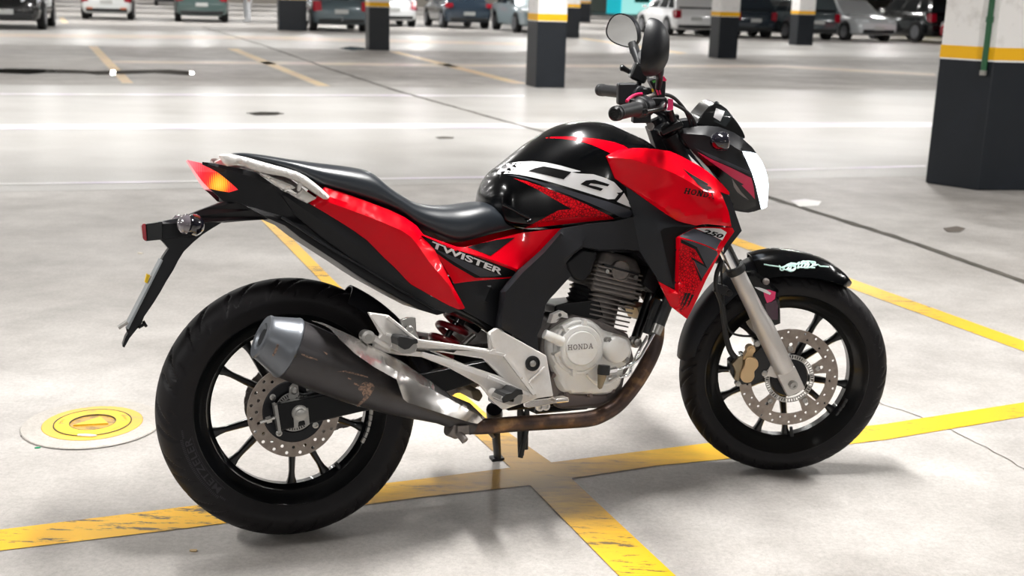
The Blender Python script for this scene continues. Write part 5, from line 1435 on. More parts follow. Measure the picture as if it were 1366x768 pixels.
# black inner flap behind the red shroud
flap = panel('shroud_flap', [(1.0890,-0.19,0.8064),(1.1063,-0.19,0.7971),(1.1226,-0.188,0.7901),(1.1428,-0.182,0.7469),(1.1642,-0.176,0.6982),(1.1494,-0.176,0.6824),(1.1301,-0.178,0.6638),(1.1097,-0.178,0.6394),(1.1175,-0.182,0.6974),(1.1035,-0.186,0.7656)], 'grey_plastic', bike, thick=.006, grid=.012)
for o_ in (shroud, mid, lowp, flap):
    mirror(o_)
b = MB(); b.slab([(0.7440,-0.098,0.7303),(0.8914,-0.098,0.7382),(1.0210,-0.098,0.7177),(1.0130,-0.098,0.6609),(0.9918,-0.098,0.6028),(0.9444,-0.098,0.5423),(0.9147,-0.098,0.5676),(0.9333,-0.098,0.6136),(0.8912,-0.098,0.6508),(0.7939,-0.098,0.6592),(0.7422,-0.098,0.6730)]); b.build('dark_gap_filler', 'black_plastic', bike, 25)  # black filler slab added to keep the gap above the engine dark
b = MB(); b.box((1.03, 0, .62), (.045, .25, .22), Matrix.Rotation(R(20), 3, 'Y')); b.build('radiator', 'dark_metal', bike, 25, bevel=.004)

# --- frame covers with the carbon-look weave
fco = [(0.6681,-0.165,0.7234),(0.7055,-0.165,0.7275),(0.7462,-0.165,0.7323),(0.8118,-0.165,0.7355),(0.8577,-0.165,0.7443),(0.8670,-0.165,0.7035),(0.8742,-0.165,0.6587),(0.8367,-0.165,0.6642),(0.7954,-0.165,0.6657),(0.7646,-0.165,0.6664),(0.7403,-0.165,0.6723),(0.7201,-0.165,0.6751),(0.6912,-0.165,0.6566),(0.6726,-0.165,0.6378),(0.6761,-0.165,0.6220),(0.6856,-0.165,0.6058),(0.6629,-0.165,0.5846),(0.6402,-0.165,0.5630),(0.6258,-0.165,0.5503),(0.6146,-0.165,0.5361),(0.6077,-0.165,0.5067),(0.6018,-0.165,0.4829),(0.5904,-0.165,0.4632),(0.5924,-0.165,0.4407),(0.5938,-0.165,0.4211),(0.5649,-0.165,0.4420),(0.5324,-0.165,0.4662),(0.5095,-0.165,0.4789),(0.4878,-0.165,0.4892),(0.4921,-0.165,0.5142),(0.4967,-0.165,0.5341),(0.4995,-0.165,0.5578),(0.5020,-0.165,0.5753),(0.5233,-0.165,0.5986),(0.5491,-0.165,0.6239),(0.5756,-0.165,0.6437),(0.6079,-0.165,0.6679)]
fc1 = [(0.6565,-0.176,0.7122),(0.6107,-0.178,0.6664),(0.5544,-0.178,0.6215),(0.5083,-0.178,0.5765),(0.4997,-0.176,0.5311),(0.4958,-0.172,0.4908)]
fc2 = [(0.7132,-0.172,0.6782),(0.6633,-0.174,0.6490),(0.6146,-0.174,0.6181),(0.5629,-0.172,0.5766),(0.5424,-0.172,0.5484),(0.5372,-0.168,0.4673)]
fcov = panel('frame_cover', fco, 'carbon', bike, creases=[fc1, fc2], thick=.006, grid=.011, sharp=24, lip=.010)
mirror(fcov)

# --- side covers
sco = [(0.3062,-0.135,0.7276),(0.3465,-0.135,0.7105),(0.4003,-0.135,0.6893),(0.4180,-0.135,0.6867),(0.4596,-0.135,0.6940),(0.5142,-0.135,0.7056),(0.5714,-0.135,0.7161),(0.6371,-0.135,0.7209),(0.6822,-0.135,0.7240),(0.6194,-0.135,0.6694),(0.5541,-0.135,0.6127),(0.5421,-0.135,0.6070),(0.5322,-0.135,0.6053),(0.4951,-0.135,0.6051),(0.4680,-0.135,0.6047),(0.4256,-0.135,0.6030),(0.3912,-0.135,0.6001),(0.3629,-0.135,0.6511)]
scc = [(0.3193,-0.14,0.7182),(0.3975,-0.143,0.6806),(0.4537,-0.15,0.6655),(0.5094,-0.154,0.6447),(0.5492,-0.15,0.6278)]
side_c = panel('side_cover', sco, 'red_paint', bike, creases=[scc], thick=.005, grid=.010, sharp=26)
scd = lambda n_, p_, m_, off=.0009: decal(n_, p_, side_c, m_, side_c, off, .008)
scd('black_band', [(0.3117,-0.145,0.7204),(0.3435,-0.145,0.7072),(0.3970,-0.145,0.6835),(0.4552,-0.145,0.6597),(0.5027,-0.145,0.6402),(0.5449,-0.145,0.6233),(0.5506,-0.145,0.6153),(0.5386,-0.145,0.6100),(0.5229,-0.145,0.6086),(0.4822,-0.145,0.6097),(0.4438,-0.145,0.6114),(0.3899,-0.145,0.6447),(0.3371,-0.145,0.6852)], 'black_decal')
scd('grey_band', [(0.3427,-0.145,0.6875),(0.3796,-0.145,0.6706),(0.4261,-0.145,0.6491),(0.4732,-0.145,0.6285),(0.5114,-0.145,0.6140),(0.4920,-0.145,0.6121),(0.4573,-0.145,0.6132),(0.4161,-0.145,0.6369),(0.3792,-0.145,0.6608)], 'grey_decal', .0016)
scd('black_triangle', [(0.4268,-0.145,0.6877),(0.4564,-0.145,0.6944),(0.5029,-0.145,0.7018),(0.5517,-0.145,0.7057),(0.5178,-0.145,0.6851),(0.4822,-0.145,0.6639),(0.4557,-0.145,0.6751)], 'black_decal')
lay('side_lettering', *text_flat('TWISTER', .03, .35), [(0.3432,-0.15,0.6876)][0], [(0.5117,-0.15,0.6142)][0], Vector([(0.3365,-0.15,0.7069)][0]) - Vector([(0.3432,-0.15,0.6876)][0]), side_c, 'white_decal', side_c, .0026)
mirror(side_c)
lower_side = panel('side_trim', [(0.3932,-0.122,0.5993),(0.4296,-0.122,0.6021),(0.4722,-0.122,0.6034),(0.5230,-0.122,0.6044),(0.5466,-0.122,0.6061),(0.5303,-0.122,0.5884),(0.5159,-0.122,0.5706),(0.5113,-0.122,0.5299),(0.5031,-0.122,0.4856),(0.4906,-0.122,0.4872),(0.4570,-0.122,0.5073),(0.4230,-0.122,0.5273),(0.4081,-0.122,0.5400)], 'black_plastic', bike,
                   creases=[[(0.4425,-0.126,0.5677),(0.4684,-0.134,0.5538),(0.4844,-0.13,0.5858)]], thick=.006, grid=.012, sharp=24)
mirror(lower_side)

# --- rear cowl, red
rco = [(0.0522,-0.118,0.8044),(0.0655,-0.115,0.8158),(0.0909,-0.108,0.8422),(0.1158,-0.106,0.8345),(0.1404,-0.106,0.8260),(0.1738,-0.107,0.8126),(0.2072,-0.109,0.7990),(0.2442,-0.112,0.7835),(0.2796,-0.115,0.7651),(0.3071,-0.12,0.7435),(0.3173,-0.128,0.7263),(0.3316,-0.134,0.7049),(0.3446,-0.138,0.6846),(0.3633,-0.145,0.6396),(0.3869,-0.148,0.5895),(0.4125,-0.148,0.5403),(0.4042,-0.147,0.5374),(0.3965,-0.146,0.5378),(0.3739,-0.142,0.5480),(0.3273,-0.138,0.5771),(0.2837,-0.134,0.6046),(0.2729,-0.132,0.6159),(0.2640,-0.13,0.6267),(0.2440,-0.128,0.6495),(0.2233,-0.126,0.6701),(0.1843,-0.122,0.7137),(0.1569,-0.12,0.7352),(0.1303,-0.119,0.7539),(0.0915,-0.118,0.7799)]
rc1 = [(0.0825,-0.12,0.8222),(0.0996,-0.122,0.8192),(0.1359,-0.124,0.8058),(0.1860,-0.128,0.7848),(0.2395,-0.135,0.7598),(0.2719,-0.142,0.7441),(0.2918,-0.148,0.7320),(0.3067,-0.152,0.7154)]
rc2 = [(0.0915,-0.125,0.8079),(0.1340,-0.13,0.7914),(0.1817,-0.137,0.7715),(0.2203,-0.146,0.7542),(0.2609,-0.155,0.7344),(0.2818,-0.159,0.7187),(0.3017,-0.16,0.6908),(0.3226,-0.16,0.6588),(0.3476,-0.159,0.6277),(0.3735,-0.156,0.5965),(0.3961,-0.15,0.5484)]
cowl = panel('rear_cowl', rco, 'red_paint', bike, creases=[rc1, rc2], thick=.005, grid=.010, sharp=26)
mirror(cowl)

# --- black tail sides
ta = [(-0.1803,-0.06,0.9085),(-0.1625,-0.066,0.9058),(-0.1282,-0.082,0.8976),(-0.0969,-0.094,0.8899),(-0.0651,-0.103,0.8807),(-0.0324,-0.11,0.8552),(-0.0070,-0.112,0.8181),(0.0186,-0.11,0.7797),(0.0023,-0.106,0.7750),(-0.0111,-0.104,0.7783),(-0.0627,-0.098,0.7975),(-0.1116,-0.086,0.8137),(-0.1260,-0.078,0.8152),(-0.1390,-0.07,0.8168),(-0.1543,-0.066,0.8335),(-0.1686,-0.064,0.8471),(-0.1480,-0.075,0.8411),(-0.1263,-0.085,0.8366),(-0.1060,-0.094,0.8420),(-0.1136,-0.09,0.8516),(-0.1229,-0.086,0.8599),(-0.1350,-0.078,0.8717),(-0.1463,-0.071,0.8826),(-0.1646,-0.064,0.8942),(-0.1806,-0.06,0.9026)]
tac = [(-0.1633,-0.072,0.9008),(-0.1303,-0.09,0.8891),(-0.0853,-0.104,0.8729),(-0.0332,-0.114,0.8506)]
tail_a = panel('tail_cover', ta, 'black_plastic', bike, creases=[tac], thick=.006, grid=.009, sharp=24)
tb = [(-0.0318,-0.11,0.8545),(-0.0061,-0.112,0.8354),(0.0238,-0.114,0.8157),(0.0527,-0.115,0.8040),(0.0921,-0.115,0.7792),(0.1309,-0.116,0.7531),(0.1575,-0.117,0.7344),(0.1850,-0.119,0.7129),(0.2240,-0.123,0.6693),(0.2447,-0.125,0.6486),(0.2648,-0.127,0.6258),(0.2847,-0.13,0.6032),(0.3283,-0.134,0.5756),(0.3750,-0.138,0.5469),(0.3968,-0.14,0.5366),(0.3766,-0.13,0.5272),(0.3472,-0.122,0.5394),(0.3116,-0.118,0.5621),(0.2723,-0.115,0.5860),(0.2228,-0.112,0.6211),(0.1772,-0.109,0.6510),(0.1287,-0.107,0.6871),(0.0808,-0.105,0.7239),(0.0486,-0.105,0.7534),(0.0202,-0.108,0.7786),(-0.0060,-0.11,0.8181)]
tail_b = panel('tail_side', tb, 'black_plastic', bike, creases=[[(-0.0036,-0.115,0.8249),(0.0801,-0.118,0.7611),(0.1656,-0.122,0.6976),(0.2523,-0.126,0.6166),(0.3331,-0.128,0.5597)]], thick=.006, grid=.011, sharp=24)
for o_ in (tail_a, tail_b): mirror(o_)
# closed underside between the tail sides
b = MB(); b.slab([(-0.1303,-0.06,0.8953),(-0.0569,-0.08,0.8704),(0.0354,-0.085,0.8136),(0.1568,-0.085,0.7311),(0.2807,-0.085,0.6056),(0.3543,-0.085,0.5516),(0.3841,-0.085,0.5256),(0.3600,-0.085,0.5208),(0.3157,-0.085,0.5373),(0.2727,-0.085,0.5620),(0.2332,-0.085,0.5863),(0.1950,-0.085,0.6095),(0.1598,-0.085,0.6338),(0.1259,-0.085,0.6589),(0.0794,-0.085,0.6915),(0.0313,-0.085,0.7259),(-0.0024,-0.085,0.7551),(-0.0499,-0.085,0.7779),(-0.1049,-0.07,0.8112),(-0.1375,-0.06,0.8192)]); und = b.build('undertail', 'black_plastic', bike, 25, bevel=.003)
b = MB(); b.tube([(-0.0118,-0.108,0.7757),(0.0286,-0.108,0.7489),(0.0969,-0.108,0.6992),(0.1774,-0.108,0.6491),(0.2559,-0.108,0.5963),(0.3473,-0.108,0.5379)], .0035, 8); t_ = b.build('tail_edge_trim', 'grey_plastic', und, 40)
# --- tail lamp
b = MB(); b.slab([(-0.2120,-0.022,0.9159),(-0.1984,-0.036,0.9116),(-0.1829,-0.05,0.9069),(-0.1644,-0.062,0.8950),(-0.1462,-0.07,0.8822),(-0.1334,-0.078,0.8707),(-0.1228,-0.085,0.8599),(-0.1059,-0.093,0.8420),(-0.1158,-0.089,0.8389),(-0.1262,-0.084,0.8366),(-0.1480,-0.075,0.8415),(-0.1688,-0.066,0.8467),(-0.1818,-0.05,0.8640),(-0.1961,-0.034,0.8880)])
lampo = b.build('tail_lamp', 'tail_red', bike, 40, bevel=.002)
# --- grab rails
rail_o = [(-0.1473,-0.125,0.9190),(-0.1455,-0.125,0.9220),(-0.1414,-0.125,0.9233),(-0.1238,-0.125,0.9230),(-0.0900,-0.125,0.9151),(-0.0379,-0.125,0.8992),(-0.0022,-0.125,0.8885),(0.0250,-0.125,0.8796),(0.0453,-0.125,0.8684),(0.0612,-0.125,0.8558),(0.0806,-0.125,0.8390),(0.0991,-0.125,0.8201),(0.0964,-0.125,0.8158),(0.0910,-0.125,0.8135),(0.0840,-0.125,0.8141),(0.0661,-0.125,0.8279),(0.0492,-0.125,0.8398),(0.0340,-0.125,0.8507),(0.0206,-0.125,0.8593),(-0.0030,-0.125,0.8696),(-0.0555,-0.125,0.8794),(-0.0819,-0.125,0.8902),(-0.1065,-0.125,0.9023),(-0.1101,-0.125,0.8976),(-0.1302,-0.125,0.8957),(-0.1382,-0.125,0.9016)]
rail = panel('grab_rail', rail_o, 'silver_cast', bike, bulge=.012, edge=.010, thick=.020, grid=.006, sharp=45)
foot_o = [(-0.0597,-0.118,0.8787),(-0.0429,-0.118,0.8742),(-0.0279,-0.118,0.8662),(-0.0060,-0.118,0.8578),(0.0143,-0.118,0.8486),(0.0202,-0.118,0.8425),(0.0166,-0.118,0.8398),(0.0087,-0.118,0.8397),(-0.0070,-0.118,0.8353),(0.0237,-0.118,0.8282),(0.0364,-0.118,0.8393),(0.0517,-0.118,0.8302),(0.0686,-0.118,0.8174),(0.0649,-0.118,0.8141),(0.0465,-0.118,0.8056),(0.0216,-0.118,0.8199),(-0.0035,-0.118,0.8370),(-0.0186,-0.118,0.8460),(-0.0285,-0.118,0.8539),(-0.0433,-0.118,0.8656)]
railf = panel('rail_foot', foot_o, 'silver_cast', rail, bulge=.006, edge=.010, thick=.014, grid=.006, sharp=40)
b = MB(); b.plate([(0.0274,-0.12,0.8537),(0.0373,-0.12,0.8507),(0.0302,-0.12,0.8325),(0.0238,-0.12,0.8361)], -.127, -.112); b.build('rail_post', 'silver_cast', rail, 30, bevel=.002)
mirror(rail)
b = MB(); b.slab([(-0.1397,-0.112,0.9123),(-0.1103,-0.112,0.8988),(-0.0987,-0.112,0.8952),(-0.0852,-0.112,0.8959),(-0.1049,-0.112,0.9066),(-0.1344,-0.112,0.9180)]); b.build('rail_bridge', 'silver_cast', rail, 30, bevel=.004)

# --- plate hanger
b = MB(); b.slab([(-0.1333,-0.05,0.8164),(-0.1063,-0.062,0.8127),(-0.0592,-0.07,0.7957),(-0.0061,-0.07,0.7780),(-0.0365,-0.07,0.7714),(-0.0854,-0.062,0.7696),(-0.1370,-0.046,0.7669),(-0.1419,-0.036,0.7670),(-0.1623,-0.036,0.7555),(-0.1858,-0.036,0.7417),(-0.2081,-0.036,0.7242),(-0.2301,-0.036,0.7042),(-0.2439,-0.036,0.6839),(-0.2557,-0.036,0.6626),(-0.2732,-0.036,0.6367),(-0.2878,-0.036,0.6124),(-0.3041,-0.036,0.5880),(-0.3264,-0.036,0.5581),(-0.3367,-0.036,0.5345),(-0.3435,-0.036,0.5308),(-0.3611,-0.036,0.5101),(-0.3737,-0.036,0.4892),(-0.3778,-0.036,0.4922),(-0.3709,-0.036,0.5108),(-0.3647,-0.036,0.5208),(-0.3675,-0.036,0.5296),(-0.3429,-0.036,0.5713),(-0.3174,-0.036,0.6166),(-0.2953,-0.036,0.6587),(-0.2775,-0.036,0.6925),(-0.2637,-0.036,0.7116),(-0.2735,-0.036,0.7253),(-0.2804,-0.036,0.7328),(-0.3132,-0.045,0.7313),(-0.3161,-0.045,0.7695),(-0.2725,-0.036,0.7754),(-0.2312,-0.036,0.7822),(-0.1839,-0.036,0.8000)])
hanger = b.build('plate_hanger', 'black_plastic', bike, 25, bevel=.003)
b = MB(); b.slab([(-0.3215,-0.046,0.7670),(-0.3183,-0.046,0.7713),(-0.3121,-0.046,0.7711),(-0.3109,-0.046,0.7333),(-0.3149,-0.046,0.7311),(-0.3201,-0.046,0.7378)]); b.build('rear_reflector', 'reflector_red', hanger, 25, bevel=.002)
b = MB(); b.slab([(-0.3112,-0.047,0.7707),(-0.2747,-0.047,0.7749),(-0.2762,-0.047,0.7350),(-0.3109,-0.047,0.7330)]); b.build('plate_lamp', 'dark_metal', hanger, 25, bevel=.002)
b = MB(); b.slab([(-0.2827,-0.062,0.6879),(-0.2792,-0.062,0.6860),(-0.3631,-0.062,0.5325),(-0.3674,-0.062,0.5372)]); b.build('number_plate', 'plate_metal', hanger, 25, bevel=.001)
b = MB(); b.slab([(-0.3147,-0.02,0.6548),(-0.3073,-0.02,0.6509),(-0.3153,-0.02,0.6329),(-0.3201,-0.02,0.6356)]); b.build('plate_seal', 'yellow_tag', hanger, 25)
b = MB()
for v in [(-0.3744,-0.06,0.5444)]: b.lathe([(-.012, .005), (.012, .005)], v, (1, 0, .6), 10)
b.build('plate_screw', 'steel', hanger, 30)
b = MB(); b.lathe([(-.006, .004), (.006, .004), (.008, .008), (.014, .008)], [(-0.3357,-0.04,0.5365)][0], (1, 0, .5), 12); b.build('plate_clip', 'dark_metal', hanger, 30)
# rear indicators
for s in (-1, 1):
    c_ = Vector([(-0.2153,-0.115,0.7637)][0]); c_.y = s * .115
    b = MB(); b.tube([(c_.x + .012, s * .035, c_.z + .002), (c_.x + .004, s * .10, c_.z)], .010, 12)
    b.lathe([(.004, 0), (.003, .012), (-.004, .021), (-.016, .026), (-.026, .022), (-.034, .015), (-.038, .005)], c_ + Vector((-.01, 0, 0)), (-1, 0, -.1), 24, oval=(1.0, 1.25), up=(0, 0, 1))
    ri = b.build('rear_indicator', 'smoke_lens', hanger, 40)
    b = MB(); b.lathe([(-.004, .0225), (.006, .020), (.013, .012), (.016, .004), (.0165, 0)], c_ + Vector((-.016, s * .006, .004)), (-.86, s * .25, .15), 24, oval=(1.0, 1.2), up=(0, 0, 1))
    b.build('indicator_lens', 'clear_lens', ri, 40) if False else b.build('indicator_lens', 'clear_lens', hanger, 40)

# ------------------------------------------------------------------ front end (turned with the handlebars)
def front_part(b, name, material, sharp=35, bevel=0.0, seg=2, parent=None):
    o = b.build(name, material, parent or bike, sharp, bevel, seg)
    if parent is None: steered(o)
    return o
fa, fb_, fcp = [Vector(v) for v in [(1.1610,-0.095,0.7198),(1.2194,-0.095,0.6061),(1.3856,-0.095,0.2864)]]
fdir = (fcp - fb_).normalized()
top_ = fb_ - fdir * .40
for s in (-1, 1):
    sy = lambda v: Vector((v.x, s * .095, v.z))
    b = MB(); b.cyl(sy(top_), sy(fb_) + fdir * .03, .0187, 24); tube_ = front_part(b, 'fork_tube', 'chrome', 40)
    L_ = (fcp - fb_).length
    b = MB(); b.cyl(sy(top_) - fdir * .004, sy(fb_) - fdir * .082, .0225, 24); b.build('fork_cover', 'black_decal', tube_, 40)
    b = MB(); b.lathe([(-.008, .020), (-.008, .0265), (.004, .0275), (.010, .025), (.012, .0225)], sy(fb_), fdir, 28); b.build('dust_seal', 'soft_rubber', tube_, 40)
    b = MB(); b.lathe([(.008, .0215), (.12, .0225), (.155, .0245), (.175, .0275), (L_ - .045, .0275), (L_ - .04, .024)], sy(fb_), fdir, 32)
    sl = front_part(b, 'fork_slider', 'fork_silver', 40)
    n_ = Vector((-fdir.z, 0, fdir.x)); c0 = sy(fcp)
    b = MB(); q = [c0 - fdir * .046 + n_ * .027, c0 + fdir * .028 + n_ * .026, c0 + fdir * .028 - n_ * .026, c0 - fdir * .046 - n_ * .027]
    b.plate([(v.x, v.z) for v in q], s * .095 - .017, s * .095 + .017); b.build('axle_clamp', 'fork_silver', sl, 30, bevel=.004)
    b = MB(); b.lathe([(0, .013), (.003, .013), (.003, .0095), (.010, .0095), (.010, .005), (.006, .004)], c0 + Vector((0, s * .0172, 0)), (0, s, 0), 14); b.build('axle_bolt', 'steel', sl, 30)
b = MB(); b.cyl((WB, -.09, RF), (WB, .09, RF), .012, 16); front_part(b, 'front_axle', 'steel')
# yokes, stem
stem0 = S_P + S_AX * .86; stem1 = S_P + S_AX * 1.10
for z_, hy in ((.775, .115), (.985, .112)):
    c_ = S_P + S_AX * (z_ / S_AX.z) + Vector((.022, 0, 0))
    b = MB(); b.box(c_, (.066, hy * 2, .022), Matrix.Rotation(-rake, 3, 'Y')); front_part(b, 'fork_yoke', 'dark_metal', 30, .008)
b = MB(); b.cyl(S_P + S_AX * .84, S_P + S_AX * 1.11, .024, 20); front_part(b, 'steering_stem', 'dark_metal')
b = MB(); b.slab([(0.9868,-0.045,0.9807),(1.0228,-0.045,0.9765),(1.0493,-0.045,0.9525),(1.0681,-0.045,0.9225),(1.0527,-0.045,0.8967),(1.0166,-0.045,0.8970),(1.0038,-0.045,0.9330)]); front_part(b, 'stem_cover', 'black_plastic', 30, .004)
b = MB(); b.slab([(1.0496,-0.06,0.9203),(1.0590,-0.06,0.9420),(1.0768,-0.06,0.9485),(1.0811,-0.06,0.9378),(1.0694,-0.06,0.9280),(1.0677,-0.06,0.9142)]); front_part(b, 'headlamp_stay', 'dark_metal', 30, .003)
b = MB(); b.tube([(1.0633,-0.06,0.9320),(1.0888,-0.06,0.9477),(1.0986,-0.06,0.9535)], .006, 10, 4); front_part(b, 'stay_bolt', 'chrome')

# handlebar
hb = [(0.8618,-0.365,1.0446),(0.8955,-0.31,1.0482),(0.9399,-0.24,1.0495),(0.9771,-0.18,1.0413),(1.0097,-0.12,1.0254),(1.0316,-0.06,1.0052),(1.0436,0,0.9964),(1.0472,0.06,0.9956),(1.0312,0.12,1.0200),(1.0079,0.18,1.0454),(0.9883,0.24,1.0546),(0.9461,0.32,1.0556),(0.9045,0.365,1.0591)]
b = MB(); b.tube(hb, .0112, 14, 6); bar = front_part(b, 'handlebar', 'dark_metal', 50)
def along(a_, c_, f): return Vector(a_) * (1 - f) + Vector(c_) * f
for s, i0, i1 in ((-1, 0, 2), (1, 12, 10)):
    a_, c_ = Vector(hb[i0]), Vector(hb[i1])
    d_ = (c_ - a_).normalized(); GL = .125
    prof_ = [(-.012, .010), (-.012, .0175), (-.004, .0185), (-.002, .0165), (.002, .0165), (.002, .0185), (.006, .0185)]
    for k in range(14): prof_ += [(.012 + k * .0072, .0172), (.0155 + k * .0072, .0164)]
    prof_ += [(GL - .008, .0185), (GL - .004, .024), (GL, .024), (GL, .012)]
    b = MB(); b.lathe(prof_, a_, d_, 28); g_ = b.build('grip', 'soft_rubber', bar, 40)
    b = MB(); b.lathe([(-.016, .0), (-.016, .006), (-.0175, .0065), (-.0175, .013), (-.012, .0175)], a_, d_, 28); b.build('bar_end', 'dark_metal', bar, 40)
    b = MB(); w0 = a_ + d_ * (GL + .004)
    b.lathe([(0, .022), (.004, .027), (.022, .028), (.026, .025), (.046, .025), (.05, .018)], w0, d_, 22)
    b.box(w0 + d_ * .025 + Vector((-.006, 0, -.020)), (.044, .044, .036))
    b.box(w0 + d_ * .02 + Vector((-.022, 0, .008)), (.026, .026, .026))
    sw_ = b.build('switch_housing', 'black_plastic', bar, 30, bevel=.004)
    # lever and its perch
    pv_ = a_ + d_ * (GL + .075) + Vector((.032, 0, .006))
    b = MB(); b.tube([pv_, a_ + d_ * .10 + Vector((.062, 0, .002)), a_ + d_ * .03 + Vector((.055, 0, 0))], [.008, .0065, .006], 10, 4)
    b.lathe([(-.008, 0), (-.006, .006), (0, .008), (.006, .006), (.008, 0)], a_ + d_ * .03 + Vector((.055, 0, 0)), (0, 0, 1), 12)
    b.build('lever', 'dark_metal', bar, 40)
    b = MB(); b.box(a_ + d_ * (GL + .072) + Vector((.012, 0, .004)), (.055, .034, .034)); b.build('lever_perch', 'dark_metal', bar, 30, bevel=.006)
b = MB(); b.tube([(0.8987,-0.255,1.0654),(0.9123,-0.235,1.0743),(0.9272,-0.22,1.0795),(0.9424,-0.205,1.0797)], .0042, 8, 4); b.build('tape_ring', 'magenta', bar, 40)
for s in (-1, 1):
    c_ = Vector(hb[6]); b = MB(); b.box((c_.x, s * .045, c_.z), (.042, .028, .042)); b.cyl((c_.x, s * .045, c_.z), (c_.x + .01, s * .045, c_.z - .05), .013, 14)
    b.build('bar_clamp', 'dark_metal', bar, 30, bevel=.005)
b = MB(); b.lathe([(0, .012), (.01, .016), (.02, .010)], [(1.0392,-0.05,1.0043)][0], (-.3, -1, .3), 16); b.build('clamp_bolt', 'chrome', bar, 40)
b = MB(); b.lathe([(0, .010), (.014, .010)], [(0.9884,-0.06,0.9859)][0], (-.2, -1, .2), 14); b.build('clamp_bolt', 'steel', bar, 40)
# brake reservoir with its tag
b = MB(); b.slab([(0.9605,-0.205,1.1116),(0.9679,-0.205,1.1171),(0.9942,-0.205,1.1169),(1.0029,-0.205,1.1114),(1.0018,-0.205,1.0800),(0.9996,-0.205,1.0429),(0.9866,-0.205,1.0356),(0.9800,-0.205,1.0765)], yc=-.18); res = front_part(b, 'brake_reservoir', 'black_plastic', 30, .005)
b = MB(); b.slab([(0.9892,-0.207,1.1226),(0.9974,-0.207,1.1225),(1.0040,-0.207,1.1140),(1.0022,-0.207,1.1107),(0.9894,-0.207,1.1123)], yc=-.18); b.build('reservoir_tape', 'tail_red', res, 30) if False else b.build('reservoir_tape', 'magenta', res, 30)
b = MB(); b.slab([(0.9674,-0.209,1.1118),(0.9767,-0.209,1.1136),(0.9787,-0.209,1.1088),(0.9705,-0.209,1.1070)], yc=-.2075); b.build('green_mark', 'green_print', res, 0)
for q in ([(0.9766,-0.208,1.0914),(0.9811,-0.208,1.0921),(0.9863,-0.208,1.0773),(0.9815,-0.208,1.0766)], [(0.9841,-0.208,1.0921),(0.9875,-0.208,1.0921),(0.9916,-0.208,1.0784),(0.9874,-0.208,1.0781)]):
    b = MB(); b.slab(q, yc=-.2065); b.build('red_mark', 'magenta', res, 0)
b = MB(); b.slab([(1.0100,-0.2,1.0674),(1.0221,-0.2,1.0658),(1.0231,-0.2,1.0431),(1.0202,-0.2,1.0387),(1.0073,-0.2,1.0388),(1.0098,-0.2,1.0462)], yc=-.198); b.build('pink_tag', 'pink', res, 0)
b = MB(); b.slab([(0.9680,-0.2,1.0929),(0.9737,-0.2,1.0910),(0.9724,-0.2,1.0825),(0.9686,-0.2,1.0855)], yc=-.199); b.build('yellow_mark', 'yellow_tag', res, 0)

# mirrors
def mirror_head(centre, toward, tilt, size, side):
    """rounded shell whose glass faces the rider"""
    n_ = Vector(toward).normalized(); u_ = Vector((0, 0, 1)).cross(n_).normalized(); v_ = n_.cross(u_)
    Rm = Matrix.Rotation(tilt, 3, n_); u_ = Rm @ u_; v_ = Rm @ v_
    NP, NR = 40, 9
    def out(a, k=1.0):
        c, s_ = math.cos(a), math.sin(a)
        x = math.copysign(abs(c) ** .80, c); y = math.copysign(abs(s_) ** .85, s_)
        taper = 1 - .22 * y
        return u_ * (size[0] * x * taper * k) + v_ * (size[1] * y * k)
    vs, fs = [], []
    for i in range(NR):
        f = i / (NR - 1); k = math.sqrt(max(0, 1 - f ** 2.2)); dep = -size[2] * f
        for j in range(NP): vs.append(Vector(centre) + out(2 * math.pi * j / NP, max(k, .02)) + n_ * dep)
    for i in range(NR - 1):
        for j in range(NP):
            j2 = (j + 1) % NP; fs.append((i * NP + j, i * NP + j2, (i + 1) * NP + j2, (i + 1) * NP + j))
    fs.append(tuple(range((NR - 1) * NP, NR * NP)))
    o = len(vs)
    for j in range(NP): vs.append(Vector(centre) + out(2 * math.pi * j / NP, .94) - n_ * .003)
    for j in range(NP): fs.append((j, (j + 1) % NP, o + (j + 1) % NP, o + j))
    fs.append(tuple(o + j for j in range(NP)))
    b = MB(); b.add(vs, fs); sh_ = front_part(b, 'mirror', 'black_plastic', 45)
    b = MB(); b.add([Vector(centre) + out(2 * math.pi * j / NP, .93) - n_ * .0015 for j in range(NP)], [tuple(range(NP))]); b.build('mirror_glass', 'mirror', sh_, 0)
    return sh_
mr = Vector([(0.9364,-0.345,1.1967)][0]); ml = Vector([(0.9597,0.345,1.2330)][0])
m1 = mirror_head(mr, (-1, .45, .04), R(10), (.056, .068, .050), -1)
m2 = mirror_head(ml, (-.8, -.72, -.14), R(-14), (.060, .047, .046), 1)
b = MB(); b.tube([(0.9445,-0.34,1.1861),(0.9589,-0.32,1.1540),(0.9740,-0.28,1.1276),(0.9787,-0.235,1.0965)], [.034, .021, .009, .0075], 14, 5); b.build('mirror_stem', 'black_plastic', m1, 50)
b = MB(); b.tube([(0.9871,0.33,1.1923),(0.9926,0.31,1.1713),(0.9994,0.285,1.1420),(1.0010,0.26,1.1003),(0.9973,0.245,1.0713)], [.011, .0125, .010, .0075, .0075], 14, 5); b.build('mirror_stem', 'black_plastic', m2, 50)
b = MB(); q = [Vector(v) for v in [(0.9889,0.328,1.1966),(0.9942,0.315,1.1711)]]; b.cyl(q[0], q[1], .0145, 18); b.build('mirror_collar', 'soft_rubber', m2, 40)
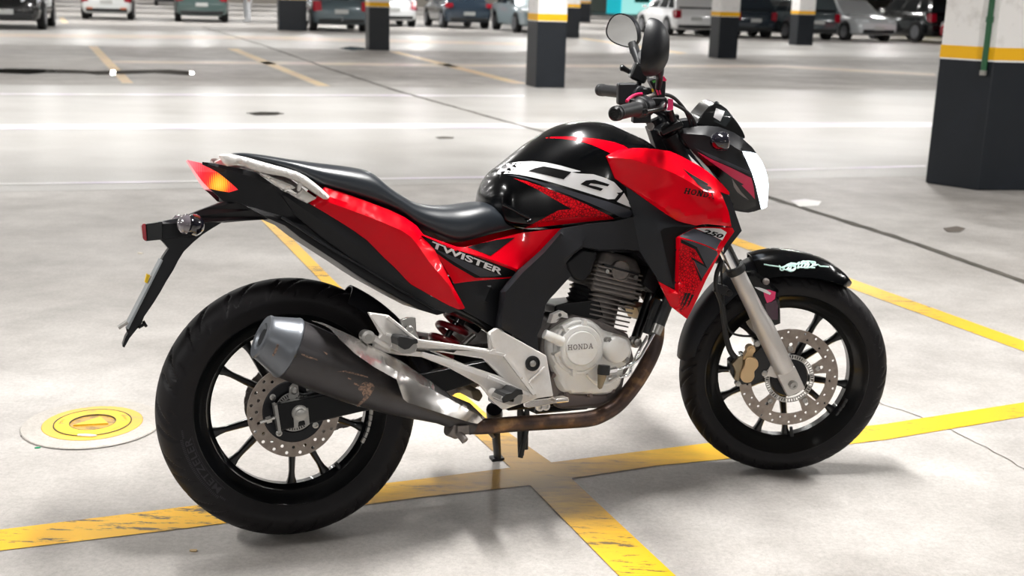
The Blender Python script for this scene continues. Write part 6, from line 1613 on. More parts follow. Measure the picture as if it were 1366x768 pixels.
# far-side clutch lever tip and cable cluster seen above the left grip
b = MB(); b.tube([(0.9534,0.29,1.1272),(0.9721,0.29,1.1172),(0.9898,0.29,1.1077)], [.009, .007, .0075], 10); b.lathe([(-.008, 0), (-.006, .008), (0, .010), (.006, .008), (.008, 0)], [(0.9545,0.29,1.1261)][0], (1, 0, 0), 14); b.build('lever_tip', 'dark_metal', bar, 40)
b = MB(); b.box([(0.9994,0.25,1.1135)][0], (.05, .05, .05), Matrix.Rotation(.4, 3, 'Y')); b.build('clutch_perch', 'dark_metal', bar, 30, bevel=.008)
b = MB(); b.box([(0.9624,0.24,1.0548)][0], (.055, .05, .062)); b.box([(0.9532,0.25,1.0308)][0], (.022, .03, .022)); b.build('switch_block', 'black_plastic', bar, 30, bevel=.006)
for s_ in ([(1.0213,0.2,1.0567),(1.0274,0.16,1.0880),(1.0340,0.18,1.1202),(1.0139,0.22,1.1439),(0.9969,0.25,1.1304)], [(0.9478,-0.2,1.0318),(0.9811,-0.1,1.0511),(1.0110,0.05,1.0774),(1.0161,0.2,1.1028)]):
    b = MB(); b.tube(s_, .0042, 8, 6); b.build('control_cable', 'soft_rubber', bar, 50)
# cables that arch from the switchgear to the headlamp
for s_, r_ in (([(0.9517,-0.22,1.0720),(0.9733,-0.2,1.0762),(0.9990,-0.18,1.0775),(1.0270,-0.15,1.0699),(1.0518,-0.12,1.0519),(1.0735,-0.1,1.0273),(1.0857,-0.09,1.0032),(1.0941,-0.08,0.9829)], .0046),
               ([(0.9596,-0.22,1.0517),(0.9774,-0.2,1.0602),(1.0048,-0.17,1.0600),(1.0369,-0.14,1.0487),(1.0657,-0.11,1.0339),(1.0875,-0.1,1.0156),(1.0997,-0.09,0.9954),(1.1060,-0.08,0.9788)], .0044),
               ([(1.0269,-0.12,1.0368),(1.0387,-0.1,1.0121),(1.0527,-0.09,0.9879),(1.0647,-0.08,0.9714)], .0085)):
    b = MB(); b.tube(s_, r_, 10, 6); front_part(b, 'control_cable', 'soft_rubber', 50)
b = MB(); b.tube([(0.9517,-0.22,1.0720),(0.9752,-0.2,1.0762),(1.0009,-0.18,1.0771)], .0056, 10, 5); front_part(b, 'cable_sleeve', 'engine_dark', 50)
b = MB(); b.tube([(1.0207,-0.08,0.9952),(1.0409,-0.08,0.9755),(1.0653,-0.08,0.9518),(1.0934,-0.08,0.9358)], .011, 12, 4); front_part(b, 'wiring_loom', 'soft_rubber', 50)
b = MB(); b.slab([(1.0647,-0.03,0.9986),(1.0987,-0.03,1.0023),(1.1094,-0.03,0.9784),(1.0734,-0.03,0.9708)]); front_part(b, 'meter_bracket', 'black_plastic', 30, .003)

# --- headlamp unit
hl_o = [(1.0605,-0.098,0.9820),(1.1043,-0.098,0.9898),(1.1334,-0.1,0.9905),(1.1629,-0.1,0.9875),(1.2012,-0.098,0.9726),(1.2248,-0.092,0.9575),(1.2371,-0.088,0.9468),(1.2539,-0.082,0.9327),(1.2694,-0.074,0.9147),(1.2465,-0.09,0.9210),(1.2226,-0.104,0.9246),(1.2322,-0.112,0.9046),(1.2488,-0.11,0.8708),(1.2631,-0.102,0.8341),(1.2754,-0.09,0.7983),(1.2872,-0.075,0.7658),(1.2697,-0.07,0.7591),(1.2528,-0.072,0.7563),(1.2311,-0.08,0.7603),(1.2115,-0.086,0.7650),(1.1969,-0.1,0.8086),(1.1603,-0.115,0.8565),(1.1271,-0.118,0.8886),(1.0939,-0.112,0.9215),(1.0807,-0.106,0.9385),(1.0606,-0.1,0.9654)]
hl = [(1.0682,-0.105,0.9716),(1.1203,-0.12,0.9687),(1.1784,-0.126,0.9494),(1.2218,-0.12,0.9232)]
hl2 = [(1.0931,-0.114,0.9373),(1.1406,-0.126,0.9090),(1.1894,-0.13,0.8895),(1.2441,-0.118,0.8679)]
cowlh = panel('headlamp_cowl', hl_o, 'black_plastic', bike, creases=[hl, hl2], thick=.006, grid=.009, sharp=24)
cdec = lambda n_, p_, m_, off=.0009: decal(n_, p_, cowlh, m_, cowlh, off, .007)
cdec('gloss_panel', [(1.0970,-0.115,0.9296),(1.1430,-0.115,0.9038),(1.1930,-0.115,0.8818),(1.2472,-0.115,0.8577),(1.2601,-0.115,0.8319),(1.2672,-0.115,0.8041),(1.2724,-0.115,0.7741),(1.2430,-0.115,0.7645),(1.2069,-0.115,0.7708),(1.1935,-0.115,0.8107),(1.1603,-0.115,0.8565),(1.1277,-0.115,0.8883)], 'black_paint')
cdec('grey_line', [(1.0949,-0.115,0.9362),(1.1326,-0.115,0.9203),(1.1825,-0.115,0.8995),(1.2427,-0.115,0.8723),(1.2470,-0.115,0.8636),(1.1928,-0.115,0.8857),(1.1389,-0.115,0.9085)], 'grey_decal', .0014)
cdec('red_wedge', [(1.1030,-0.115,0.9249),(1.1430,-0.115,0.9046),(1.1929,-0.115,0.8826),(1.2493,-0.115,0.8545),(1.2583,-0.115,0.8279),(1.2656,-0.115,0.7949),(1.2469,-0.115,0.8142),(1.2243,-0.115,0.8350),(1.2302,-0.115,0.8373),(1.1999,-0.115,0.8550),(1.1675,-0.115,0.8781),(1.1332,-0.115,0.9019)], 'magenta', .0018)
cdec('wing_line', [(1.1959,-0.115,0.8550),(1.2104,-0.115,0.8363),(1.2250,-0.115,0.8172),(1.2456,-0.115,0.7971),(1.2490,-0.115,0.7931),(1.2335,-0.115,0.8024),(1.2151,-0.115,0.8165),(1.2039,-0.115,0.8312)], 'silver_print', .0022)
mirror(cowlh)
steered(cowlh)
for o_ in list(bike.children):
    if o_.name.startswith('headlamp_cowl') and o_ is not cowlh: steered(o_)
b = MB(); b.slab([(1.2235,-0.1,0.9254),(1.2474,-0.086,0.9221),(1.2700,-0.072,0.9137),(1.2862,-0.062,0.8945),(1.2991,-0.054,0.8725),(1.3071,-0.05,0.8508),(1.3118,-0.048,0.8283),(1.3119,-0.048,0.7979),(1.3108,-0.046,0.7671),(1.3001,-0.052,0.7641),(1.2890,-0.068,0.7636),(1.2764,-0.086,0.7977),(1.2633,-0.098,0.8335),(1.2498,-0.106,0.8703),(1.2346,-0.107,0.9021)]); 
lens = front_part(b, 'headlamp_lens', 'head_lens', 40, .004)
b = MB(); b.slab([(1.0826,-0.06,0.9556),(1.1718,-0.06,0.9687),(1.2223,-0.06,0.9525),(1.2538,-0.06,0.9125),(1.2735,-0.06,0.8243),(1.2839,-0.06,0.7675),(1.2395,-0.06,0.7639),(1.2078,-0.06,0.8007),(1.1554,-0.06,0.8615)]); front_part(b, 'headlamp_shell', 'dark_metal', 30)
# front indicators
for s in (-1, 1):
    c_ = Vector([(1.1621,-0.165,0.9563)][0]); c_.y = s * .165
    b = MB(); b.tube([(c_.x, s * .10, c_.z), (c_.x, s * .15, c_.z)], .010, 12)
    b.lathe([(-.036, .006), (-.030, .017), (-.018, .0235), (-.004, .025), (.006, .024), (.008, 0)], c_, (1, 0, 0), 24, oval=(1, 1.15), up=(0, 0, 1)); ind = front_part(b, 'front_indicator', 'smoke_lens', 40)
    b = MB(); b.lathe([(.004, .0245), (.008, .022), (.012, .012), (.013, 0)], c_, (1, 0, 0), 24, oval=(1, 1.15), up=(0, 0, 1)); b.build('indicator_lens', 'clear_lens', ind, 40)
# --- meter
b = MB(); b.slab([(1.1059,-0.074,0.9940),(1.1142,-0.074,1.0095),(1.1256,-0.074,1.0243),(1.1389,-0.074,1.0393),(1.1560,-0.066,1.0484),(1.1720,-0.066,1.0428),(1.1876,-0.066,1.0318),(1.2030,-0.074,1.0128),(1.2197,-0.074,0.9907),(1.2303,-0.074,0.9742),(1.2376,-0.074,0.9588),(1.2351,-0.074,0.9525),(1.2089,-0.074,0.9618),(1.1687,-0.074,0.9747),(1.1387,-0.074,0.9839)]); met = front_part(b, 'instrument_cluster', 'dark_metal', 30, .005)
b = MB()
f0, f1 = [Vector(v) for v in [(1.1247,0,0.9897),(1.1729,0,1.0409)]]
fm = (f0 + f1) / 2; fd_ = (f1 - f0).normalized(); fn = Vector((-fd_.z, 0, fd_.x)); 
if fn.x > 0: fn = -fn
b.lathe([(.001, .0), (.001, .040), (.003, .042), (.003, .045), (-.004, .045)], fm, fn, 40, oval=(1.0, .92), up=(0, 1, 0)); b.build('meter_face', 'meter_lens', met, 40)
decal('meter_side_lens', [(1.1607,-0.074,1.0372),(1.1839,-0.074,1.0285),(1.2011,-0.074,1.0108),(1.1842,-0.074,0.9855),(1.1520,-0.074,0.9995)], met, 'meter_lens', met, .0012, .008)
decal('painted_meter_glare', [(1.1576,-0.074,1.0345),(1.1808,-0.074,1.0258),(1.1690,-0.074,1.0001),(1.1505,-0.074,1.0112)], met, 'white_decal', met, .0018, .008)  # white film paints the bright reflection on the meter

# --- front mudguard
def guard(r_of, a0, a1, hw_of, drop_of, thick, name, material, na=30, nc=14, expo=2.6):
    vs, fs = [], []
    for i in range(na + 1):
        f = i / na; a = R(a0 + (a1 - a0) * f); r = r_of(f); hw = hw_of(f); dr = drop_of(f)
        for k in range(nc + 1):
            t = -1 + 2 * k / nc
            rr = r - dr * abs(t) ** expo
            vs.append((WB + rr * math.cos(a), hw * (1 if abs(t) < 1 else 1) * math.copysign(abs(t) ** .8, t), RF + rr * math.sin(a)))
    n0 = len(vs)
    for i in range(na + 1):
        for k in range(nc + 1):
            v = vs[i * (nc + 1) + k]; vs.append((WB + (v[0] - WB) * (1 - thick / .32), v[1] * (1 - thick / .06), RF + (v[2] - RF) * (1 - thick / .32)))
    w = nc + 1
    for i in range(na):
        for k in range(nc):
            q = (i * w + k, i * w + k + 1, (i + 1) * w + k + 1, (i + 1) * w + k); fs.append(q); fs.append(tuple(j + n0 for j in reversed(q)))
    for k in range(nc):
        fs.append((k + 1, k, n0 + k, n0 + k + 1)); e = na * w; fs.append((e + k, e + k + 1, n0 + e + k + 1, n0 + e + k))
    for i in range(na):
        fs.append((i * w, (i + 1) * w, n0 + (i + 1) * w, n0 + i * w)); e = nc; fs.append(((i + 1) * w + e, i * w + e, n0 + i * w + e, n0 + (i + 1) * w + e))
    b = MB(); b.add(vs, fs)
    return b.build(name, material, bike, 50)
it = lambda xs_, ys_: (lambda f: float(np.interp(f, xs_, ys_)))
fend = guard(it([0, .1, .3, .55, .8, 1], [.313, .322, .335, .344, .354, .356]), 54.6, 108, it([0, .08, .25, .6, 1], [.012, .042, .064, .072, .070]), it([0, .08, .3, .6, 1], [.010, .028, .045, .060, .066]), .004, 'front_mudguard', 'black_paint', 36, 20, 2.4)
steered(fend)
mud = guard(it([0, .5, 1], [.342, .318, .303]), 107, 171.5, it([0, .5, .9, 1], [.062, .062, .056, .040]), it([0, .5, 1], [.05, .045, .035]), .004, 'mudguard_extension', 'grey_plastic', 30, 14, 3.0)
steered(mud)
# looping white script sticker on the mudguard's crown
def loops(px_list, r=.0016):
    trees = [bvh_of(fend)]
    for q in px_list:
        P = []
        for v in q:
            y = cast(v[0], v[2], trees, -1, -.03); P.append((v[0], y - .0006, v[2]))
        b = MB(); b.tube(P, r, 6, 4); o_ = b.build('script_sticker', 'mint', fend, 0)
loops([[(1.3457,-0.02,0.6089),(1.3542,-0.02,0.6033),(1.3664,-0.02,0.6086),(1.3790,-0.02,0.6051),(1.3711,-0.02,0.5972),(1.3585,-0.02,0.6003),(1.3644,-0.02,0.6074),(1.3788,-0.02,0.6098),(1.3915,-0.02,0.6050),(1.3836,-0.02,0.5971),(1.3709,-0.02,0.6010),(1.3774,-0.02,0.5950),(1.3876,-0.02,0.6000)],
       [(1.3786,-0.02,0.6148),(1.3913,-0.02,0.6092),(1.4035,-0.02,0.6158),(1.3998,-0.02,0.6053),(1.4124,-0.02,0.6026),(1.4224,-0.02,0.6101),(1.4078,-0.02,0.6124),(1.4158,-0.02,0.6177),(1.4308,-0.02,0.6100),(1.4208,-0.02,0.6008),(1.4373,-0.02,0.6036),(1.4474,-0.02,0.6098),(1.4347,-0.02,0.6133)],
       [(1.3061,-0.02,0.6115),(1.3249,-0.02,0.6083),(1.3458,-0.02,0.6055),(1.3585,-0.02,0.5995),(1.3524,-0.02,0.5962),(1.3489,-0.02,0.6013),(1.3603,-0.02,0.6058),(1.3748,-0.02,0.6064),(1.3669,-0.02,0.5981),(1.3796,-0.02,0.5938),(1.3917,-0.02,0.6020),(1.3767,-0.02,0.6106),(1.3954,-0.02,0.6117),(1.4120,-0.02,0.6111)],
       [(1.3664,-0.02,0.6099),(1.3828,-0.02,0.6139),(1.3996,-0.02,0.6095),(1.3959,-0.02,0.6011),(1.4081,-0.02,0.6061),(1.4118,-0.02,0.6153),(1.4203,-0.02,0.6110),(1.4145,-0.02,0.6018),(1.4270,-0.02,0.6025),(1.4244,-0.02,0.6130),(1.4346,-0.02,0.6154),(1.4412,-0.02,0.6086),(1.4333,-0.02,0.6015),(1.4458,-0.02,0.6006)],
       [(1.4076,-0.02,0.6157),(1.4242,-0.02,0.6172),(1.4367,-0.02,0.6162),(1.4493,-0.02,0.6131),(1.4455,-0.02,0.6056),(1.4558,-0.02,0.6076),(1.4623,-0.02,0.6033),(1.4749,-0.02,0.6019),(1.4875,-0.02,0.5996)]], .0022)
# mudguard stay with the pink sticker
stay = panel('mudguard_stay', [(1.2296,-0.08,0.5852),(1.2536,-0.08,0.5953),(1.2738,-0.08,0.5992),(1.3031,-0.08,0.5802),(1.3307,-0.08,0.5570),(1.3423,-0.08,0.5444),(1.3485,-0.08,0.4983),(1.3518,-0.08,0.4520),(1.3377,-0.08,0.4467),(1.3252,-0.08,0.4481),(1.3037,-0.08,0.4695),(1.2836,-0.08,0.5096),(1.2576,-0.08,0.5455)], 'black_paint', bike, bulge=.006, edge=.012, thick=.02, grid=.008)
decal('pink_sticker', [(1.2983,-0.085,0.5490),(1.3155,-0.085,0.5479),(1.3334,-0.085,0.5415),(1.3318,-0.085,0.5227),(1.3231,-0.085,0.5153),(1.3110,-0.085,0.5113),(1.3029,-0.085,0.5294)], stay, 'pink', stay, .001, .006)
decal('plum_sticker', [(1.3049,-0.085,0.5097),(1.3232,-0.085,0.5133),(1.3344,-0.085,0.5194),(1.3412,-0.085,0.5038),(1.3426,-0.085,0.4639),(1.3212,-0.085,0.4642),(1.3091,-0.085,0.4875)], stay, 'plum', stay, .001, .006)
lay('sticker_lettering', *text_flat('MZ', .02, .2), [(1.3012,-0.086,0.5442)][0], [(1.3240,-0.086,0.5356)][0], Vector([(1.2979,-0.086,0.5538)][0]) - Vector([(1.3012,-0.086,0.5442)][0]), stay, 'white_decal', stay, .002) if False else None
decal('sticker_script', [(1.2741,-0.086,0.5562),(1.2885,-0.086,0.5547),(1.3071,-0.086,0.5483),(1.3206,-0.086,0.5390),(1.3180,-0.086,0.5336),(1.3034,-0.086,0.5400),(1.2867,-0.086,0.5477)], stay, 'white_decal', stay, .0018, .005)
steered(stay)
for o_ in [mirror(stay)]: steered(o_)
b = MB(); b.lathe([(0, .009), (.006, .009), (.010, .006), (.011, 0)], Vector([(1.3031,-0.094,0.5729)][0]), (0, -1, 0), 20); front_part(b, 'mudguard_bolt', 'engine_dark', 40)
# --- front caliper and hose
b = MB(); b.slab([(1.2161,-0.088,0.3458),(1.2382,-0.088,0.3625),(1.2545,-0.088,0.3665),(1.2693,-0.088,0.3578),(1.2891,-0.088,0.3788),(1.3030,-0.088,0.3913),(1.3223,-0.088,0.3740),(1.3281,-0.088,0.3356),(1.3212,-0.088,0.3056),(1.2968,-0.088,0.2931),(1.2764,-0.088,0.2848),(1.2516,-0.088,0.2809),(1.2304,-0.088,0.2941),(1.2172,-0.088,0.3158)], yc=-.066); cal = front_part(b, 'caliper_bracket', 'dark_metal', 30, .005)
b = MB(); b.plate(rounded([(1.2550,-0.105,0.3608),(1.2713,-0.105,0.3635),(1.2860,-0.105,0.3561),(1.2887,-0.105,0.3390),(1.2791,-0.105,0.3243),(1.2797,-0.105,0.3093),(1.2699,-0.105,0.2945),(1.2514,-0.105,0.2948),(1.2418,-0.105,0.3078),(1.2433,-0.105,0.3227),(1.2516,-0.105,0.3417)], 3), -.108, -.082); b.build('caliper', 'gold', cal, 40, bevel=.005, seg=3)
b = MB(); b.plate([(1.2181,-0.098,0.3444),(1.2339,-0.098,0.3612),(1.2482,-0.098,0.3652),(1.2511,-0.098,0.3439),(1.2439,-0.098,0.3141),(1.2406,-0.098,0.2928),(1.2259,-0.098,0.2994),(1.2293,-0.098,0.3208)], -.100, -.06); b.build('caliper_body', 'bronze', cal, 30, bevel=.004)
b = MB(); b.lathe([(-.02, .012), (.004, .012), (.004, .007), (.010, .0065)], [(1.2690,-0.098,0.3840)][0], (0, -1, 0), 18); b.build('caliper_lug', 'gold', cal, 40)
b = MB(); b.plate([(1.2461,-0.1,0.3552),(1.2575,-0.1,0.3784),(1.2674,-0.1,0.3867),(1.2782,-0.1,0.3738),(1.2729,-0.1,0.3527)], -.098, -.075); b.build('caliper_arm', 'gold', cal, 30, bevel=.003)
b = MB(); b.plate([(1.3058,-0.09,0.3129),(1.3256,-0.09,0.3340),(1.3459,-0.09,0.3444),(1.3661,-0.09,0.3099),(1.3459,-0.09,0.2973),(1.3249,-0.09,0.3041),(1.3127,-0.09,0.2978)], -.088, -.070); b.build('caliper_mount', 'fork_silver', cal, 30, bevel=.003)
for v in [(1.3115,-0.088,0.3131),(1.2883,-0.088,0.3979),(1.2390,-0.088,0.2854)]:
    b = MB(); b.lathe([(-.01, .008), (.004, .008), (.005, .005)], v, (0, -1, 0), 12); b.build('caliper_bolt', 'steel', cal, 30)
b = MB(); b.tube([(1.1813,-0.09,0.6271),(1.1681,-0.1,0.5965),(1.1673,-0.1,0.5594),(1.1830,-0.1,0.5157),(1.1908,-0.1,0.4677),(1.2007,-0.1,0.4172),(1.2121,-0.1,0.3833),(1.2263,-0.095,0.3625)], [.0065] * 5 + [.008] * 3, 10, 6); front_part(b, 'brake_hose', 'soft_rubber', 50)
b = MB(); b.tube([(1.1930,-0.07,0.6435),(1.1841,-0.08,0.6044),(1.1878,-0.09,0.5548),(1.1926,-0.095,0.5040),(1.2027,-0.095,0.4495),(1.2188,-0.09,0.4290),(1.2470,-0.085,0.4197),(1.2866,-0.075,0.4156)], .0033, 8, 6); front_part(b, 'sensor_lead', 'soft_rubber', 50)
b = MB(); b.box([(1.1807,-0.095,0.5540)][0], (.036, .02, .024), Matrix.Rotation(.3, 3, 'Y')); b.lathe([(-.012, .009), (.012, .009)], [(1.2056,-0.085,0.5410)][0], (0, -1, 0), 12); front_part(b, 'hose_clip', 'black_plastic', 30, .003)

# ------------------------------------------------------------------ parked cars
M['car_glass'] = mat('car_glass', (22, 28, 32), 0.06, coat=0.5, spec=0.8)
M['car_tyre'] = mat('car_tyre_rubber', (20, 20, 22), 0.7)
M['car_rim'] = mat('car_alloy', (178, 180, 184), 0.3, metal=0.8)
M['car_black'] = mat('car_black_trim', (22, 24, 26), 0.5)
M['car_tail'] = mat('car_tail_lens', (150, 14, 34), 0.15, coat=1.0)
M['car_head'] = mat('car_head_lens', (226, 232, 236), 0.1, coat=1.0, spec=0.9)
M['car_amber'] = mat('car_reflector', (176, 96, 60), 0.3)
M['car_plate'] = mat('car_number_plate', (176, 178, 176), 0.5)
CARP = {}
def car_paint(rgb):
    if rgb not in CARP:
        CARP[rgb] = mat('car_paint', rgb, 0.22, metal=0.15, coat=1.0)
    return CARP[rgb]
STY = {  # length, half width, height, belt, hood, roof rear, roof front, glass rear foot, glass front foot
    'hatch': (3.85, .86, 1.50, .94, .88, .10, .56, .015, .76),
    'estate': (4.35, .87, 1.52, .95, .90, .07, .56, .012, .74),
    'sedan': (4.40, .87, 1.46, .95, .90, .26, .56, .13, .74),
    'suv': (4.40, .91, 1.70, 1.06, 1.02, .05, .58, .01, .74),
}
def loft(b, secs):
    n = len(secs[0]); vs = [v for s in secs for v in s]
    fs = []
    for i in range(len(secs) - 1):
        for k in range(n):
            k2 = (k + 1) % n; fs.append((i * n + k, i * n + k2, (i + 1) * n + k2, (i + 1) * n + k))
    fs.append(tuple(range(n))); fs.append(tuple(range((len(secs) - 1) * n, len(secs) * n)))
    b.add(vs, fs)
def make_car(style, rgb, ref, front_to_us, label, plate=True, hitch=False, amber=False):
    L, w, H, belt, hood, rr, rf, gr, gf = STY[style]
    paint = car_paint(rgb)
    root = empty('car', (0, 0, 0), label, 'car', 'parked cars')
    ang = math.atan2(BY.y, BY.x)
    ref = Vector(ref)
    if front_to_us:
        p = ref + BY * L; root.rotation_euler = (0, 0, ang + math.pi)
    else:
        p = ref; root.rotation_euler = (0, 0, ang)
    root.location = (p.x, p.y, 0)
    b = MB()
    st = [(0, .38, .66, .86), (.012, .30, belt - .16, .93), (.03, .24, belt - .04, .97), (.09, .21, belt, 1), (.3, .20, belt, 1), (gf - .02, .20, belt - .01, 1), (gf + .04, .21, hood, .985), (.88, .22, hood - .05, .97), (.955, .23, hood - .13, .93), (.985, .27, hood - .22, .88), (1, .36, .62, .80)]
    if style == 'sedan':
        st[2] = (.03, .24, belt + .02, .97); st[3] = (.10, .21, belt + .04, 1)
    secs = []
    for fx, zb, zt, kw in st:
        x = fx * L; ww = w * kw
        half = [(0, zb), (ww * .84, zb), (ww * .96, zb + .07), (ww, .5 if zt > .7 else (zb + zt) / 2), (ww * .985, zt - .13 if zt > .75 else zt - .06), (ww * .93, zt - .02), (ww * .6, zt + .012), (0, zt + .02)]
        ring = [(x, y, z) for y, z in half] + [(x, -y, z) for y, z in reversed(half[1:-1])]
        secs.append(ring)
    loft(b, secs)
    body_ = b.build('car_body', paint, root, 30)
    # cabin
    b = MB(); secs = []
    for fx, z, kw in ((0, 0, .93), (1, H - belt - .09, .80), (1.0, H - belt - .03, .74), (1.0, H - belt, .62)):
        t = min(1, z / (H - belt - .05)); xa = (gr + (rr - gr) * t) * L; xb = (gf + (rf - gf) * t) * L
        if kw == .62: xa += .12; xb -= .14
        ww = w * kw; zz = belt - .03 + z
        secs.append([(xa, -ww, zz), (xb, -ww * .96, zz), (xb, ww * .96, zz), (xa, ww, zz)])
    loft(b, secs)
    b.build('cabin', paint, root, 30, bevel=.03)
    def P(f, t, s, e=.006):      # point on the cabin side: f along, t up
        xa = (gr + (rr - gr) * t) * L; xb = (gf + (rf - gf) * t) * L; ww = w * (.93 + (.80 - .93) * t)
        return (xa + (xb - xa) * f, s * (ww * (1 - .04 * f) + e), belt - .03 + t * (H - belt - .09))
    for s in (-1, 1):
        for f0, f1 in ((.06, .27), (.30, .60), (.63, .93)):
            b = MB(); q = [P(f0, .12, s), P(f1, .12, s), P(f1 - (.06 if f1 > .9 else 0), .88, s), P(f0 + (.03 if f0 < .1 else 0), .88, s)]
            b.add(q + [(v[0], v[1] - s * .02, v[2]) for v in q], [(0, 1, 2, 3), (4, 7, 6, 5), (0, 4, 5, 1), (1, 5, 6, 2), (2, 6, 7, 3), (3, 7, 4, 0)])
            b.build('side_window', 'car_glass', root, 20)
    for f, e, nm in ((0, -.006, 'rear_window'), (1, .006, 'windscreen')):
        q = []
        for t, kk in ((.10, .86), (.90, .84)):
            xa = (gr + (rr - gr) * t) * L if f == 0 else (gf + (rf - gf) * t) * L
            ww = w * (.93 + (.80 - .93) * t) * kk * (1 - .04 * f)
            q += [(xa + e, -ww, belt - .03 + t * (H - belt - .09)), (xa + e, ww, belt - .03 + t * (H - belt - .09))]
        q = [q[0], q[1], q[3], q[2]]
        b = MB(); b.add(q + [(v[0] - e * 3, v[1], v[2]) for v in q], [(0, 1, 2, 3), (4, 7, 6, 5), (0, 4, 5, 1), (1, 5, 6, 2), (2, 6, 7, 3), (3, 7, 4, 0)])
        b.build(nm, 'car_glass', root, 20)
    r_ = .32 if style != 'suv' else .36
    for fx in (.185, .80):
        for s in (-1, 1):
            b = MB(); b.lathe([(-.02, r_ + .045), (.0, r_ + .05), (.012, r_ + .035), (.012, .0)], (fx * L, s * (w - .012), r_ + .02), (0, s, 0), 28); b.build('wheel_arch', 'car_black', root, 30)
            b = MB(); b.lathe([(-.2, r_ * .7), (-.2, r_ * .97), (-.17, r_), (0, r_), (.018, r_ * .95), (.012, r_ * .66), (.0, r_ * .64), (.0, 0)], (fx * L, s * (w + .004), r_), (0, s, 0), 28); wh = b.build('wheel', 'car_tyre', root, 30)
            b = MB()
            b.lathe([(.004, r_ * .66), (.02, r_ * .66), (.02, r_ * .58), (.004, r_ * .56)], (fx * L, s * (w + .004), r_), (0, s, 0), 28)
            for k in range(7):
                a = 2 * math.pi * k / 7; c_ = Vector((fx * L + math.cos(a) * r_ * .33, s * (w + .014), r_ + math.sin(a) * r_ * .33))
                b.box(c_, (r_ * .55, .016, r_ * .15), Matrix.Rotation(-a, 3, 'Y'))
            b.lathe([(0, r_ * .16), (.026, r_ * .13), (.028, 0)], (fx * L, s * (w + .004), r_), (0, s, 0), 16)
            b.build('rim', 'car_rim', wh, 30)
    for s in (-1, 1):
        b = MB(); tall = .30 if style in ('hatch', 'estate', 'suv') else .17
        z1 = belt - .03
        b.add([(.03, s * w * .98, z1 - tall), (.022, s * w * .70, z1 - tall + .03), (.03, s * w * .72, z1), (.09, s * w * .985, z1 + .01), (.20, s * (w * 1.0 + .004), z1 - .05), (.16, s * (w + .004), z1 - tall * .8),
               (-.008, s * w * .93, z1 - tall), (-.010, s * w * .70, z1 - tall + .03), (.012, s * w * .72, z1), (.015, s * w * .95, z1)],
              [(6, 7, 8, 9), (6, 9, 3, 0), (0, 3, 4, 5), (7, 1, 2, 8), (8, 2, 3, 9), (6, 0, 1, 7)])
        b.build('tail_lamp', 'car_tail', root, 30)
        b = MB(); z1 = hood - .16
        b.add([(L * .975, s * w * .45, z1 - .11), (L * .955, s * w * .5, z1 + .05), (L * .93, s * w * .90, z1 + .06), (L * .90, s * w * .955, z1 - .02), (L * .955, s * w * .90, z1 - .12),
               (L * .995, s * w * .45, z1 - .12), (L * .985, s * w * .5, z1 + .02), (L * .965, s * w * .86, z1 + .02), (L * .94, s * w * .965, z1 - .03), (L * .975, s * w * .9, z1 - .13)],
              [(5, 6, 7), (5, 7, 8), (5, 8, 9), (0, 1, 6, 5), (1, 2, 7, 6), (2, 3, 8, 7), (3, 4, 9, 8), (4, 0, 5, 9)])
        b.build('headlamp', 'car_head', root, 30)
        b = MB(); b.box((gf * L - .25, s * (w + .07), belt + .05), (.12, .16, .12)); b.build('door_mirror', paint, root, 30, bevel=.03)
        for fx in (.36, .58):
            b = MB(); b.box((fx * L, s * (w + .004), belt - .12), (.17, .03, .03)); b.build('door_handle', paint, root, 30, bevel=.01)
        if amber: b = MB(); b.box((-.004, s * w * .66, .40), (.04, .20, .06)); b.build('rear_reflector', 'car_amber', root, 30)
    b = MB(); b.box((.012, 0, .34), (.06, w * 1.62, .12)); b.build('rear_valance', 'car_black', root, 30, bevel=.02)
    b = MB(); b.box((L - .012, 0, .36), (.06, w * 1.45, .14)); b.build('front_grille', 'car_black', root, 30, bevel=.02)
    b = MB(); b.box((L - .03, 0, .60), (.05, w * 1.0, .09)); b.build('upper_grille', 'car_black', root, 30, bevel=.02)
    if plate:
        zp = (.62 if style != 'sedan' else .55)
        b = MB(); b.box((-.012 if style != 'estate' else -.01, 0, zp), (.03, .42, .13)); b.build('number_plate', 'car_plate', root, 20, bevel=.006)
        b = MB(); b.box((L + .008, 0, .47), (.03, .42, .13)); b.build('number_plate', 'car_plate', root, 20, bevel=.006)
    if hitch:
        b = MB(); b.tube([(-.02, 0, .36), (-.12, 0, .36), (-.14, 0, .42)], .022, 10); b.build('tow_ball', 'car_rim', root, 30)
    return root
make_car('suv', (5, 7, 9), [(-13.567,31.546)][0], True, 'black car facing the camera at the far left edge, number plate in front')
make_car('hatch', (226, 230, 230), [(-14.665,42.554)][0], False, 'white hatchback seen from behind, leftmost of the white cars, beside the black car', amber=True)
make_car('suv', (74, 94, 92), [(-11.315,42.693)][0], False, 'dark grey-green car seen from behind with small red lamps, beside the person in white')
make_car('hatch', (34, 38, 42), [(-21.306,72.953)][0], False, 'dark car farther back in the gap between the white hatchback and the grey-green car')
make_car('estate', (84, 98, 104), [(-5.496,37.014)][0], False, 'grey estate car with tow ball, between the two leftmost pillars', hitch=True)
make_car('hatch', (232, 234, 236), [(-4.592,43.913)][0], False, 'white hatchback half hidden behind the pillar with scraped edge')
make_car('sedan', (46, 60, 74), [(-1.836,43.809)][0], False, 'dark blue-grey saloon seen from behind, left of the middle-distance pillar')
make_car('sedan', (168, 184, 190), [(0.909,41.213)][0], True, 'pale silver-blue car facing us, half hidden by the middle-distance pillar')
make_car('hatch', (238, 239, 240), [(6.352,43.109)][0], False, 'white hatchback directly behind the motorcycle mirrors')
make_car('hatch', (40, 50, 60), [(8.449,42.916)][0], False, 'dark hatchback right of the pillar beside the white hatchback')
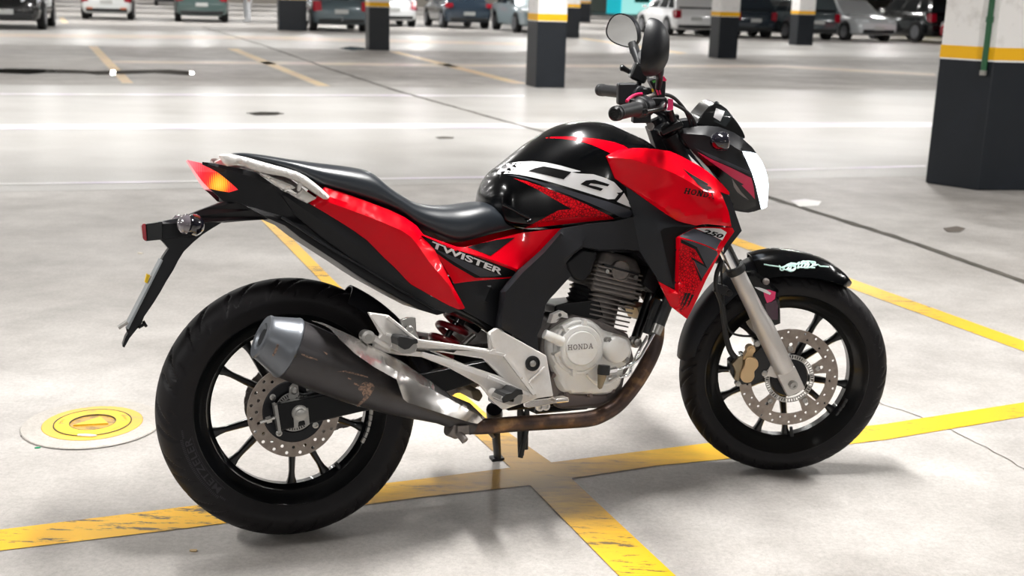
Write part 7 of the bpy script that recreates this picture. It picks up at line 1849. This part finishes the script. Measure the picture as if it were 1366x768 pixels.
make_car('estate', (74, 84, 88), [(10.586,42.422)][0], False, 'dark grey estate car behind the slim distant pillar')
make_car('sedan', (214, 219, 222), [(12.791,42.684)][0], True, 'silver sedan facing us left of the black off-roader')
make_car('suv', (14, 18, 20), [(15.561,43.328)][0], False, 'black off-roader near the yellow lit sign')
make_car('hatch', (190, 16, 50), [(16.768,39.363)][0], False, 'red car just showing at the edge of the large right pillar')

# --- person in white far behind, beside the grey-green car
M['skin'] = mat('skin', (150, 98, 68), 0.55)
M['white_cloth'] = mat('white_cloth', (238, 240, 244), 0.8)
M['hair'] = mat('dark_hair', (26, 22, 20), 0.6)
M['shoe'] = mat('white_shoe', (230, 232, 234), 0.6)
def person(loc, face):
    root = empty('person', (loc[0], loc[1], 0), 'person in white clothes standing beside the grey-green car, arm hanging', 'person', rz=face)
    nodes = [((0, 0, .95), .13), ((0, 0, 1.15), .125), ((0, 0, 1.36), .15), ((0, 0, 1.48), .065), ((.01, 0, 1.56), .06), ((.02, 0, 1.66), .095), ((.01, 0, 1.74), .075),
             ((0, .19, 1.40), .062), ((-.01, .25, 1.13), .047), ((.05, .27, .88), .036), ((.06, .27, .80), .034),
             ((0, -.19, 1.40), .062), ((-.01, -.25, 1.13), .047), ((.05, -.27, .88), .036), ((.06, -.27, .80), .034),
             ((0, .10, .88), .098), ((.03, .10, .49), .064), ((0, .10, .09), .045), ((.12, .11, .03), .036),
             ((0, -.10, .88), .098), ((.02, -.10, .49), .064), ((0, -.10, .09), .045), ((.12, -.11, .03), .036)]
    ed = [(0, 1), (1, 2), (2, 3), (3, 4), (4, 5), (5, 6), (2, 7), (7, 8), (8, 9), (9, 10), (2, 11), (11, 12), (12, 13), (13, 14), (0, 15), (15, 16), (16, 17), (17, 18), (0, 19), (19, 20), (20, 21), (21, 22)]
    for s, base in ((1, 10), (-1, 14)):
        for k, (dx, ln) in enumerate(((-.018, .055), (-.006, .07), (.008, .068), (.02, .055), (.04, .03))):
            i = len(nodes); c = nodes[base][0]
            nodes.append(((c[0] + dx, c[1] - s * .004 * k, c[2] - ln * .55), .010)); nodes.append(((c[0] + dx * 1.1 + .01, c[1] - s * .012, c[2] - ln), .008))
            ed += [(base, i), (i, i + 1)]
    me = bpy.data.meshes.new('body'); me.from_pydata([n[0] for n in nodes], ed, [])
    ob = bpy.data.objects.new('body', me); COL.objects.link(ob)
    sk = ob.modifiers.new('skin', 'SKIN')
    for i, n in enumerate(nodes):
        v = me.skin_vertices[0].data[i]; v.radius = (n[1], n[1]); v.use_root = (i == 0)
    ob.modifiers.new('smooth', 'SUBSURF').levels = 1
    me.materials.append(M['skin']); ob.parent = root
    b = MB(); b.lathe([(-.02, .20), (.10, .19), (.36, .165), (.50, .165), (.66, .175), (.74, .13), (.77, .07)], (0, 0, .74), (0, 0, 1), 24, oval=(.78, 1.15), up=(1, 0, 0)); b.build('tunic', 'white_cloth', root, 60)
    for s in (-1, 1):
        b = MB(); b.tube([(0, s * .16, 1.42), (-.005, s * .225, 1.27), (-.01, s * .25, 1.12)], [.082, .072, .062], 14); b.build('sleeve', 'white_cloth', root, 60)
        b = MB(); b.tube([(0, s * .09, .95), (.03, s * .10, .49), (.0, s * .10, .08)], [.125, .09, .078], 16, 4); b.build('trouser_leg', 'white_cloth', root, 60)
        b = MB(); b.tube([(-.06, s * .10, .045), (.05, s * .105, .045), (.17, s * .11, .03)], [.046, .05, .034], 14); b.build('shoe', 'shoe', root, 60)
    b = MB(); b.lathe([(-.07, .086), (-.02, .102), (.04, .094), (.085, .05), (.098, 0)], (.005, 0, 1.70), (-.25, 0, 1), 20); b.build('hair', 'hair', root, 60)
    for s in (-1, 1):
        b = MB(); b.lathe([(0, .013), (.006, .012), (.009, 0)], (.098, s * .033, 1.675), (1, 0, 0), 10); b.build('eye', 'shoe', root, 60)
        b = MB(); b.lathe([(0, .022), (.014, .02), (.016, 0)], (.015, s * .094, 1.655), (0, s, 0), 10); b.build('ear', 'skin', root, 60)
    b = MB(); b.tube([(.10, 0, 1.675), (.122, 0, 1.645), (.108, 0, 1.635)], [.010, .017, .012], 8); b.build('nose', 'skin', root, 60)
    b = MB(); b.tube([(.098, -.025, 1.60), (.108, 0, 1.597), (.098, .025, 1.60)], [.005, .008, .005], 8); b.build('mouth', 'car_amber', root, 60)
person([(-10.248,45.195)][0], BYAW + R(200))

# --- lit shop fronts at the far end
M['teal'] = mat('teal_panel', (40, 190, 205), 0.5, emit=((40, 200, 215), 0.5))
M['teal_pale'] = mat('pale_teal_panel', (170, 236, 232), 0.5, emit=((170, 240, 235), 0.6))
M['teal_dark'] = mat('teal_print', (40, 150, 140), 0.5)
M['sign_yellow'] = mat('backlit_yellow_sign', (240, 236, 60), 0.5, emit=((244, 240, 70), 0.9))
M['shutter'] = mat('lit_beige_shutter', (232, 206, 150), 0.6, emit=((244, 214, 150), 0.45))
def kiosk(x0, x1, y, z0, z1, depth, name, material, parent):
    b = MB(); b.box(((x0 + x1) / 2, y + depth / 2, (z0 + z1) / 2), (x1 - x0, depth, z1 - z0)); return b.build(name, material, parent, 20)
k = empty('shop_booth', (8.4, 96, 0), 'teal lit shop booth far away above the left mirror', 'booth')
kiosk(-.3, 2.6, 0, 0, 2.6, 1.4, 'booth_panel', 'teal_pale', k); kiosk(-1.4, -.3, .1, 0, 2.6, 1.2, 'booth_wing', 'teal', k); kiosk(.7, 1.9, -.03, .9, 1.3, .04, 'booth_print', 'teal_dark', k); kiosk(2.6, 3.0, 0, 0, 2.6, 1.2, 'booth_post', 'car_black', k)
k = empty('shop_sign', (20.0, 60, 0), 'yellow backlit sign on a post behind the silver sedan', 'sign')
kiosk(-.42, .42, 0, .7, 2.9, .2, 'sign_box', 'sign_yellow', k); kiosk(-.06, .06, .05, 0, .7, .1, 'sign_post', 'car_black', k)
k = empty('shutter_shop', (22.2, 62, 0), 'beige lit shop shutter behind the black off-roader', 'shop')
sf = kiosk(-1.5, 3.2, 0, 0, 3.0, .25, 'shutter', 'shutter', k)
for i in range(14):
    b = MB(); b.box((.85, -.015, .12 + i * .21), (4.7, .03, .16)); b.build('shutter_slat', 'shutter', sf, 20)
kiosk(-2.6, -1.9, 0, 0, 3.2, .5, 'shop_post', 'pillar_white', k)
kiosk(.4, .6, -.05, 0, 3.0, .1, 'shutter_rail', 'car_black', k)
